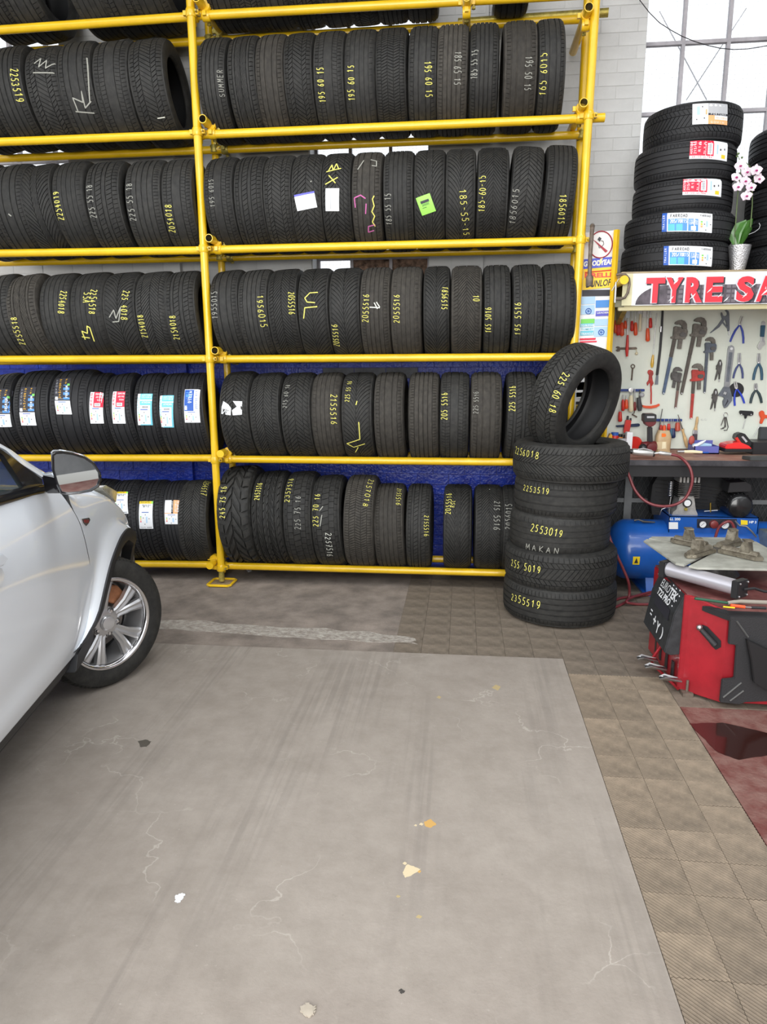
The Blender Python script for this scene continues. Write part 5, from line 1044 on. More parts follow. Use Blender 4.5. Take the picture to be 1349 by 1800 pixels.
single('air_hose', mb, HOSE, 'dark red hose drooping past the blue tank to the floor', 'hose', smooth=60)
mb = MB().tube(spl([g_(1150, 1062, .009), g_(1120, 1062, .009), g_(1102, 1058, .028), g_(1112, 1050, .028), g_(1140, 1042, .022), g_(1160, 1038, .022)]), .0085, 10)
single('air_hose', mb, HOSE, 'dark red hose coiled on the floor behind the tyre changer', 'hose', smooth=60)
mb = MB().box((3.45, -.18, 0), (3.85, .0, .02)); mb.box((3.45, -.18, .02), (3.85, .0, .445)); single('metal_box', mb, mat('dull_zinc', (.22, .26, .27), .4, .4, .25, 20), 'dull grey metal box right of the compressor behind the tyre changer', 'box', smooth=0, bevel=.004)

# ================================================================ TYRE CHANGER
tcg = thing('tyre_changer', 'red tyre changing machine with a worn grey turntable', 'tyre changer', (2.9, -1.2, 0))
plan = [(2.585, -.95), (2.603, -1.406), (2.632, -1.428), (2.744, -1.520), (3.35, -1.53), (3.35, -.95)]; ztop = [.455, .455, .455, .425, .425, .455]
mb = MB(); n = len(plan)
mb.add([(x, y, .012) for x, y in plan]+[(x, y, z) for (x, y), z in zip(plan, ztop)], [tuple(reversed(range(n))), tuple(range(n, 2*n))]+[(i, (i+1) % n, (i+1) % n+n, i+n) for i in range(n)])
part('cabinet', mb, REDP, tcg, 0, .004)
mb = MB().box((2.596, -1.418, .015), (2.640, -1.40, .458)); part('corner_channel', mb, REDP, tcg, 0, .003)
mb = MB(); mb.prism([(x*1+(.006 if x < 2.7 else 0), y+.006, z+.001) for (x, y), z in zip(plan, ztop)], (0, 0, .004)); part('top_plate', mb, mat('dusty_dark_red', (.10, .022, .022), .5, 0, 0, 9, .2, 40, col2=(.20, .08, .07)), tcg, 0)
mb = MB().tube([(2.648, -1.434, .43), (2.648, -1.434, .03)], .003, 6); part('seam', mb, BLK, tcg, 0)
# control head with lettering
cf = [(2.600, .462), (2.560, .365), (2.553, .315), (2.530, .185), (2.560, .172), (2.604, .178)]
cb = list(cf)
y0_, y1_ = -1.405, -1.03
mb = MB(); n = 6; mb.add([(x, y0_, z) for x, z in cf]+[(x, y1_, z) for x, z in cb], [tuple(range(n)), tuple(reversed(range(n, 2*n)))]+[(i, i+n, (i+1) % n+n, (i+1) % n) for i in range(n)])
part('control_head', mb, mat('charcoal_panel', (.028, .03, .033), .5, 0, .3, 30), tcg, 0, .004)
def headpt(u, v, seg, lift=.002):       # u 0..1 along from back to front, v down the slope
    a, b = V((cf[seg][0], 0, cf[seg][1])), V((cf[seg+1][0], 0, cf[seg+1][1])); q_ = a.lerp(b, v); nrm = V((-(a.z-b.z), 0, (a.x-b.x)))
    nrm = V((-(a.z-b.z), 0, a.x-b.x)).normalized(); q_ = q_+nrm*lift; return V((q_.x, y1_+(y0_-y1_)*u, q_.z))
def head_text(txt, u0, u1, v0, v1, seg, bold=0, m_=P_W):
    o_, a, b = headpt(u0, v1, seg), headpt(u1, v1, seg), headpt(u0, v0, seg); q_ = MB(); put_text(q_, txt, o_, a-o_, b-o_, 0, bold); return part('lettering', q_, m_, tcg, 0)
head_text('EURO', .22, .56, .22, .58, 0); head_text('TEK', .57, .86, .22, .62, 0, .03); head_text('T22', .22, .45, .66, .96, 0, .03); head_text('PRO', .49, .75, .66, .96, 0, .03)
for (u, v) in ((.60, .1), (.72, .12), (.84, .05), (.9, .25), (.88, .5), (.85, .8)):
    q_ = MB().box(tuple(headpt(u, v, 0)-V((.002, .003, .003))), tuple(headpt(u, v, 0)+V((.0, .003, .003)))); part('star_mark', q_, P_W, tcg, 0)
mb = MB(); a_, b_, c_, d_ = headpt(.22, .0, 1), headpt(.85, .0, 1), headpt(.85, 1, 1), headpt(.22, 1, 1); mb.add([a_, b_, c_, d_], [(0, 1, 2, 3)]); part('recess_strip', mb, P_K, tcg, 0)
head_text('+', .36, .47, .30, .62, 2, .02); head_text('Y', .52, .66, .35, .75, 2, .03); head_text(')', .74, .82, .35, .8, 2, .02); head_text('=', .18, .26, .25, .45, 2)
mb = MB()
# pedals and guard rail at the left foot
for (x, y) in ((1138, 1157), (1152, 1172), (1178, 1192)):
    p_ = atz(x, y, .075); mb = MB().prism([p_+V((-.045, -.01, 0)), p_+V((-.02, -.02, .012)), p_+V((.05, -.015, -.006)), p_+V((.05, .02, -.006)), p_+V((-.02, .022, .012)), p_+V((-.045, .016, 0))], (0, 0, -.006)); part('pedal', mb, STEEL, tcg, 0, .001)
for y in (-1.06, -1.14, -1.24, -1.34):
    mb = MB().box((2.588, y-.016, .04), (2.594+.0, y+.008, .12)); part('pedal_slot', mb, BLK, tcg, 0)
mb = MB().tube([(2.60, -1.15, .13), (2.54, -1.18, .05), (2.54, -1.22, .045), (2.60, -1.42, .02)], .007, 8); part('guard_bar', mb, REDP, tcg, 50)
mb = MB().box((2.61, -1.46, 0), (2.655, -1.415, .018)); mb.tube([(2.633, -1.437, .0), (2.633, -1.437, .07)], .006, 8); part('floor_fixing', mb, RUST, tcg, 40)
# slanted keyhole with rubber lever on the front face
fd = V((.112, -.093, 0)).normalized(); fnn = V((-.64, -.77, 0)).normalized()
def fp(px, py, off=.0):
    d = ray(px, py); p0_ = V((2.632, -1.428, 0)); nn = V((fd.y, -fd.x, 0)).normalized(); t_ = (p0_-CAM).dot(nn)/d.dot(nn); q_ = CAM+d*t_; return q_+ (nn if nn.y < 0 else -nn)*off
mb = MB().prism([fp(x, y, .001) for x, y in ((1228, 1101), (1236, 1098), (1244, 1101), (1268, 1126), (1268, 1137), (1259, 1142), (1252, 1136))], (0, -.002, 0)); part('slot', mb, BLK, tcg, 0)
mb = MB().tube([fp(1234, 1102, .02), fp(1260, 1133, .012)], [.010, .012], 10); part('lever', mb, BLKR, tcg, 40)
mb = MB().ball(fp(1234, 1101, .022), .014, 10); part('lever_tip', mb, STEEL, tcg, 40)
# rubber side buffer, black, with bars
Yf = -1.535
mb = MB().prism(quad([(1282, 1082), (1420, 1084), (1420, 1228), (1310, 1232), (1298, 1236), (1264, 1232), (1268, 1192), (1289, 1190), (1293, 1132), (1279, 1130)], Yf), (0, -.014, 0)); part('bead_buffer', mb, BLKR, tcg, 0, .003)
for (a_, b_) in (((1272, 1226), (1304, 1200)), ((1284, 1232), (1308, 1214)), ((1296, 1092), (1316, 1120))):
    mb = MB().tube([at(*a_, Yf-.016), at(*b_, Yf-.016)], .004, 6); part('buffer_rib', mb, mat('worn_rubber_edge', (.08, .08, .078), .6), tcg, 0)
mb = MB().prism(quad([(1310, 1121), (1349, 1140), (1440, 1180), (1440, 1214), (1349, 1212), (1322, 1196), (1318, 1160)], Yf-.03), (0, -.025, 0)); part('breaker_blade', mb, GUARD, tcg, 0, .003)
# tray
trp = [fp(1224, 1055, .0)]
mb = MB().prism([(2.655, -1.46, .405), (2.742, -1.545, .392), (3.34, -1.545, .392), (3.34, -1.50, .405), (2.74, -1.49, .41)], (0, 0, .026)); part('tool_tray', mb, BLK, tcg, 0, .003)
# table: octagonal plate quartered by slots
Zt = .565; cxy = V((2.828, -1.048, 0)); cor = [atz(x, y, Zt) for x, y in ((1133, 950), (1144, 943), (1307, 947), (1349, 968), (1349, 1003), (1213, 998), (1194, 993), (1178, 989))]
c = V((2.832, -1.045, Zt)); ring = [(-.285, .20), (-.225, .285), (.225, .285), (.285, .21), (.285, -.21), (.16, -.30), (-.19, -.295), (-.255, -.235)]
TOPM = mat('worn_turntable', (.30, .30, .26), .5, .3, 0, 7, .2, 30, col2=(.55, .56, .50))
ang0 = rad(2); R2 = Matrix.Rotation(ang0, 3, 'Z'); corners = [c+R2 @ V((x, y, 0)) for x, y in ring]
# four plates separated by diagonal slots
def sector(i0, idx):
    pts = [c]+[corners[k] for k in idx]; cen = sum(pts, V())/len(pts); pts = [cen+(p_-cen)*.965 for p_ in pts]; q_ = MB().prism(pts, (0, 0, -.010)); part('table_plate', q_, TOPM, tcg, 0, .002)
sector(0, [0, 7, 6]) if False else None
for idx in ([1, 2], [3, 4], [5, 6], [7, 0]):
    a_, b_ = corners[idx[0]], corners[idx[1]]
    mid0 = corners[(idx[0]-1) % 8].lerp(a_, .5) if True else a_
    pts = [c, corners[(idx[0]-1) % 8].lerp(a_, .52), a_, b_, b_.lerp(corners[(idx[1]+1) % 8], .48)]; cen = sum(pts, V())/5
    pts = [cen+(p_-cen)*.945 for p_ in pts]; q_ = MB().prism(pts, (0, 0, -.010)); part('table_plate', q_, TOPM, tcg, 0, .002)
JAW = mat('jaw_steel', (.14, .12, .09), .5, .6, 0, 25, .4, 60, col2=(.30, .27, .21))
for k, a_ in enumerate((45, 135, 225, 315)):
    a_ = rad(a_-3); d_ = V((cos(a_), sin(a_)*1.0, 0)); e_ = V((-d_.y, d_.x, 0)); p_ = c+V((0, 0, .002))
    q_ = MB().prism([p_+d_*.03-e_*.028, p_+d_*.21-e_*.030, p_+d_*.235, p_+d_*.21+e_*.030, p_+d_*.03+e_*.028], (0, 0, .018)); q_.tube([p_+d_*.04+V((0, 0, .018)), p_+d_*.21+V((0, 0, .018))], .02, 8)
    jw = part('clamping_jaw', q_, JAW, tcg, 0, .003)
    b_ = p_+d_*(.155 if k != 1 else .14)+V((0, 0, .03)); q_ = MB().prism([b_-e_*.022-d_*.03, b_-e_*.022+d_*.02, b_-e_*.022+d_*.01+V((0, 0, .05)), b_-e_*.022-d_*.012+V((0, 0, .05))], e_*.044); q_.box(tuple(b_+V((-.02, -.02, .048))), tuple(b_+V((.02, .02, .056)))); part('jaw_claw', q_, JAW, jw, 0, .002)
q_ = MB().lathe([(0, .012), (.035, .012), (.035, 0), (0, 0)], c, n=16); part('spindle_cap', q_, DSTEEL, tcg, 30)
q_ = MB().lathe([(.09, 0), (.12, .004), (.10, .03), (.10, .09), (0, .09)], (c.x, c.y, .455), n=28); part('spindle_boss', q_, DSTEEL, tcg, 40)
# pneumatic cylinder slung below the table
a_, b_ = atz(1176, 1000, .515), atz(1296, 1033, .515); ax = (b_-a_).normalized(); q_ = MB().tube([a_, b_], .034, 24); part('air_cylinder', q_, mat('anodised', (.58, .57, .62), .35, .6), tcg, 50)
for p_, s_ in ((a_, -1), (b_, 1)):
    q_ = MB().box((-.016, -.038, -.038), (.016, .038, .038), 0, Matrix.Translation(p_+ax*s_*.012) @ ax.to_track_quat('X', 'Z').to_matrix().to_4x4()); part('cylinder_end', q_, BLK, tcg, 0, .003)
    for dy in (-.028, .028):
        for dz in (-.028, .028):
            m_ = Matrix.Translation(p_+ax*s_*.03) @ ax.to_track_quat('X', 'Z').to_matrix().to_4x4(); q_ = MB().ball(m_ @ V((0, dy, dz)), .005, 6); part('cylinder_bolt', q_, STEEL, tcg, 30)
q_ = MB().tube([b_+ax*.03, b_+ax*.03+V((.05, .02, 0)), b_+V((.12, .02, -.02)), b_+V((.22, .0, -.02))], .006, 8); part('pneumatic_line', q_, BLK, tcg, 60)
# things lying in the tray
def lying(name, label, cat, parts_):
    t_ = thing(name, label, cat, parts_[0][1][0])
    for nm, pts, r_, m_ in parts_: q_ = MB().tube(pts, r_, 8); part(nm, q_, m_, t_, 50)
lying('chisel', 'dark green handled tool lying in the tyre changer tray', 'hand tool', [('shaft', [at(1222, 1052, -1.50), at(1282, 1060, -1.50)], .006, mat('dark_green', (.02, .09, .05), .5))])
lying('brush', 'grey dusty paste brush lying in the tyre changer tray', 'brush', [('handle', [at(1280, 1060, -1.50), at(1300, 1057, -1.5), at(1349, 1059, -1.5)], .009, mat('dusty_wood', (.28, .25, .21), .8))])
lying('screwdriver', 'orange handled screwdriver lying in the tyre changer tray', 'screwdriver', [('handle', [at(1285, 1064, -1.54), at(1310, 1067, -1.54)], .007, ORNG), ('shank', [at(1310, 1067, -1.54), at(1322, 1068, -1.54)], .0025, STEEL), ('pommel', [at(1322, 1068, -1.54), at(1347, 1069, -1.54)], .006, BLK)])
lying('pencil', 'yellow marking pencil lying beside the orange screwdriver', 'pencil', [('body', [at(1272, 1066.5, -1.545), at(1292, 1068.5, -1.545)], .0035, P_Y)])
# ================================================================ HAND TOOLS on the board, built at their real distance
BY = .499
G8 = 'hand tools hung on the pale green board'
Z4 = lambda p_: (1140+p_[0]/7.2, 530+p_[1]/7.2)
Z5 = lambda p_: (1230+p_[0]/7.2, 530+p_[1]/7.2)
ZA = lambda p_: (1080+p_[0]/5.015, 520+p_[1]/5.015)
ZB_ = lambda p_: (1060+p_[0]/9.64, 670+p_[1]/9.64)
ZC = lambda p_: (1040+p_[0]/4.366, 600+p_[1]/4.366)
def tool(name, label, cat, px, Y=BY, group=G8): return thing(name, label, cat, at(*px, Y), group)
def slab(par, name, pts, m_, Y=BY-.012, th=.012, bev=.0015, f=None):
    f = f or (lambda p_: p_); l = [at(*f(p_), Y) for p_ in pts]; q_ = MB().prism(l, (0, th, 0)); return part(name, q_, m_, par, 0, bev)
def rod(par, name, pts, r, m_, Y=BY-.012, n=10, f=None):
    f = f or (lambda p_: p_); q_ = MB().tube([at(*f(p_), Y) for p_ in pts], r, n); return part(name, q_, m_, par, 50)
PWH = mat('pipe_wrench_iron', (.17, .155, .135), .5, .5, .3, 30, .25); PWB = mat('pipe_wrench_blue', (.08, .12, .20), .5, .2, .25, 20); PWG = mat('pipe_wrench_brown', (.105, .09, .078), .55, .3, .25, 20); PWR = mat('pipe_wrench_red', (.48, .045, .035), .45, 0, .25, 18); PWBL = mat('pipe_wrench_slate', (.11, .13, .165), .5, .3, .25, 20)
def pipe_wrench(label, A, B, hs, head, upper, lower, mir=1):
    A, B = V((*A, 0)), V((*B, 0)); A0, B0 = V((338, 476, 0)), V((195, 1170, 0)); s_ = (B-A).length/(B0-A0).length
    ang = math.atan2((B-A).y, (B-A).x); a0 = math.atan2((B0-A0).y, (B0-A0).x)
    if mir < 0: a0 = math.atan2((B0-A0).y, -(B0-A0).x)
    def tf(p_, hd):
        d = V((p_[0]-A0.x, p_[1]-A0.y, 0)); d.x *= mir; k = hs/7.2 if hd else s_; th = ang-a0; return (A.x+(d.x*cos(th)-d.y*sin(th))*k, A.y+(d.x*sin(th)+d.y*cos(th))*k)
    H = lambda p_: tf(p_, True); L_ = lambda p_: tf(p_, False)
    t_ = tool('pipe_wrench', label, 'pipe wrench', tuple(A[:2]))
    slab(t_, 'hook_jaw', [(338, 283), (350, 258), (385, 238), (425, 232), (465, 245), (493, 285), (495, 345), (435, 340), (430, 305), (400, 290), (375, 292)], head[0], BY-.026, .018, .002, H)
    slab(t_, 'jaw_shank', [(385, 480), (440, 480), (420, 602), (370, 598)], head[0], BY-.022, .012, .0015, H)
    slab(t_, 'housing', [(330, 325), (350, 310), (425, 325), (425, 345), (495, 345), (505, 380), (495, 430), (465, 478), (365, 478), (295, 470), (292, 445), (320, 438)], head[1], BY-.030, .024, .002, H)
    slab(t_, 'nut', [(402, 400), (440, 390), (485, 400), (482, 440), (440, 450), (402, 435)], DSTEEL, BY-.038, .012, .002, H)
    w_ = hs/7.2/s_; k = lambda x, y: (338+(x-338)*w_ if y < 800 else x, y)
    hw = 22*w_
    def hpt(f_, side):
        c_ = A0.lerp(B0, f_); d = (B0-A0).normalized(); return (c_.x-d.y*side*hw*(1.05-.25*f_), c_.y+d.x*side*hw*(1.05-.25*f_))
    slab(t_, 'handle', [hpt(0, -1), hpt(0, 1), hpt(.33, 1), hpt(.33, -1)], upper, BY-.022, .014, .002, L_)
    slab(t_, 'grip', [hpt(.33, -1), hpt(.33, 1), hpt(.97, 1), hpt(1.01, .4), hpt(1.01, -.4), hpt(.97, -1)], lower, BY-.021, .013, .002, L_)
    c_ = at(*L_(hpt(.985, 0)), BY-.0215); q_ = MB().lathe([(.004, 0), (0, 0)], c_, (0, 1, 0), 10); part('hang_hole', q_, P_W, t_, 0)
pipe_wrench('large pipe wrench with iron head and blue handle, leftmost of the big ones', (1186.9, 596.1), (1167.1, 692.5), 1, (PWH, PWH), PWG, PWB)
pipe_wrench('largest pipe wrench all brown iron, second from left', (1220.6, 591.8), (1199, 692.8), 1.02, (PWH, PWH), PWG, PWG)
pipe_wrench('slate blue pipe wrench hanging highest right of the brown one', (1243.9, 620.3), (1239.4, 691), .8, (PWH, PWBL), PWBL, PWBL)
pipe_wrench('small dark grey pipe wrench with jaw facing right, lower middle', (1194.2, 671.7), (1188.3, 717.5), .74, (DSTEEL, DSTEEL), PWG, mat('pale_rust', (.20, .12, .10), .6), -1)
pipe_wrench('red pipe wrench with dark hook jaw', (1220.6, 670.3), (1215.7, 736.3), .9, (PWH, PWR), PWG, PWR)
def pliers(label, jaw, piv, h1, h2, hm, jm, f=Z5, r=.0065, bow=10):
    t_ = tool('pliers', label, 'pliers', f(piv)); J, Pv = V((*f(jaw), 0)), V((*f(piv), 0)); d = (J-Pv); L = d.length; d.normalize(); e = V((-d.y, d.x, 0))
    for s_ in (-1, 1):
        slab(t_, 'jaw', [tuple((Pv+e*s_*.3*1)[:2]), tuple((Pv+e*s_*2.6)[:2]), tuple((Pv+d*L*.45+e*s_*3.0)[:2]), tuple((J+e*s_*2.2)[:2]), tuple((J+e*s_*.9)[:2]), tuple((Pv+d*L*.4+e*s_*.4)[:2])][::s_], jm, BY-.016, .010, .001)
    for h_, s_ in ((h1, -1), (h2, 1)):
        Hh = V((*f(h_), 0)); m1 = Pv.lerp(Hh, .35)+V((s_*bow/7.2*1.6, 0, 0)); m2 = Pv.lerp(Hh, .7)+V((s_*bow/7.2*1.2, 0, 0))
        rod(t_, 'grip', [tuple(Pv[:2]), tuple(m1[:2]), tuple(m2[:2]), tuple(Hh[:2])], [r*.6, r, r, r*.9], hm, BY-.011)
    q_ = MB().lathe([(.006, 0), (.006, -.004), (0, -.005)], at(Pv.x, Pv.y, BY-.015), (0, 1, 0), 12); part('rivet', q_, jm, t_, 0)
LJ = mat('bright_jaw', (.62, .62, .60), .35, .7)
TEAL = mat('teal_grip', (.03, .10, .17), .45)
pliers('pliers with bright jaws and blue handles, top row of board', (545, 185), (515, 290), (390, 510), (558, 530), BLUH, LJ)
pliers('long nose pliers with dull blue handles, middle row', (510, 650), (507, 785), (430, 972), (548, 972), mat('dull_blue_grip', (.06, .08, .24), .5), STEEL)
pliers('snips with bright blue handles hung over the black disc', (455, 1010), (470, 1100), (450, 1318), (570, 1288), mat('bright_blue_grip', (.03, .07, .60), .4), LJ)
pliers('combination pliers with dark teal handles, middle row right', (757, 655), (755, 775), (685, 993), (790, 993), TEAL, STEEL, Z5, .0085)
pliers('small pliers with black teal handles, lower row right', (718, 1035), (718, 1112), (648, 1288), (788, 1283), mat('black_teal_grip', (.025, .05, .06), .45), STEEL, Z5, .0085)
t = tool('abrasive_disc', 'black round disc behind the blue handled snips', 'disc', Z5((465, 1115))); q_ = MB().lathe([(0, 0), (.048, 0), (.048, -.004), (.012, -.004), (0, -.002)], at(*Z5((465, 1118)), BY-.001), (0, 1, 0), 32); part('disc', q_, BLK, t, 0)
t = tool('locking_pliers', 'large open locking pliers of grey steel, top of the board', 'pliers', Z5((325, 200)))
GST = mat('grey_steel', (.18, .20, .23), .42, .6, .2, 20)
slab(t, 'upper_jaw', [(345, 105), (372, 120), (382, 160), (385, 350), (378, 380), (362, 375), (350, 300), (332, 230), (318, 215), (330, 190), (355, 165), (350, 135), (330, 112)], GST, f=Z5)
slab(t, 'lower_jaw', [(277, 135), (290, 140), (300, 175), (325, 185), (332, 215), (300, 250), (275, 160)], GST, BY-.015, f=Z5)
slab(t, 'handle', [(300, 205), (320, 235), (255, 325), (150, 398), (135, 400), (235, 300)], GST, f=Z5); slab(t, 'link', [(285, 262), (300, 250), (372, 335), (360, 350)], GST, BY-.014, .006, .001, Z5); rod(t, 'adjusting_screw', [(375, 375), (376, 425)], .004, STEEL, f=Z5)
for lab, o_ in (('small black locking pliers beside the blue pipe wrench handle', (0, 0)), ('small black locking pliers, lower one left of the big adjustable wrench', (-55, 368))):
    t = tool('locking_pliers', lab, 'pliers', Z5((255+o_[0], 860+o_[1]))); g2 = lambda p_: Z5((p_[0]+o_[0], p_[1]+o_[1]))
    slab(t, 'body', [(250, 745), (265, 733), (280, 742), (293, 790), (285, 860), (268, 925), (262, 985), (248, 985), (250, 920), (225, 870), (213, 855), (220, 835), (215, 815), (235, 790)], DSTEEL, BY-.016, f=g2)
    slab(t, 'lever', [(225, 870), (245, 900), (215, 985), (195, 1003), (200, 975)], DSTEEL, f=g2); rod(t, 'adjusting_screw', [(252, 985), (250, 1018)], .0035, STEEL, f=g2)
    slab(t, 'jaw_gap', [(258, 765), (270, 760), (272, 790), (262, 812)], P_W, BY-.0175, .001, 0, g2)
t = tool('adjustable_wrench', 'large steel adjustable wrench hanging head down', 'wrench', Z5((400, 600)))
slab(t, 'handle', [(362, 600), (372, 565), (410, 552), (440, 570), (447, 610), (385, 1085), (315, 1078)], mat('satin_steel', (.38, .39, .40), .38, .8, .12, 20), f=Z5)
slab(t, 'handle_recess', [(378, 640), (420, 645), (375, 1020), (338, 1015)], GST, BY-.0135, .001, 0, Z5)
slab(t, 'head', [(315, 1078), (388, 1085), (400, 1140), (418, 1215), (415, 1255), (360, 1330), (320, 1352), (303, 1310), (300, 1262), (320, 1225), (300, 1205), (240, 1192)], GST, BY-.018, .018, .002, Z5)
slab(t, 'jaw_slot', [(355, 1235), (368, 1262), (328, 1325), (322, 1318), (350, 1262)], P_K, BY-.0195, .001, 0, Z5); slab(t, 'worm_screw', [(312, 1135), (355, 1148), (340, 1185), (298, 1172)], P_K, BY-.0195, .001, 0, Z5)
for k in range(4): rod(t, 'worm_ridge', [(318+k*9, 1140+k*3), (306+k*9, 1172+k*3)], .0016, STEEL, BY-.021, 6, Z5)
q_ = MB().lathe([(.009, 0), (0, 0)], at(*Z5((408, 597)), BY-.0135), (0, 1, 0), 14); part('hang_hole', q_, P_W, t, 0)
t = tool('adjustable_wrench', 'small adjustable wrench with teal grip near the right edge', 'wrench', Z5((810, 300)))
slab(t, 'handle', [(790, 270), (800, 250), (820, 245), (838, 262), (842, 300), (822, 480), (835, 520), (780, 520), (780, 430)], STEEL, f=Z5); slab(t, 'grip', [(786, 300), (838, 300), (824, 450), (778, 445)], TEAL, BY-.017, .018, .002, Z5)
slab(t, 'head', [(770, 500), (840, 525), (835, 545), (795, 570), (785, 605), (755, 608), (738, 580), (740, 555)], LJ, BY-.015, .014, .002, Z5)
t = tool('hex_key_set', 'bunch of black hex keys on a ring', 'hex keys', Z5((333, 1430)))
q_ = MB().tube([at(*Z5((333+26*cos(a), 1435+30*sin(a))), BY-.01) for a in [2*pi*i/14 for i in range(14)]], .002, 6, closed=True); part('ring', q_, STEEL, t, 50)
for pts in ([(315, 1465), (275, 1570)], [(322, 1462), (325, 1560), (310, 1605), (270, 1612)], [(340, 1462), (365, 1590), (350, 1628), (310, 1632)], [(330, 1462), (332, 1590), (290, 1600)]): rod(t, 'key', pts, .0028, DSTEEL, f=Z5)
t = tool('t_handle_driver', 'black T handle driver with thin shank', 'driver', Z5((600, 1400)))
slab(t, 'handle', [(515, 1385), (530, 1380), (680, 1388), (690, 1405), (685, 1440), (650, 1448), (610, 1440), (600, 1480), (580, 1485), (575, 1438), (530, 1432), (513, 1415)], BLK, BY-.02, .02, .003, Z5); rod(t, 'shank', [(588, 1480), (550, 1612)], .0022, STEEL, f=Z5)
for x in (535, 657): q_ = MB().ball(at(*Z5((x, 1430)), BY-.021), .004, 8); part('end_stud', q_, P_W, t, 30)
t = tool('t_handle_driver', 'orange red T handle driver cut by the right frame edge', 'driver', Z5((810, 1440)))
slab(t, 'handle', [(765, 1400), (800, 1378), (825, 1395), (830, 1435), (900, 1440), (900, 1475), (830, 1478), (795, 1552), (770, 1545), (785, 1480), (765, 1440)], ORNG, BY-.02, .02, .003, Z5); rod(t, 'shank', [(780, 1545), (688, 1710)], .0022, STEEL, f=Z5)
# pry bar, oil filter claw, spanners
t = tool('pry_bar', 'long black pry bar with flat blade end', 'pry bar', ZA((415, 300)))
slab(t, 'bar', [(424, 105), (440, 105), (432, 300), (418, 480), (392, 700), (370, 700), (398, 480), (412, 300)], BLK, BY-.016, .014, .002, ZA); slab(t, 'blade', [(372, 700), (392, 700), (390, 782), (360, 782)], GST, BY-.010, .006, .001, ZA); rod(t, 'glint_collar', [(415, 270), (411, 320)], .0075, STEEL, BY-.014, f=ZA)
t = tool('screwdriver', 'long thin screwdriver with amber handle', 'screwdriver', ZA((350, 480))); rod(t, 'shank', [(378, 150), (371, 190), (345, 520)], .0022, STEEL, f=ZA); rod(t, 'handle', [(345, 520), (340, 560), (336, 600), (335, 632)], [.006, .009, .011, .007], mat('amber_handle', (.70, .42, .04), .3, coat=.3), f=ZA)
t = tool('spanner', 'dark open ended spanner lying across the screwdriver tip', 'spanner', ZA((100, 465))); slab(t, 'shank', [(45, 455), (195, 452), (205, 462), (200, 474), (48, 476)], RUST, BY-.008, .006, .001, ZA); slab(t, 'jaw', [(48, 448), (30, 445), (15, 455), (30, 462), (30, 470), (15, 480), (30, 492), (50, 490), (60, 468)], RUST, BY-.010, .008, .001, ZA)
t = tool('hook_and_bulb', 'small cream hook with bulb end by the spanner', 'hook', ZA((200, 500))); rod(t, 'stem', [(192, 470), (200, 495)], .002, CREAM, f=ZA); q_ = MB().ball(at(*ZA((198, 508)), BY-.014), .010, 8); part('bulb', q_, CREAM, t, 40)
t = tool('spanner', 'small ring spanner hanging alone below the screwdrivers', 'spanner', ZA((165, 620))); rod(t, 'shank', [(165, 632), (155, 745)], .0048, RUST, f=ZA); q_ = MB().tube([at(*ZA((166+16*cos(a), 622+17*sin(a))), BY-.011) for a in [2*pi*i/12 for i in range(12)]], .0034, 6, closed=True); part('ring', q_, RUST, t, 50)
t = tool('filter_wrench', 'red anchor shaped tool with curved bar over a small spanner', 'wrench', ZC((458, 300)))
slab(t, 'open_jaw', [(438, 222), (455, 218), (475, 228), (478, 250), (468, 268), (472, 300), (480, 322), (465, 345), (462, 320), (445, 320), (432, 342), (426, 320), (442, 295), (445, 260), (432, 240)], mat('dull_red_iron', (.42, .05, .04), .5, .2, .3, 30), f=ZC)
rod(t, 'shaft', [(455, 300), (460, 400), (459, 480)], .0045, RED, BY-.018, f=ZC); slab(t, 'curved_bar', [(393, 488), (420, 495), (460, 496), (500, 488), (522, 478), (528, 492), (500, 508), (460, 516), (420, 514), (396, 506)], ORNG, BY-.020, .016, .002, ZC)
# screwdriver rack, top left
STRIP = mat('navy_strip', (.01, .04, .22), .4)
def strip(label, p0_, p1_, Y=BY-.03):
    a, b = at(*p0_, Y), at(*p1_, Y); q_ = MB().box((a.x, Y, a.z-.012), (b.x, Y+.028, a.z+.004)); return single('tool_strip', q_, STRIP, label, 'tool rack', 'navy tool holding strips', smooth=0, bevel=.002)
strip('navy tool strip under the sign holding red screwdrivers', (1081, 543), (1152, 543)); strip('navy tool strip behind the leaning tyre at mid board height', (1090, 685), (1134, 685)); strip('navy tool strip above the bench behind the beige bottle', (1142, 737.5), (1200, 737.5))
def sdr(label, x, y0_, y1_, y2_, m_=ORNG, r=.008, f=ZA, sh=.0025, Y=BY-.035, dx=0, cat='screwdriver', nm='screwdriver'):
    r *= 1.35; t_ = tool(nm, label, cat, f((x, y1_)), Y); rod(t_, 'shank', [(x, y0_), (x+dx*.5, y1_)], sh, STEEL, Y, f=f); L = y2_-y1_
    rod(t_, 'handle', [(x+dx*.5, y1_), (x+dx*.6, y1_+L*.15), (x+dx*.8, y1_+L*.6), (x+dx, y2_-L*.1), (x+dx, y2_)], [r*.6, r*.85, r, r*1.05, r*.6], m_, Y, 12, f)
GS = 'red handled screwdrivers in the strip under the sign'
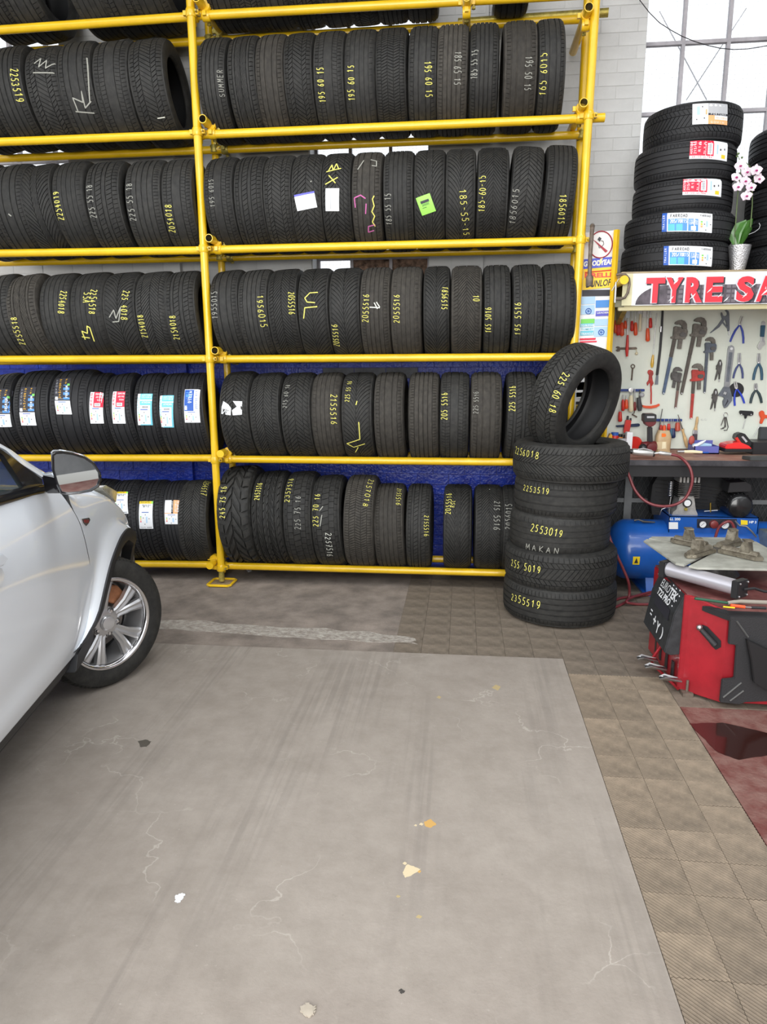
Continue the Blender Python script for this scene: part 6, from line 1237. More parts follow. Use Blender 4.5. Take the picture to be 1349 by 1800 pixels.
for i, (x, y0_, y1_, y2_, m_, r, lab) in enumerate([(12, 118, 215, 330, ORNG, .007, 'orange red screwdriver farthest left in the upper strip'), (34, 118, 232, 350, RED, .008, 'red screwdriver second from left in the upper strip'), (50, 118, 235, 345, RED, .007, 'red screwdriver third from left in the upper strip'), (70, 118, 235, 355, ORNG, .010, 'stout red screwdriver with dark mark in the upper strip'),
  (100, 118, 220, 290, ORNG, .007, 'short red screwdriver left of the long centre one'), (158, 118, 222, 312, RED, .008, 'red screwdriver right of the long centre one'), (190, 120, 235, 350, ORNG, .009, 'orange red screwdriver left of the cream handled scraper'), (322, 118, 195, 285, RED, .008, 'red screwdriver at right end of the upper strip'), (297, 125, 285, 402, ORNG, .010, 'orange red screwdriver hanging lowest at right of upper strip')]): sdr(lab, x, y0_, y1_, y2_, m_, r)
t = tool('screwdriver', 'long screwdriver with broad blade and red handle crossing the spanner', 'screwdriver', ZA((120, 300)), BY-.045); slab(t, 'blade', [(103, 105), (140, 105), (138, 195), (105, 195)], mat('pale_steel', (.55, .62, .66), .3, .5), BY-.05, .004, .001, ZA); rod(t, 'shank', [(122, 190), (120, 350)], .004, STEEL, BY-.045, f=ZA); rod(t, 'handle', [(120, 345), (118, 400), (114, 480), (114, 535)], [.006, .009, .011, .007], RED, BY-.045, 12, ZA)
t = tool('scraper', 'cream handled scraper hanging in the upper strip', 'scraper', ZA((228, 170)), BY-.035); slab(t, 'blade', [(208, 130), (255, 130), (252, 158), (212, 158)], STEEL, BY-.036, .003, .0005, ZA); rod(t, 'handle', [(232, 160), (230, 240), (227, 310)], [.007, .009, .007], CREAM, BY-.035, 12, ZA)
t = tool('steel_square', 'small bright steel square hanging under the sign', 'square', ZA((270, 150))); slab(t, 'blade', [(255, 108), (290, 108), (285, 190), (255, 190)], LJ, BY-.02, .003, .0005, ZA)
# middle strip tools
GM = [('socket_driver', 'white ratchet with cream handle in the middle strip', 480, 150, 240, 520, CREAM, .012), ('screwdriver', 'steel rod screwdriver with dark red handle in the middle strip', 545, 130, 350, 500, mat('dark_red_grip', (.20, .02, .02), .4), .007), ('cutters', 'red handled cutters nearest the leaning tyre', 345, 230, 310, 505, RED, .008), ('cutters', 'red and black cutters in the middle strip', 400, 240, 310, 470, ORNG, .009), ('knife', 'red folding knife hanging below the middle strip', 295, 480, 515, 690, RED, .010)]
for nm, lab, x, y0_, y1_, y2_, m_, r in GM: sdr(lab, x, y0_, y1_, y2_, m_, r, ZB_, .004, BY-.04, 0, nm.replace('_', ' '), nm)
q_ = MB().lathe([(0, -.008), (.016, -.006), (.016, .006), (0, .008)], at(*ZB_((480, 150)), BY-.045), (0, 1, 0), 20); t = single('ratchet_head', q_, LJ, 'round bright ratchet head above the cream handle', 'ratchet', smooth=30)
t = tool('hammer', 'small hammer with black rubber handle and ball head', 'hammer', ZB_((640, 300)), BY-.04); q_ = MB().ball(at(*ZB_((662, 235)), BY-.045), .018, 12, sc_=(1, 1, .85)); part('ball_head', q_, P_GR, t, 40); rod(t, 'neck', [(635, 150), (622, 290)], .005, DSTEEL, BY-.04, f=ZB_); rod(t, 'handle', [(610, 280), (615, 350), (625, 430), (630, 505)], [.014, .015, .018, .012], mat('rubber_grip', (.06, .06, .065), .6), BY-.04, 12, ZB_)
t = tool('spanner', 'small rusty spanner behind the cream handle', 'spanner', ZB_((540, 580)), BY-.02); rod(t, 'shank', [(500, 560), (580, 610)], .005, RUST, BY-.02, f=ZB_); rod(t, 'hook', [(545, 500), (530, 550), (520, 545)], .003, RUST, BY-.02, f=ZB_)
t = tool('spirit_level', 'short dark blue level with black ends on the board', 'level', ZB_((430, 750))); slab(t, 'body', [(230, 750), (560, 722), (620, 718), (635, 735), (630, 765), (570, 775), (250, 782), (225, 770)], mat('dark_blue_body', (.012, .03, .08), .35), BY-.02, .018, .003, ZB_)
# lower strip tools
GL3 = 'screwdrivers in the lower strip above the bench'
for i, (x, y1_, y2_, m_, r) in enumerate([(985, 740, 830, RED, .008), (1045, 745, 815, ORNG, .009), (1120, 720, 830, RED, .008), (1160, 800, 950, TEAL, .010), (1195, 800, 965, mat('navy_grip', (.02, .03, .10), .4), .011), (1270, 700, 850, mat('dull_red_grip', (.45, .07, .04), .4), .013)]):
    sdr(['red', 'orange', 'slim red', 'teal', 'dark blue', 'stout dull red'][i]+' handled screwdriver in the lower strip, '+ORD[i]+' from left', x, 640, y1_, y2_, m_, r, ZB_, .0025, BY-.035)
t = tool('scriber', 'long thin scriber leaning up from the beige bottle', 'scriber', ZB_((990, 600)), .44); rod(t, 'shank', [(1012, 470), (950, 830)], .003, DSTEEL, .44, f=ZB_)
t = tool('file', 'wooden handled file leaning on the board above the bench', 'file', (1204, 770), .46); rod(t, 'blade', [(1192.5, 729), (1201, 757)], [.002, .005], RUST, .46); rod(t, 'handle', [(1200.5, 754), (1201.5, 760), (1205, 772), (1208, 782), (1209, 787)], [.010, .007, .012, .013, .008], WOOD, .46, 14)
t = tool('paint_brush', 'paint brush with wooden handle hanging bristles down', 'brush', ZC((805, 680)), BY-.01); rod(t, 'handle', [(815, 578), (812, 610), (805, 650), (800, 680)], [.006, .009, .008, .013], WOOD, BY-.016, 12, ZC); slab(t, 'ferrule', [(786, 680), (818, 680), (818, 712), (782, 712)], STEEL, BY-.026, .022, .003, ZC); slab(t, 'bristles', [(783, 712), (817, 712), (812, 770), (780, 765)], mat('dark_bristle', (.07, .05, .06), .8), BY-.024, .018, .002, ZC)
t = tool('marker_scribble', 'faint scribbles drawn on the board beside the brush', 'scribble', ZC((860, 600))); q_ = MB()
for c_ in ((852, 602), (878, 600)): q_.tube([at(*ZC((c_[0]+10*cos(a), c_[1]+5*sin(a))), BY-.0005) for a in [2*pi*i/10 for i in range(9)]], .0007, 4)
o = part('mark', q_, P_GR, t, 0); o['kind'] = 'stuff'
# ================================================================ THINGS ON THE BENCH (top z .87)
BZ = .87
def on(x, Y): return at(x, 790, Y).x
def boxy(name, label, cat, x0_, x1_, ytop, Y0, Y1, m_, z0_=BZ, bev=.003, group=None):
    a, b = at(x0_, ytop, Y0), at(x1_, ytop, Y0); q_ = MB().box((a.x, Y0, z0_), (b.x, Y1, a.z)); return single(name, q_, m_, label, cat, group, smooth=0, bevel=bev)
def cyl(name, label, cat, px, ytop, Y, r, m_, cap=None, band_=None, z0_=BZ):
    c_ = at(px, ytop, Y); t_ = thing(name, label, cat, (c_.x, Y, z0_)); h_ = c_.z-z0_; q_ = MB().lathe([(0, 0), (r, 0), (r, h_*.8), (r*.9, h_*.84), (0, h_*.84)], (c_.x, Y, z0_), n=24); part('body', q_, m_, t_, 30)
    q_ = MB().lathe([(0, h_*.84), (r*.92, h_*.84), (r*.92, h_), (0, h_)], (c_.x, Y, z0_), n=24); part('lid', q_, cap or BLK, t_, 30)
    if band_: q_ = MB().lathe([(r*1.01, h_*.15), (r*1.01, h_*.65)], (c_.x, Y, z0_), n=24); part('paper_label', q_, band_, t_, 30)
    return t_
cyl('spray_can', 'red can with blue lid behind the leaning tyre', 'can', 1081.5, 760, .38, .026, RED, mat('blue_cap', (.03, .12, .5), .4)); cyl('jar', 'white jar with dark lid and red stripe on the bench', 'jar', 1094, 771, .28, .030, P_W, P_GR, RED)
cyl('small_can', 'orange and black capped can behind the white jar', 'can', 1090.5, 763, .42, .020, mat('orange_can', (.75, .25, .03), .4), BLK); boxy('carton', 'white and dark small carton beside the jar', 'box', 1103, 1113.5, 760, .30, .36, P_W)
boxy('carton', 'dark printed carton lying over the white one', 'box', 1099, 1111, 765, .37, .42, P_K); c = at(1117, 772, .34)
t = thing('tape_reel', 'red round reel standing on edge on the bench', 'reel', (c.x, .34, BZ)); q_ = MB().lathe([(0, -.012), (.05, -.012), (.052, 0), (.05, .012), (0, .012)], (c.x, .34, BZ+.052), (.75, .65, 0), 28); part('reel', q_, RED, t, 40)
a = at(1070, 785, .30); q_ = MB().prism([at(1062, 786, .3), at(1077, 786, .3), at(1077, 764, .3), at(1074, 762, .3)], (0, .05, 0)); single('yellow_case', q_, mat('warm_yellow', (.85, .48, .03), .4), 'yellow wedge shaped case behind the leaning tyre', 'case', smooth=0, bevel=.003)
t = thing('trowel', 'red gripped tool standing upright with black tip on the board', 'hand tool', at(1104, 750, .46)); slab(t, 'grip', [(1101, 738), (1111, 739), (1107, 762), (1096.5, 761)], RED, .44, .03, .004); slab(t, 'tip', [(1103, 731), (1106, 731), (1106, 739), (1102, 738)], BLK, .45, .012, .001); slab(t, 'tip', [(1108, 735), (1111, 735), (1111, 740), (1108, 739)], BLK, .45, .012, .001)
# impact driver standing on its head, battery up
t = thing('impact_driver', 'black and dark red cordless driver standing battery up on bench', 'power tool', at(1143, 792, .30)); Yd = .27
DRD = mat('dark_red_shell', (.13, .012, .015), .45)
slab(t, 'battery', [(1133, 729), (1136, 727.5), (1153, 727.5), (1155, 730), (1155, 741), (1133, 742)], BLK, Yd, .08, .004); slab(t, 'battery_label', [(1138, 731.5), (1151, 731.5), (1151, 735), (1138, 735)], P_GR, Yd-.002, .002, 0)
slab(t, 'base', [(1134, 741), (1155, 741), (1153, 746), (1148, 750), (1140, 750), (1136, 746)], DRD, Yd+.005, .07, .003); slab(t, 'grip', [(1140, 750), (1148, 750), (1148.5, 778), (1140, 778)], BLK, Yd+.02, .04, .006)
q_ = MB().tube([V((at(1128, 784, Yd+.04).x, Yd+.0, BZ+.040)), V((at(1132, 784, Yd).x, Yd+.02, BZ+.040)), V((at(1154, 784, Yd).x, Yd+.05, BZ+.040))], [.018, .034, .036], 20); part('motor_housing', q_, DRD, t, 50)
c = at(1146, 787, Yd-.01); q_ = MB().lathe([(0, -.02), (.030, -.016), (.036, 0), (.036, .05), (0, .05)], (c.x, Yd-.005, BZ+.037), (0, 1, 0), 24); part('rear_cap', q_, DRD, t, 50); q_ = MB().ball((at(1131, 783, Yd).x, Yd, BZ+.035), .028, 12); part('chuck', q_, BLK, t, 50)
# beige cut bottle with screwdrivers
t = thing('cut_bottle', 'beige translucent cut plastic bottle used as a tool holder', 'container', at(1164, 790, .33)); BG = mat('beige_plastic', (.50, .36, .20), .4, var=.15, vscale=6)
c = at(1164.5, 790, .36); hb = at(1164, 757, .33).z-BZ; q_ = MB(); rows = []
for a_ in range(24):
    an = 2*pi*a_/24; ex, ey = .050*(abs(cos(an))**.6)*(1 if cos(an) > 0 else -1), .035*(abs(sin(an))**.6)*(1 if sin(an) > 0 else -1)
    rows.append([(c.x+ex*.98, .36+ey, BZ), (c.x+ex, .36+ey, BZ+hb*.5), (c.x+ex, .36+ey, BZ+hb*.72), (c.x+ex*.72, .36+ey*.72, BZ+hb), (c.x+ex*.66, .36+ey*.66, BZ+hb), (c.x+ex*.9, .36+ey*.9, BZ+hb*.7), (c.x+ex*.9, .36+ey*.9, BZ+.005)])
q_.grid(rows, 0, True); part('bottle', q_, BG, t, 40); q_ = MB().box((c.x-.045, .325, BZ+.001), (c.x+.045, .39, BZ+.004)); part('base', q_, BG, t, 0)
slab(t, 'paper_label', [(1155, 777), (1173, 776), (1173, 790), (1155, 790)], mat('tan_label', (.58, .46, .28), .5), .3235, .002, 0); slab(t, 'sticker', [(1165, 777), (1171, 777), (1171, 788), (1164, 789)], CREAM, .322, .0015, 0)
t = thing('screwdriver', 'orange handled screwdriver standing inside the beige bottle', 'screwdriver', at(1168, 770, .35)); rod(t, 'handle', [(1168, 748), (1168, 757)], .010, ORNG, .36); slab(t, 'label_window', [(1164, 762), (1170, 762), (1172, 765), (1170, 768), (1164, 768)], mat('bright_orange', (.9, .18, .02), .4), .3235, .002, .0)
# blue tray with tubes, horizontal brush, air tool
t = thing('parts_tray', 'violet blue plastic tray holding small glue tubes', 'tray', at(1242, 792, .30)); a, b = at(1222, 784, .26), at(1266, 784, .26)
q_ = MB(); VB = mat('violet_blue', (.12, .13, .42), .45); q_.box((a.x, .26, BZ), (b.x, .40, BZ+.008)); q_.box((a.x, .26, BZ), (b.x, .264, BZ+.05)); q_.box((a.x, .396, BZ), (b.x, .40, BZ+.075)); q_.box((a.x, .26, BZ), (a.x+.004, .40, BZ+.05)); q_.box((b.x-.004, .26, BZ), (b.x, .40, BZ+.05)); part('tray', q_, VB, t, 0)
t = thing('glue_tube', 'pale blue and white glue tube lying in the tray', 'tube', (a.x+.07, .29, BZ+.03)); q_ = MB().tube([(a.x+.0, .30, BZ+.05), (a.x+.06, .31, BZ+.052), (a.x+.12, .32, BZ+.05)], [.012, .018, .010], 12); part('tube_body', q_, P_LB, t, 50)
t = thing('glue_tube', 'white nozzled glue tube sticking up from the tray', 'tube', (a.x+.03, .29, BZ+.03)); q_ = MB().tube([(a.x-.0, .29, BZ+.04), (a.x+.05, .29, BZ+.07), (a.x+.075, .29, BZ+.085)], [.012, .010, .003], 12); part('tube_body', q_, P_W, t, 50)
t = thing('ear_defender_pad', 'dull red oval pad standing left of the tray', 'pad', at(1216, 775, .36)); q_ = MB().ball(at(1216.5, 774, .38), .026, 14, sc_=(.75, .4, 1.2)); part('pad', q_, mat('dull_red', (.45, .08, .06), .6), t, 50)
t = thing('scrubbing_brush', 'cream handled brush with metal end lying along the bench', 'brush', at(1212, 793, .12)); yb_ = .10; rod(t, 'handle', [(1202, 794), (1218, 794), (1235, 795)], [.009, .011, .008], CREAM, yb_, 12); rod(t, 'ferrule', [(1191, 794), (1203, 794)], .010, STEEL, yb_, 12)
t = thing('marker_pen', 'blue capped marker lying right of the cream brush', 'pen', at(1240, 795, .12)); rod(t, 'barrel', [(1236, 795.5), (1246, 795.5)], .005, P_N, .12, 10)
t = thing('air_grinder', 'silver air grinder with black nose lying on the bench edge', 'air tool', at(1130, 796, .02)); ya = .0
rod(t, 'body', [(1112, 794), (1114, 794), (1145, 797), (1149, 798)], [.017, .021, .021, .017], LJ, ya, 20); rod(t, 'nose', [(1104, 793), (1108, 793), (1112, 794)], [.008, .014, .016], BLK, ya, 16); rod(t, 'rear_ring', [(1147, 797.5), (1151, 798)], .018, BLK, ya, 20); rod(t, 'lever', [(1122, 790), (1132, 788), (1146, 792)], .004, STEEL, ya-.01, 8)
rod(t, 'coupling', [(1151, 797), (1158, 796), (1160, 796), (1170, 797.5), (1181, 799)], [.006, .007, .013, .013, .010], LJ, ya-.03, 16)
t = thing('cutting_tip', 'small dark tool tips beside the air grinder nose', 'tool bit', at(1105, 790, .1)); rod(t, 'tip', [(1101, 793), (1105, 789)], .006, DSTEEL, .08, 8)
# charger, battery, black boxes at the right edge
t = thing('battery_charger', 'bright red battery charger with black base on the bench', 'charger', at(1295, 792, .25)); slab(t, 'shell', [(1276, 790), (1277, 782), (1290, 779), (1303, 777.5), (1318, 784), (1324, 790)], mat('bright_red_shell', (.80, .03, .03), .3, coat=.3), .22, .13, .006); slab(t, 'base', [(1275, 795), (1275, 789.5), (1324, 789.5), (1323, 795)], BLK, .215, .14, .003)
t = thing('battery_pack', 'black battery pack with red rim leaning on the charger', 'battery', at(1308, 775, .30)); slab(t, 'pack', [(1294, 772), (1296, 764), (1304, 760.5), (1311, 763), (1324, 779), (1320, 786), (1312, 785)], BLK, .28, .07, .004); slab(t, 'rim', [(1293.5, 771), (1297, 768), (1304, 778), (1300, 780)], RED, .277, .02, .001)
slab(t, 'print', [(1304, 768), (1307, 766.5), (1315, 776), (1312, 778)], P_GR, .277, .002, 0)
boxy('tool_case', 'low black case at the right end of the bench', 'case', 1325, 1400, 777.5, .25, .45, BLK); boxy('speaker_box', 'tall dark grey box standing behind the black case', 'box', 1338, 1400, 751, .46, .496, mat('dark_grey_box', (.05, .055, .06), .6))
q_ = MB().prism([(at(1307, 800, .0).x, .02, BZ+.001), (at(1318, 800, -.03).x, -.05, BZ+.001), (at(1400, 800, -.05).x, -.05, BZ+.001), (at(1400, 800, .1).x, .10, BZ+.001)], (0, 0, .022)); single('laptop', q_, mat('charcoal_cover', (.05, .055, .055), .5), 'closed charcoal folder like slab lying on the bench edge', 'folder', smooth=0, bevel=.003)
# ================================================================ CAR (white hatchback, nose towards the rack)
CA = rad(11); cD = V((-sin(CA), cos(CA), 0)); cN = V((cos(CA), sin(CA), 0)); cO = V((-.00035, -1.65073, 0))
def cw(s, t, z): return cO+cD*s+cN*t+V((0, 0, z))
def cpx(x, y, t=.03):      # photo pixel -> (s, z) on the side plane at offset t
    d = ray(x, y); k = (t-(CAM-cO).dot(cN))/d.dot(cN); q_ = CAM+d*k; return (q_-cO).dot(cD), q_.z
PAINT = mat('white_car_paint', (.87, .92, .98), .22, 0, 0, spec=.5, coat=.8)
CLAD = mat('black_cladding', (.022, .023, .026), .5)
TRIM = mat('glossy_black_trim', (.012, .012, .014), .18, coat=.5)
car = thing('car', 'white hatchback parked at left with its front wheel turned out', 'car', tuple(cw(-.5, -.8, 0)))
def lerp(a, b, f): return a+(b-a)*f
def interp(tab, x):
    if x <= tab[0][0]: return tab[0][1]
    for (a, b), (c_, d_) in zip(tab, tab[1:]):
        if x <= c_: return lerp(b, d_, (x-a)/(c_-a))
    return tab[-1][1]
# body section: outward offset against height
def hermite(tab, x):
    n = len(tab)
    if x <= tab[0][0]: return tab[0][1]
    if x >= tab[-1][0]: return tab[-1][1]
    for i in range(n-1):
        if x <= tab[i+1][0]: break
    x0_, y0_ = tab[i]; x1_, y1_ = tab[i+1]; h = x1_-x0_; f = (x-x0_)/h
    def sl(k):
        a, b = max(0, k-1), min(n-1, k+1); return (tab[b][1]-tab[a][1])/(tab[b][0]-tab[a][0])
    m0, m1_ = sl(i)*h, sl(i+1)*h
    return (2*f**3-3*f*f+1)*y0_+(f**3-2*f*f+f)*m0+(-2*f**3+3*f*f)*y1_+(f**3-f*f)*m1_
def bodyt(s, z):
    t_ = hermite([(.24, -.030), (.30, .002), (.42, .026), (.60, .040), (.76, .046), (.86, .040), (.94, .022), (1.03, -.012)], z)
    t_ -= .0*s
    # scooped lower door
    sm = lambda v: (lambda c_: c_*c_*(3-2*c_))(max(0, min(1, v)))
    t_ -= .009*sm((z-.34)/.10)*sm((.62-z+.12*(s+.45))/.16)*sm((-.30-s)/.26)
    # shoulder crease running down the flank
    return t_
BELT = [(-1.9, 1.075), (-.9, 1.030), (-.5, 1.005), (-.3, .985), (-.1, .955)]
DOORF = [(.30, -.262), (.33, -.165), (.348, -.131), (.413, -.099), (.529, -.095), (.671, -.150), (.831, -.212), (.951, -.285), (1.03, -.33)]   # z -> s of the door's leading edge
def grid_panel(name, s0f, s1f, z0f, z1f, ns, nz, m_=PAINT, thick=.0, par=car, tf=bodyt, off=0):
    rows = []
    for i in range(nz+1):
        row = []
        for j in range(ns+1):
            fz = i/nz; z0_ = z0f; z1_ = z1f
            s_a, s_b = -2.4, 0
            # s depends on z and z on s: iterate once
            zz = lerp(z0_(0) if callable(z0_) else z0_, z1_(0) if callable(z1_) else z1_, fz); s_ = lerp(s0f(zz), s1f(zz), j/ns)
            za = z0_(s_) if callable(z0_) else z0_; zb = z1_(s_) if callable(z1_) else z1_; zz = lerp(za, zb, fz); s_ = lerp(s0f(zz), s1f(zz), j/ns)
            row.append(cw(s_, tf(s_, zz)+off, zz))
        rows.append(row)
    q_ = MB().grid(rows)
    # returned flanges give the panel real thickness
    edge = [rows[0], rows[-1], [r_[0] for r_ in rows], [r_[-1] for r_ in rows]]
    for e in edge: q_.grid([e, [p_-cN*.02 for p_ in e]])
    return part(name, q_, m_, par, 35)
belt = lambda s_: interp(BELT, s_)
door = grid_panel('front_door', lambda z: -1.33, lambda z: interp(DOORF, z)-.004, .302, belt, 26, 26)
grid_panel('rear_door', lambda z: -2.25, lambda z: -1.338, .302, belt, 10, 20)
# fender: rear edge follows door, front/top edges from the arch and the bonnet line
ARCH = [(.30, -.150), (.388, -.112), (.50, -.045), (.56, .02), (.62, .09), (.66, .165), (.70, .26)]
def fend_s0(z): return interp(DOORF, z)+.002
FENDE = [(.30, -.145), (.32, -.138), (.388, -.105), (.501, -.012), (.58, .075), (.64, .20), (.665, .33)]
rows = []
cs, cz, cr_ = .235, .300, .385          # wheel arch centre and radius
_ap = [cpx(x, y, .062) for x, y in ((152, 1146), (160, 1133), (167, 1110), (173, 1085), (182, 1030), (189, 995), (197, 968), (207.6, 942), (219.6, 928), (228.3, 932))]
_ap += [(.61, .57), (.67, .47), (.70, .37), (.70, .28)]
def arch_pt(a, r_=None):       # a runs 182 deg (rear foot) .. 22 deg (front); r_ < cr_ moves towards the hub
    f = (rad(186)-a)/rad(176)*(len(_ap)-1); f = max(0, min(len(_ap)-1.0001, f)); i = int(f); g = f-i
    P_ = [_ap[max(0, min(len(_ap)-1, i+k))] for k in (-1, 0, 1, 2)]
    s_, z_ = [.5*((2*P_[1][j])+(P_[2][j]-P_[0][j])*g+(2*P_[0][j]-5*P_[1][j]+4*P_[2][j]-P_[3][j])*g*g+(3*P_[1][j]-P_[0][j]-3*P_[2][j]+P_[3][j])*g**3) for j in (0, 1)]
    if r_ and r_ < cr_: d = V((.28-s_, .30-z_)).normalized()*(cr_-r_); s_ += d.x; z_ += d.y
    return s_, z_
def tpl(s_): return -.9*max(0, s_-.40)**2       # plan taper towards the nose
def ft(s_, z, h_=0):
    return bodyt(s_, min(z, .9))+tpl(s_)+.030*h_
ns = 40; top = [(-.30, .965), (-.12, .945), (.10, .915), (.22, .870), (.34, .805), (.44, .745), (.52, .69), (.60, .63), (.68, .56), (.78, .46)]
for i in range(ns+1):
    a = pi*(1-i/ns)*1.0+0.0
    a = rad(186)-rad(176)*i/ns
    sa, za = arch_pt(a)
    # outer end of this strip: rear edge of the fender then the bonnet line
    f = i/ns
    if f < .5: zo = lerp(.318, .955, f/.5); so = fend_s0(zo)
    else:
        g = (f-.5)/.5; so = lerp(-.285, .72, g); zo = interp(top, so)
    r_ = []
    for k in range(13):
        h = k/12; s_ = lerp(sa, so, h); z_ = lerp(za, zo, h); t_ = ft(s_, z_, math.exp(-(h/.16)**2)*min(1, f*4)); t_ -= .030*max(0, h-.7)**2*11 if f > .5 else 0
        r_.append(cw(s_, t_, z_))
    rows.append(r_)
q_ = MB().grid(rows); part('front_fender', q_, PAINT, car, 60)
# fender rolls over into the bonnet; bonnet surface behind it
e = [r_[-1] for r_ in rows if True]; e = e[int(ns*.5):]
rows2 = [e]
for k, (dt, dz) in enumerate(((-.03, .008), (-.10, .016), (-.35, .03), (-.75, .04), (-1.4, .03), (-1.62, -.02))):
    rows2.append([p_+cN*dt+V((0, 0, dz)) for p_ in e])
q_ = MB().grid(rows2); part('bonnet', q_, PAINT, car, 60)
# nose: closes the front
fr = []
for k, dt in enumerate((0, -.10, -.35, -.8, -1.3, -1.62)):
    ed = e[-1]; bul = [.0, .09, .17, .21, .15, .0][k]; fr.append([ed+cN*dt+cD*bul+V((0, 0, dz)) for dz in (.03 if k else 0, -.10, -.25)])
q_ = MB().grid(fr); part('front_bumper', q_, PAINT, car, 60)
# headlamp wrapping the corner
hl = [cpx(175, 857, .0), cpx(183, 853, .0), cpx(196, 864, -.02), cpx(200, 884, -.0)]
q_ = MB().prism([cw(*(lambda p_: (p_[0], .012+tpl(p_[0]), p_[1]))(p_)) for p_ in hl], cN*-.12); part('headlamp', q_, mat('lamp_glass', (.45, .43, .36), .12, 0, .3, 20, coat=.8), car, 0, .004)
# arch cladding and liner
rows = []; ro = []
for i in range(33):
    a = rad(186)-rad(176)*i/32; s1_, z1_ = arch_pt(a, cr_+.0); s0_, z0_ = arch_pt(a, cr_-.060)
    t1 = ft(s1_, z1_, min(1, (i/32)*4)); rows.append([cw(s1_, t1-.004, z1_), cw(s1_, t1+.008, z1_), cw((s0_+s1_)/2, t1+.012, (z0_+z1_)/2), cw(s0_, t1+.002, z0_), cw(s0_, t1-.05, z0_)])
q_ = MB().grid(rows); part('arch_cladding', q_, CLAD, car, 50)
rows = []
for i in range(33):
    a = rad(200)-rad(200)*i/32; s0_, z0_ = arch_pt(a, cr_-.03); rows.append([cw(s0_, -.02+tpl(s0_), z0_), cw(s0_, -.30, z0_), cw(s0_, -.34, z0_)])
q_ = MB().grid(rows); q_.add([r_[-1] for r_ in rows], [tuple(range(33))]); part('arch_liner', q_, mat('liner_black', (.012, .012, .013), .8), car, 50)
# exposed grey brackets inside arch front
GB = mat('dusty_grey_metal', (.20, .20, .21), .6, .3, .3, 14)
for l in ([(205, 950), (228, 952), (236, 975), (240, 1002), (228, 1002), (222, 975)], [(192, 975), (210, 958), (222, 985), (226, 1002), (200, 1000)]):
    q_ = MB().prism([cw(*(lambda p_: (p_[0], -.13, p_[1]))(cpx(x, y, -.13))) for x, y in l], cN*-.04); part('arch_bracket', q_, GB, car, 0, .004)
# sill and lower cladding
rows = []
for i in range(30):
    s_ = -2.4+(2.4-.20)*i/29; up_ = interp([(-2.4, 0), (-.45, 0), (-.2, .02)], s_); rows.append([cw(s_, .004, .306+up_), cw(s_, -.004, .300+up_), cw(s_, -.014, .262), cw(s_, -.03, .240), cw(s_, -.09, .225), cw(s_, -.30, .215)])
q_ = MB().grid(rows); part('sill_cladding', q_, CLAD, car, 50)
q_ = MB().prism([cw(*(lambda p_: (p_[0], .014, p_[1]))(p_)) for p_ in ((-.30, .305), (-.21, .325), (-.135, .35), (-.118, .39), (-.085, .37), (-.095, .29), (-.17, .262), (-.24, .245), (-.34, .24))], cN*-.05); part('mud_guard', q_, CLAD, car, 0, .004)
q_ = MB().box(tuple(V((-.0, -.0, 0))), (.001, .001, .001))
# underside and far side so that the car is solid
B = lambda s0_, s1_, t0_, t1_, z0_, z1_: [cw(s_, t_, z_) for s_ in (s0_, s1_) for t_ in (t0_, t1_) for z_ in (z0_, z1_)]
def cbox(name, s0_, s1_, t0_, t1_, z0_, z1_, m_, bev=0):
    q_ = MB().add(B(s0_, s1_, t0_, t1_, z0_, z1_), [(0, 1, 3, 2), (4, 6, 7, 5), (0, 4, 5, 1), (2, 3, 7, 6), (0, 2, 6, 4), (1, 5, 7, 3)]) or None
    q2 = MB(); q2.add(B(s0_, s1_, t0_, t1_, z0_, z1_), [(0, 1, 3, 2), (4, 6, 7, 5), (0, 4, 5, 1), (2, 3, 7, 6), (0, 2, 6, 4), (1, 5, 7, 3)]); return part(name, q2, m_, car, 0, bev)
cbox('floor_pan', -2.6, -.30, -1.55, -.06, .20, .32, CLAD); cbox('far_side', -2.6, -.35, -1.66, -1.62, .24, 1.0, PAINT); cbox('bulkhead', -.55, -.35, -1.6, -.10, .3, .93, mat('interior_black', (.015, .015, .017), .7))
# far front wheel arch region is shut by the inner wing
cbox('inner_wing', -.30, .62, -1.60, -.36, .24, .70, MT['interior_black'])
# greenhouse: belt trim, A pillar, glass, roof edge
def side(l, t0_, lean_=-.42): return [cw(s_, t0_+lean_*max(0, z_-1.0), z_) for s_, z_ in l]
beltT = [(-2.3, belt(-2.3)), (-.52, 1.004), (-.385, .992)]
rows = [[cw(s_, -.004, belt(s_)-.004), cw(s_, .004, belt(s_)+.008), cw(s_, .0, belt(s_)+.030), cw(s_, -.02, belt(s_)+.034)] for s_ in [-2.3+i*(2.3-.42)/24 for i in range(25)]]
q_ = MB().grid(rows); part('belt_moulding', q_, TRIM, car, 50)
PA = [cpx(0, 757, -.06), cpx(40, 789, -.05), cpx(85, 825, -.03), cpx(102, 838, -.02)]; PI = [cpx(0, 773, -.05), cpx(25, 791, -.05), cpx(50, 815, -.03), cpx(82, 842, -.02)]
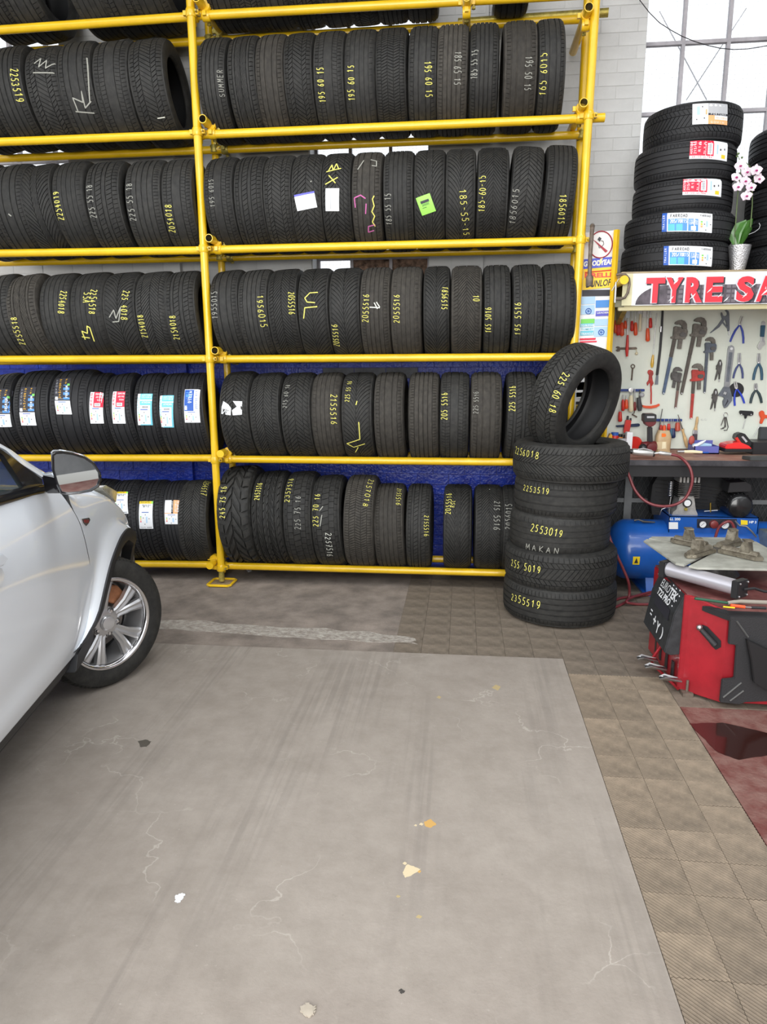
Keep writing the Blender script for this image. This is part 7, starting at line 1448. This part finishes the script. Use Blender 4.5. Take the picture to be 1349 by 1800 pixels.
# extend up the roof line
d0 = (PA[0][0]-PA[1][0], PA[0][1]-PA[1][1]); up1 = (PA[0][0]+d0[0]*1.6, PA[0][1]+d0[1]*1.5); up2 = (up1[0]-.55, up1[1]+.10); up3 = (up2[0]-.9, up2[1]+.0)
d1 = (PI[0][0]-PI[1][0], PI[0][1]-PI[1][1]); in1 = (up1[0]-.02, up1[1]-.045); in2 = (up2[0], up2[1]-.05); in3 = (up3[0], up3[1]-.05)
outl = [up3, up2, up1]+PA; inl = [in3, in2, in1]+PI
rows = []
for (a, b) in zip(outl, inl):
    tt = lambda z_: -.015-.40*max(0, z_-1.0)
    A_ = cw(a[0], tt(a[1])-.02, a[1]); B_ = cw(b[0], tt(b[1])+.004, b[1]); M_ = A_.lerp(B_, .5)+cN*.012; rows.append([A_-cN*.08+cD*.03, A_, M_, B_, B_-cN*.03])
q_ = MB().grid(rows); part('a_pillar', q_, PAINT, car, 60)
sideg = [(p_[0], p_[1]) for p_ in inl]
gl = bpy.data.materials.new('tinted_glass'); gl.use_nodes = True; gn, gb = nodes(gl); gb.inputs['Base Color'].default_value = (.05, .07, .07, 1); gb.inputs['Transmission Weight'].default_value = 0; gb.inputs['Roughness'].default_value = .02; gb.inputs['Alpha'].default_value = .45; gb.inputs['Specular IOR Level'].default_value = .8
pts = [cw(s_, -.022-.40*max(0, z_-1.0), z_) for s_, z_ in sideg]+[cw(s_, -.018, belt(s_)+.02) for s_ in (-.50, -.9, -1.4, -2.25)]
q_ = MB().add(pts, [tuple(range(len(pts)))]) or None
q2 = MB(); q2.prism(pts, cN*-.004); part('side_glass', q2, gl, car, 0)
# black quarter trim between pillar and glass, with mirror sail
ql = [cpx(28, 788, -.02), cpx(52, 815, -.02), cpx(80, 842, -.01), cpx(82, 862, .0), cpx(75, 868, .0), cpx(60, 858, -.0), cpx(42, 820, -.01)]
q2 = MB().prism([cw(s_, -.006-.36*max(0, z_-1.0), z_) for s_, z_ in ql], cN*-.02); part('mirror_sail', q2, TRIM, car, 0, .002)
dv = [cpx(0, 768, -.03), cpx(25, 787, -.02), cpx(34, 797, -.02), cpx(60, 862, .0), cpx(54, 864, .0), cpx(28, 800, -.02), cpx(0, 778, -.03)]
q2 = MB().prism([cw(s_, -.004-.36*max(0, z_-1.0), z_) for s_, z_ in dv], cN*-.02); part('window_seal', q2, TRIM, car, 0, .001)
# windscreen, roof, far pillar
w0 = cw(PA[-1][0]+.04, -.06, PA[-1][1]-.05); w1 = cw(up1[0]+.02, -.26, up1[1]); q2 = MB().grid([[w0-cN*(1.45)*f for f in (0, .25, .5, .75, 1)], [w1-cN*1.08*f for f in (0, .25, .5, .75, 1)]]); part('windscreen', q2, gl, car, 60)
q2 = MB().grid([[cw(s_, t_, z_+dz) for t_, dz in ((-.25, 0), (-.45, .03), (-.80, .045), (-1.15, .03), (-1.36, 0))] for s_, z_ in (up1, up2, up3)]); part('roof', q2, PAINT, car, 60)
q2 = MB().tube([cw(PA[-1][0], -1.55, PA[-1][1]), cw(up1[0], -1.36, up1[1]), cw(up2[0], -1.36, up2[1])], .03, 8); part('far_pillar', q2, PAINT, car, 50)
# interior: dashboard, seat, steering wheel, inner door card
DG = mat('interior_grey', (.10, .11, .115), .7); cbox('dashboard', -.75, -.50, -1.5, -.10, .80, .97, MT['interior_black'], .03); cbox('door_card', -1.30, -.45, -.14, -.06, .40, 1.0, DG, .01)
for t0_ in (-.70, -1.35):
    sq = MB().prism([cw(-1.05, t0_, .45), cw(-.95, t0_, .62), cw(-1.45, t0_, .58), cw(-1.62, t0_, 1.12), cw(-1.72, t0_, 1.12), cw(-1.60, t0_, .45)], cN*.45); part('front_seat', sq, DG, car, 0, .03)
    sq = MB().prism([cw(-1.63, t0_+.12, 1.14), cw(-1.60, t0_+.12, 1.28), cw(-1.70, t0_+.12, 1.30), cw(-1.73, t0_+.12, 1.14)], cN*.22); part('headrest', sq, DG, car, 0, .02)
c = cw(-.92, -.42, .93); ax = (cD*-.9+V((0, 0, .45))).normalized(); e1 = cN; e2 = ax.cross(e1); q2 = MB().tube([c+(e1*cos(a_)+e2*sin(a_))*.18 for a_ in [2*pi*i/28 for i in range(28)]], .014, 8, closed=True)
for a_ in (0, pi, -pi/2): q2.tube([c, c+(e1*cos(a_)+e2*sin(a_))*.18], .014, 6)
part('steering_wheel', q2, mat('wheel_rim_grey', (.09, .095, .10), .5), car, 50)
# mirror: housing, bezel and glass facing back
mY = .19
def mp(x, y, dt=mY, ds=0): s_, z_ = cpx(x, y, dt); return cw(s_+ds, dt, z_)
ctr = [(90, 797), (95, 793.5), (108, 793), (128, 796), (150, 803), (166, 814), (177, 830), (179, 843), (174, 856), (160, 864), (140, 868), (118, 870), (106, 868), (98, 850), (91, 825)]
# glass plane: perpendicular-ish to view: all points placed in plane facing backwards (normal -cD turned outwards)
mc = mp(130, 832); nm_ = (-cD*.93+cN*.37).normalized()
def mplane(x, y, off=0):
    d = ray(x, y); k = (mc+nm_*off-CAM).dot(nm_)/d.dot(nm_); return CAM+d*k
ringo = [mplane(*p_) for p_ in ctr]; cen = sum(ringo, V())/len(ringo)
rows = [[cen+(p_-cen)*k_+(-nm_)*o_ for p_ in ringo+[ringo[0]]] for k_, o_ in ((.93, .0), (1, .004), (1.0, .05), (.92, .09), (.70, .12), (.3, .13), (.02, .13))]
q2 = MB().grid(rows[1:]); part('mirror_housing', q2, PAINT, car, 60)
q2 = MB().grid([[cen+(p_-cen)*k_+nm_*o_ for p_ in ringo+[ringo[0]]] for k_, o_ in ((1.0, -.010), (1.0, .004), (.95, .010), (.885, .006), (.87, -.006))]); part('mirror_bezel', q2, TRIM, car, 60)
q2 = MB(); q2.prism([cen+(p_-cen)*.88+nm_*.001 for p_ in ringo], -nm_*.006); part('mirror_glass', q2, mat('mirror', (.80, .84, .84), .01, 1), car, 0)
q2 = MB().prism([mp(72, 836, .02), mp(100, 841, .10), mp(104, 868, .10), mp(80, 868, .02)], cD*.06); part('mirror_arm', q2, TRIM, car, 0, .006)
q2 = MB().prism([mp(72, 834, .02), mp(90, 832, .10), mp(100, 842, .12), mp(82, 838, .03)], cD*.06); part('mirror_arm_cap', q2, PAINT, car, 0, .004)
# handle, badge, door creases
hp = [cpx(-14, 975, .07), cpx(4, 973, .07), cpx(14, 982, .07), cpx(6, 994, .07), cpx(-14, 1003, .07)]
q2 = MB().prism([cw(s_, .075, z_) for s_, z_ in hp], cN*-.02); part('door_handle', q2, PAINT, car, 0, .005)
hp = [cpx(-20, 1000, .045), cpx(0, 998, .045), cpx(5, 1010, .045), cpx(0, 1030, .045), cpx(-20, 1040, .045)]
q2 = MB().prism([cw(s_, .052, z_) for s_, z_ in hp], cN*-.015); part('handle_cup', q2, PAINT, car, 0, .003)
bp_ = [cpx(x, y, .052) for x, y in ((145, 912), (158, 910), (160, 914), (157, 920), (152.5, 925), (147, 919))]; q2 = MB().prism([cw(s_, .050, z_) for s_, z_ in bp_], cN*-.012); bd_ = part('badge', q2, CHROME, car, 0, .001)
bc = (sum(p_[0] for p_ in bp_)/6, sum(p_[1] for p_ in bp_)/6); q2 = MB().prism([cw(bc[0]+(s_-bc[0])*.7, .0515, bc[1]+(z_-bc[1])*.7) for s_, z_ in bp_], cN*-.002); part('badge_face', q2, mat('badge_grey', (.25, .24, .25), .3, .8), bd_, 0)
q2 = MB(); a_, b_, c_ = cpx(148, 919, .053), cpx(157, 919, .053), cpx(148, 913.5, .053); put_text(q2, 'RX', cw(a_[0], .0535, a_[1]), cw(b_[0], .0535, b_[1])-cw(a_[0], .0535, a_[1]), cw(c_[0], .0535, c_[1])-cw(a_[0], .0535, a_[1]), 0, .02); part('badge_lettering', q2, mat('badge_red', (.45, .04, .04), .4), bd_, 0)
for l in ([(150, 934), (120, 948), (80, 966), (40, 985), (5, 1003)],):
    pass
# front wheel, turned to the right
wn = V((cos(rad(-28)), sin(rad(-28)), 0)); hub = atz(195, 1097, .304); wc = hub-wn*.100; WR, WW_ = .304, .200
Mw = Matrix.Rotation(rad(-28), 3, 'Z')
cas, tr_ = tyre_mesh('fourrib', .655)
wh = bpy.data.objects.new('front_wheel', None); wh['org'] = (0, 0, 0); link(wh, car); wh.location = wc-V(car.location); wh.rotation_euler = (0, 0, rad(-28))
for nm, me in (('tyre_casing', cas), ('tyre_tread', tr_)):
    o = bpy.data.objects.new(nm, me); o.scale = (WW_, WR, WR); link(o, wh)
ALY = mat('wheel_alloy', (.56, .56, .57), .3, .75, coat=.3); Rr = .203
def wpart(name, mb, m_, sm=30, bev=0):
    o = bpy.data.objects.new(name, mb.mesh(name, m_, (0, 0, 0), sm, bev)); link(o, wh); return o
wpart('rim_barrel', MB().lathe([(Rr+.004, .098), (Rr+.010, .094), (Rr+.010, .088), (Rr-.004, .080), (Rr-.012, .05), (Rr-.016, -.08), (Rr+.004, -.095)], (0, 0, 0), (1, 0, 0), 64), ALY, 50)
wpart('rim_lip', MB().lathe([(Rr-.010, .076), (Rr-.006, .092), (Rr+.004, .099), (Rr+.009, .097)], (0, 0, 0), (1, 0, 0), 64), CHROME, 60)
wpart('brake_disc', MB().lathe([(.05, -.002), (.135, -.002), (.135, -.024), (.05, -.024)], (0, 0, 0), (1, 0, 0), 48), mat('brake_disc', (.30, .27, .25), .35, .8, .2, 10), 40)
wpart('shade_disc', MB().lathe([(0, -.05), (Rr-.02, -.05)], (0, 0, 0), (1, 0, 0), 40), mat('wheel_shadow', (.01, .01, .01), .9), 0)  # black disc stands in for the shade inside the wheel
q2 = MB().prism([(.0, cos(a_)*r_, sin(a_)*r_) for a_, r_ in ((.55, .10), (.55, .165), (1.0, .175), (1.45, .165), (1.45, .10))], (.035, 0, 0)); wpart('brake_caliper', q2, mat('rusty_caliper', (.36, .15, .07), .6, .3, .3, 20), 0, .004)
for k in range(5):
    a0_ = rad(90+72*k+8)
    for s_ in (-1, 1):        # paired spokes, splitting towards the rim
        q2 = MB(); pr_ = []
        for f, hw_, x_ in ((0, .020, .062), (.25, .017, .070), (.6, .019, .078), (.95, .026, .080), (1, .028, .079)):
            r_ = .035+(Rr-.012-.035)*f; aa = a0_+s_*(.10+.17*f)*(.9) if f > 0 else a0_+s_*.30
            d_ = V((0, cos(aa), sin(aa))); e_ = V((0, -sin(aa), cos(aa))); c_ = d_*r_; pr_.append([c_-e_*hw_+V((x_-.030, 0, 0)), c_-e_*hw_+V((x_-.006, 0, 0)), c_-e_*hw_*.55+V((x_, 0, 0)), c_+V((x_-.004, 0, 0)), c_+e_*hw_*.55+V((x_, 0, 0)), c_+e_*hw_+V((x_-.006, 0, 0)), c_+e_*hw_+V((x_-.030, 0, 0))])
        q2.grid(pr_); wpart('spoke', q2, ALY, 25)
wpart('hub', MB().lathe([(.075, .035), (.072, .062), (.050, .070), (.036, .070), (.034, .078), (.030, .082), (0, .083)], (0, 0, 0), (1, 0, 0), 40), ALY, 30)
wpart('hub_cap', MB().lathe([(.031, .080), (.030, .086), (.024, .088), (0, .089)], (0, 0, 0), (1, 0, 0), 32), mat('cap_silver', (.62, .62, .63), .25, .6), 30)
for k in range(5):
    a_ = rad(90+72*k+8+36); c_ = V((.064, cos(a_)*.055, sin(a_)*.055)); q2 = MB().lathe([(.0165, .0), (.0165, .004), (.013, .005), (.013, -.004), (0, -.004)], c_, (1, 0, 0), 20); wpart('nut_recess', q2, DSTEEL, 30)
    q2 = MB().lathe([(0, .012), (.007, .011), (.010, .006), (.010, -.008)], c_, (1, 0, 0), 6); wpart('wheel_nut', q2, CHROME, 20)
q2 = MB().lathe([(0, .004), (.004, .004), (.004, 0)], (.064, -.03, .045), (1, 0, 0), 8); wpart('valve', q2, BLK, 20)
# rear wheel, mostly outside the frame, stands behind the door line
q2 = MB().lathe([(0, .06), (.21, .06), (.22, .09), (.31, .08), (.318, .04), (.318, -.10), (.22, -.11), (0, -.11)], cw(-2.35, -.12, .318), cN, 40); part('rear_wheel', q2, BLKR, car, 30)
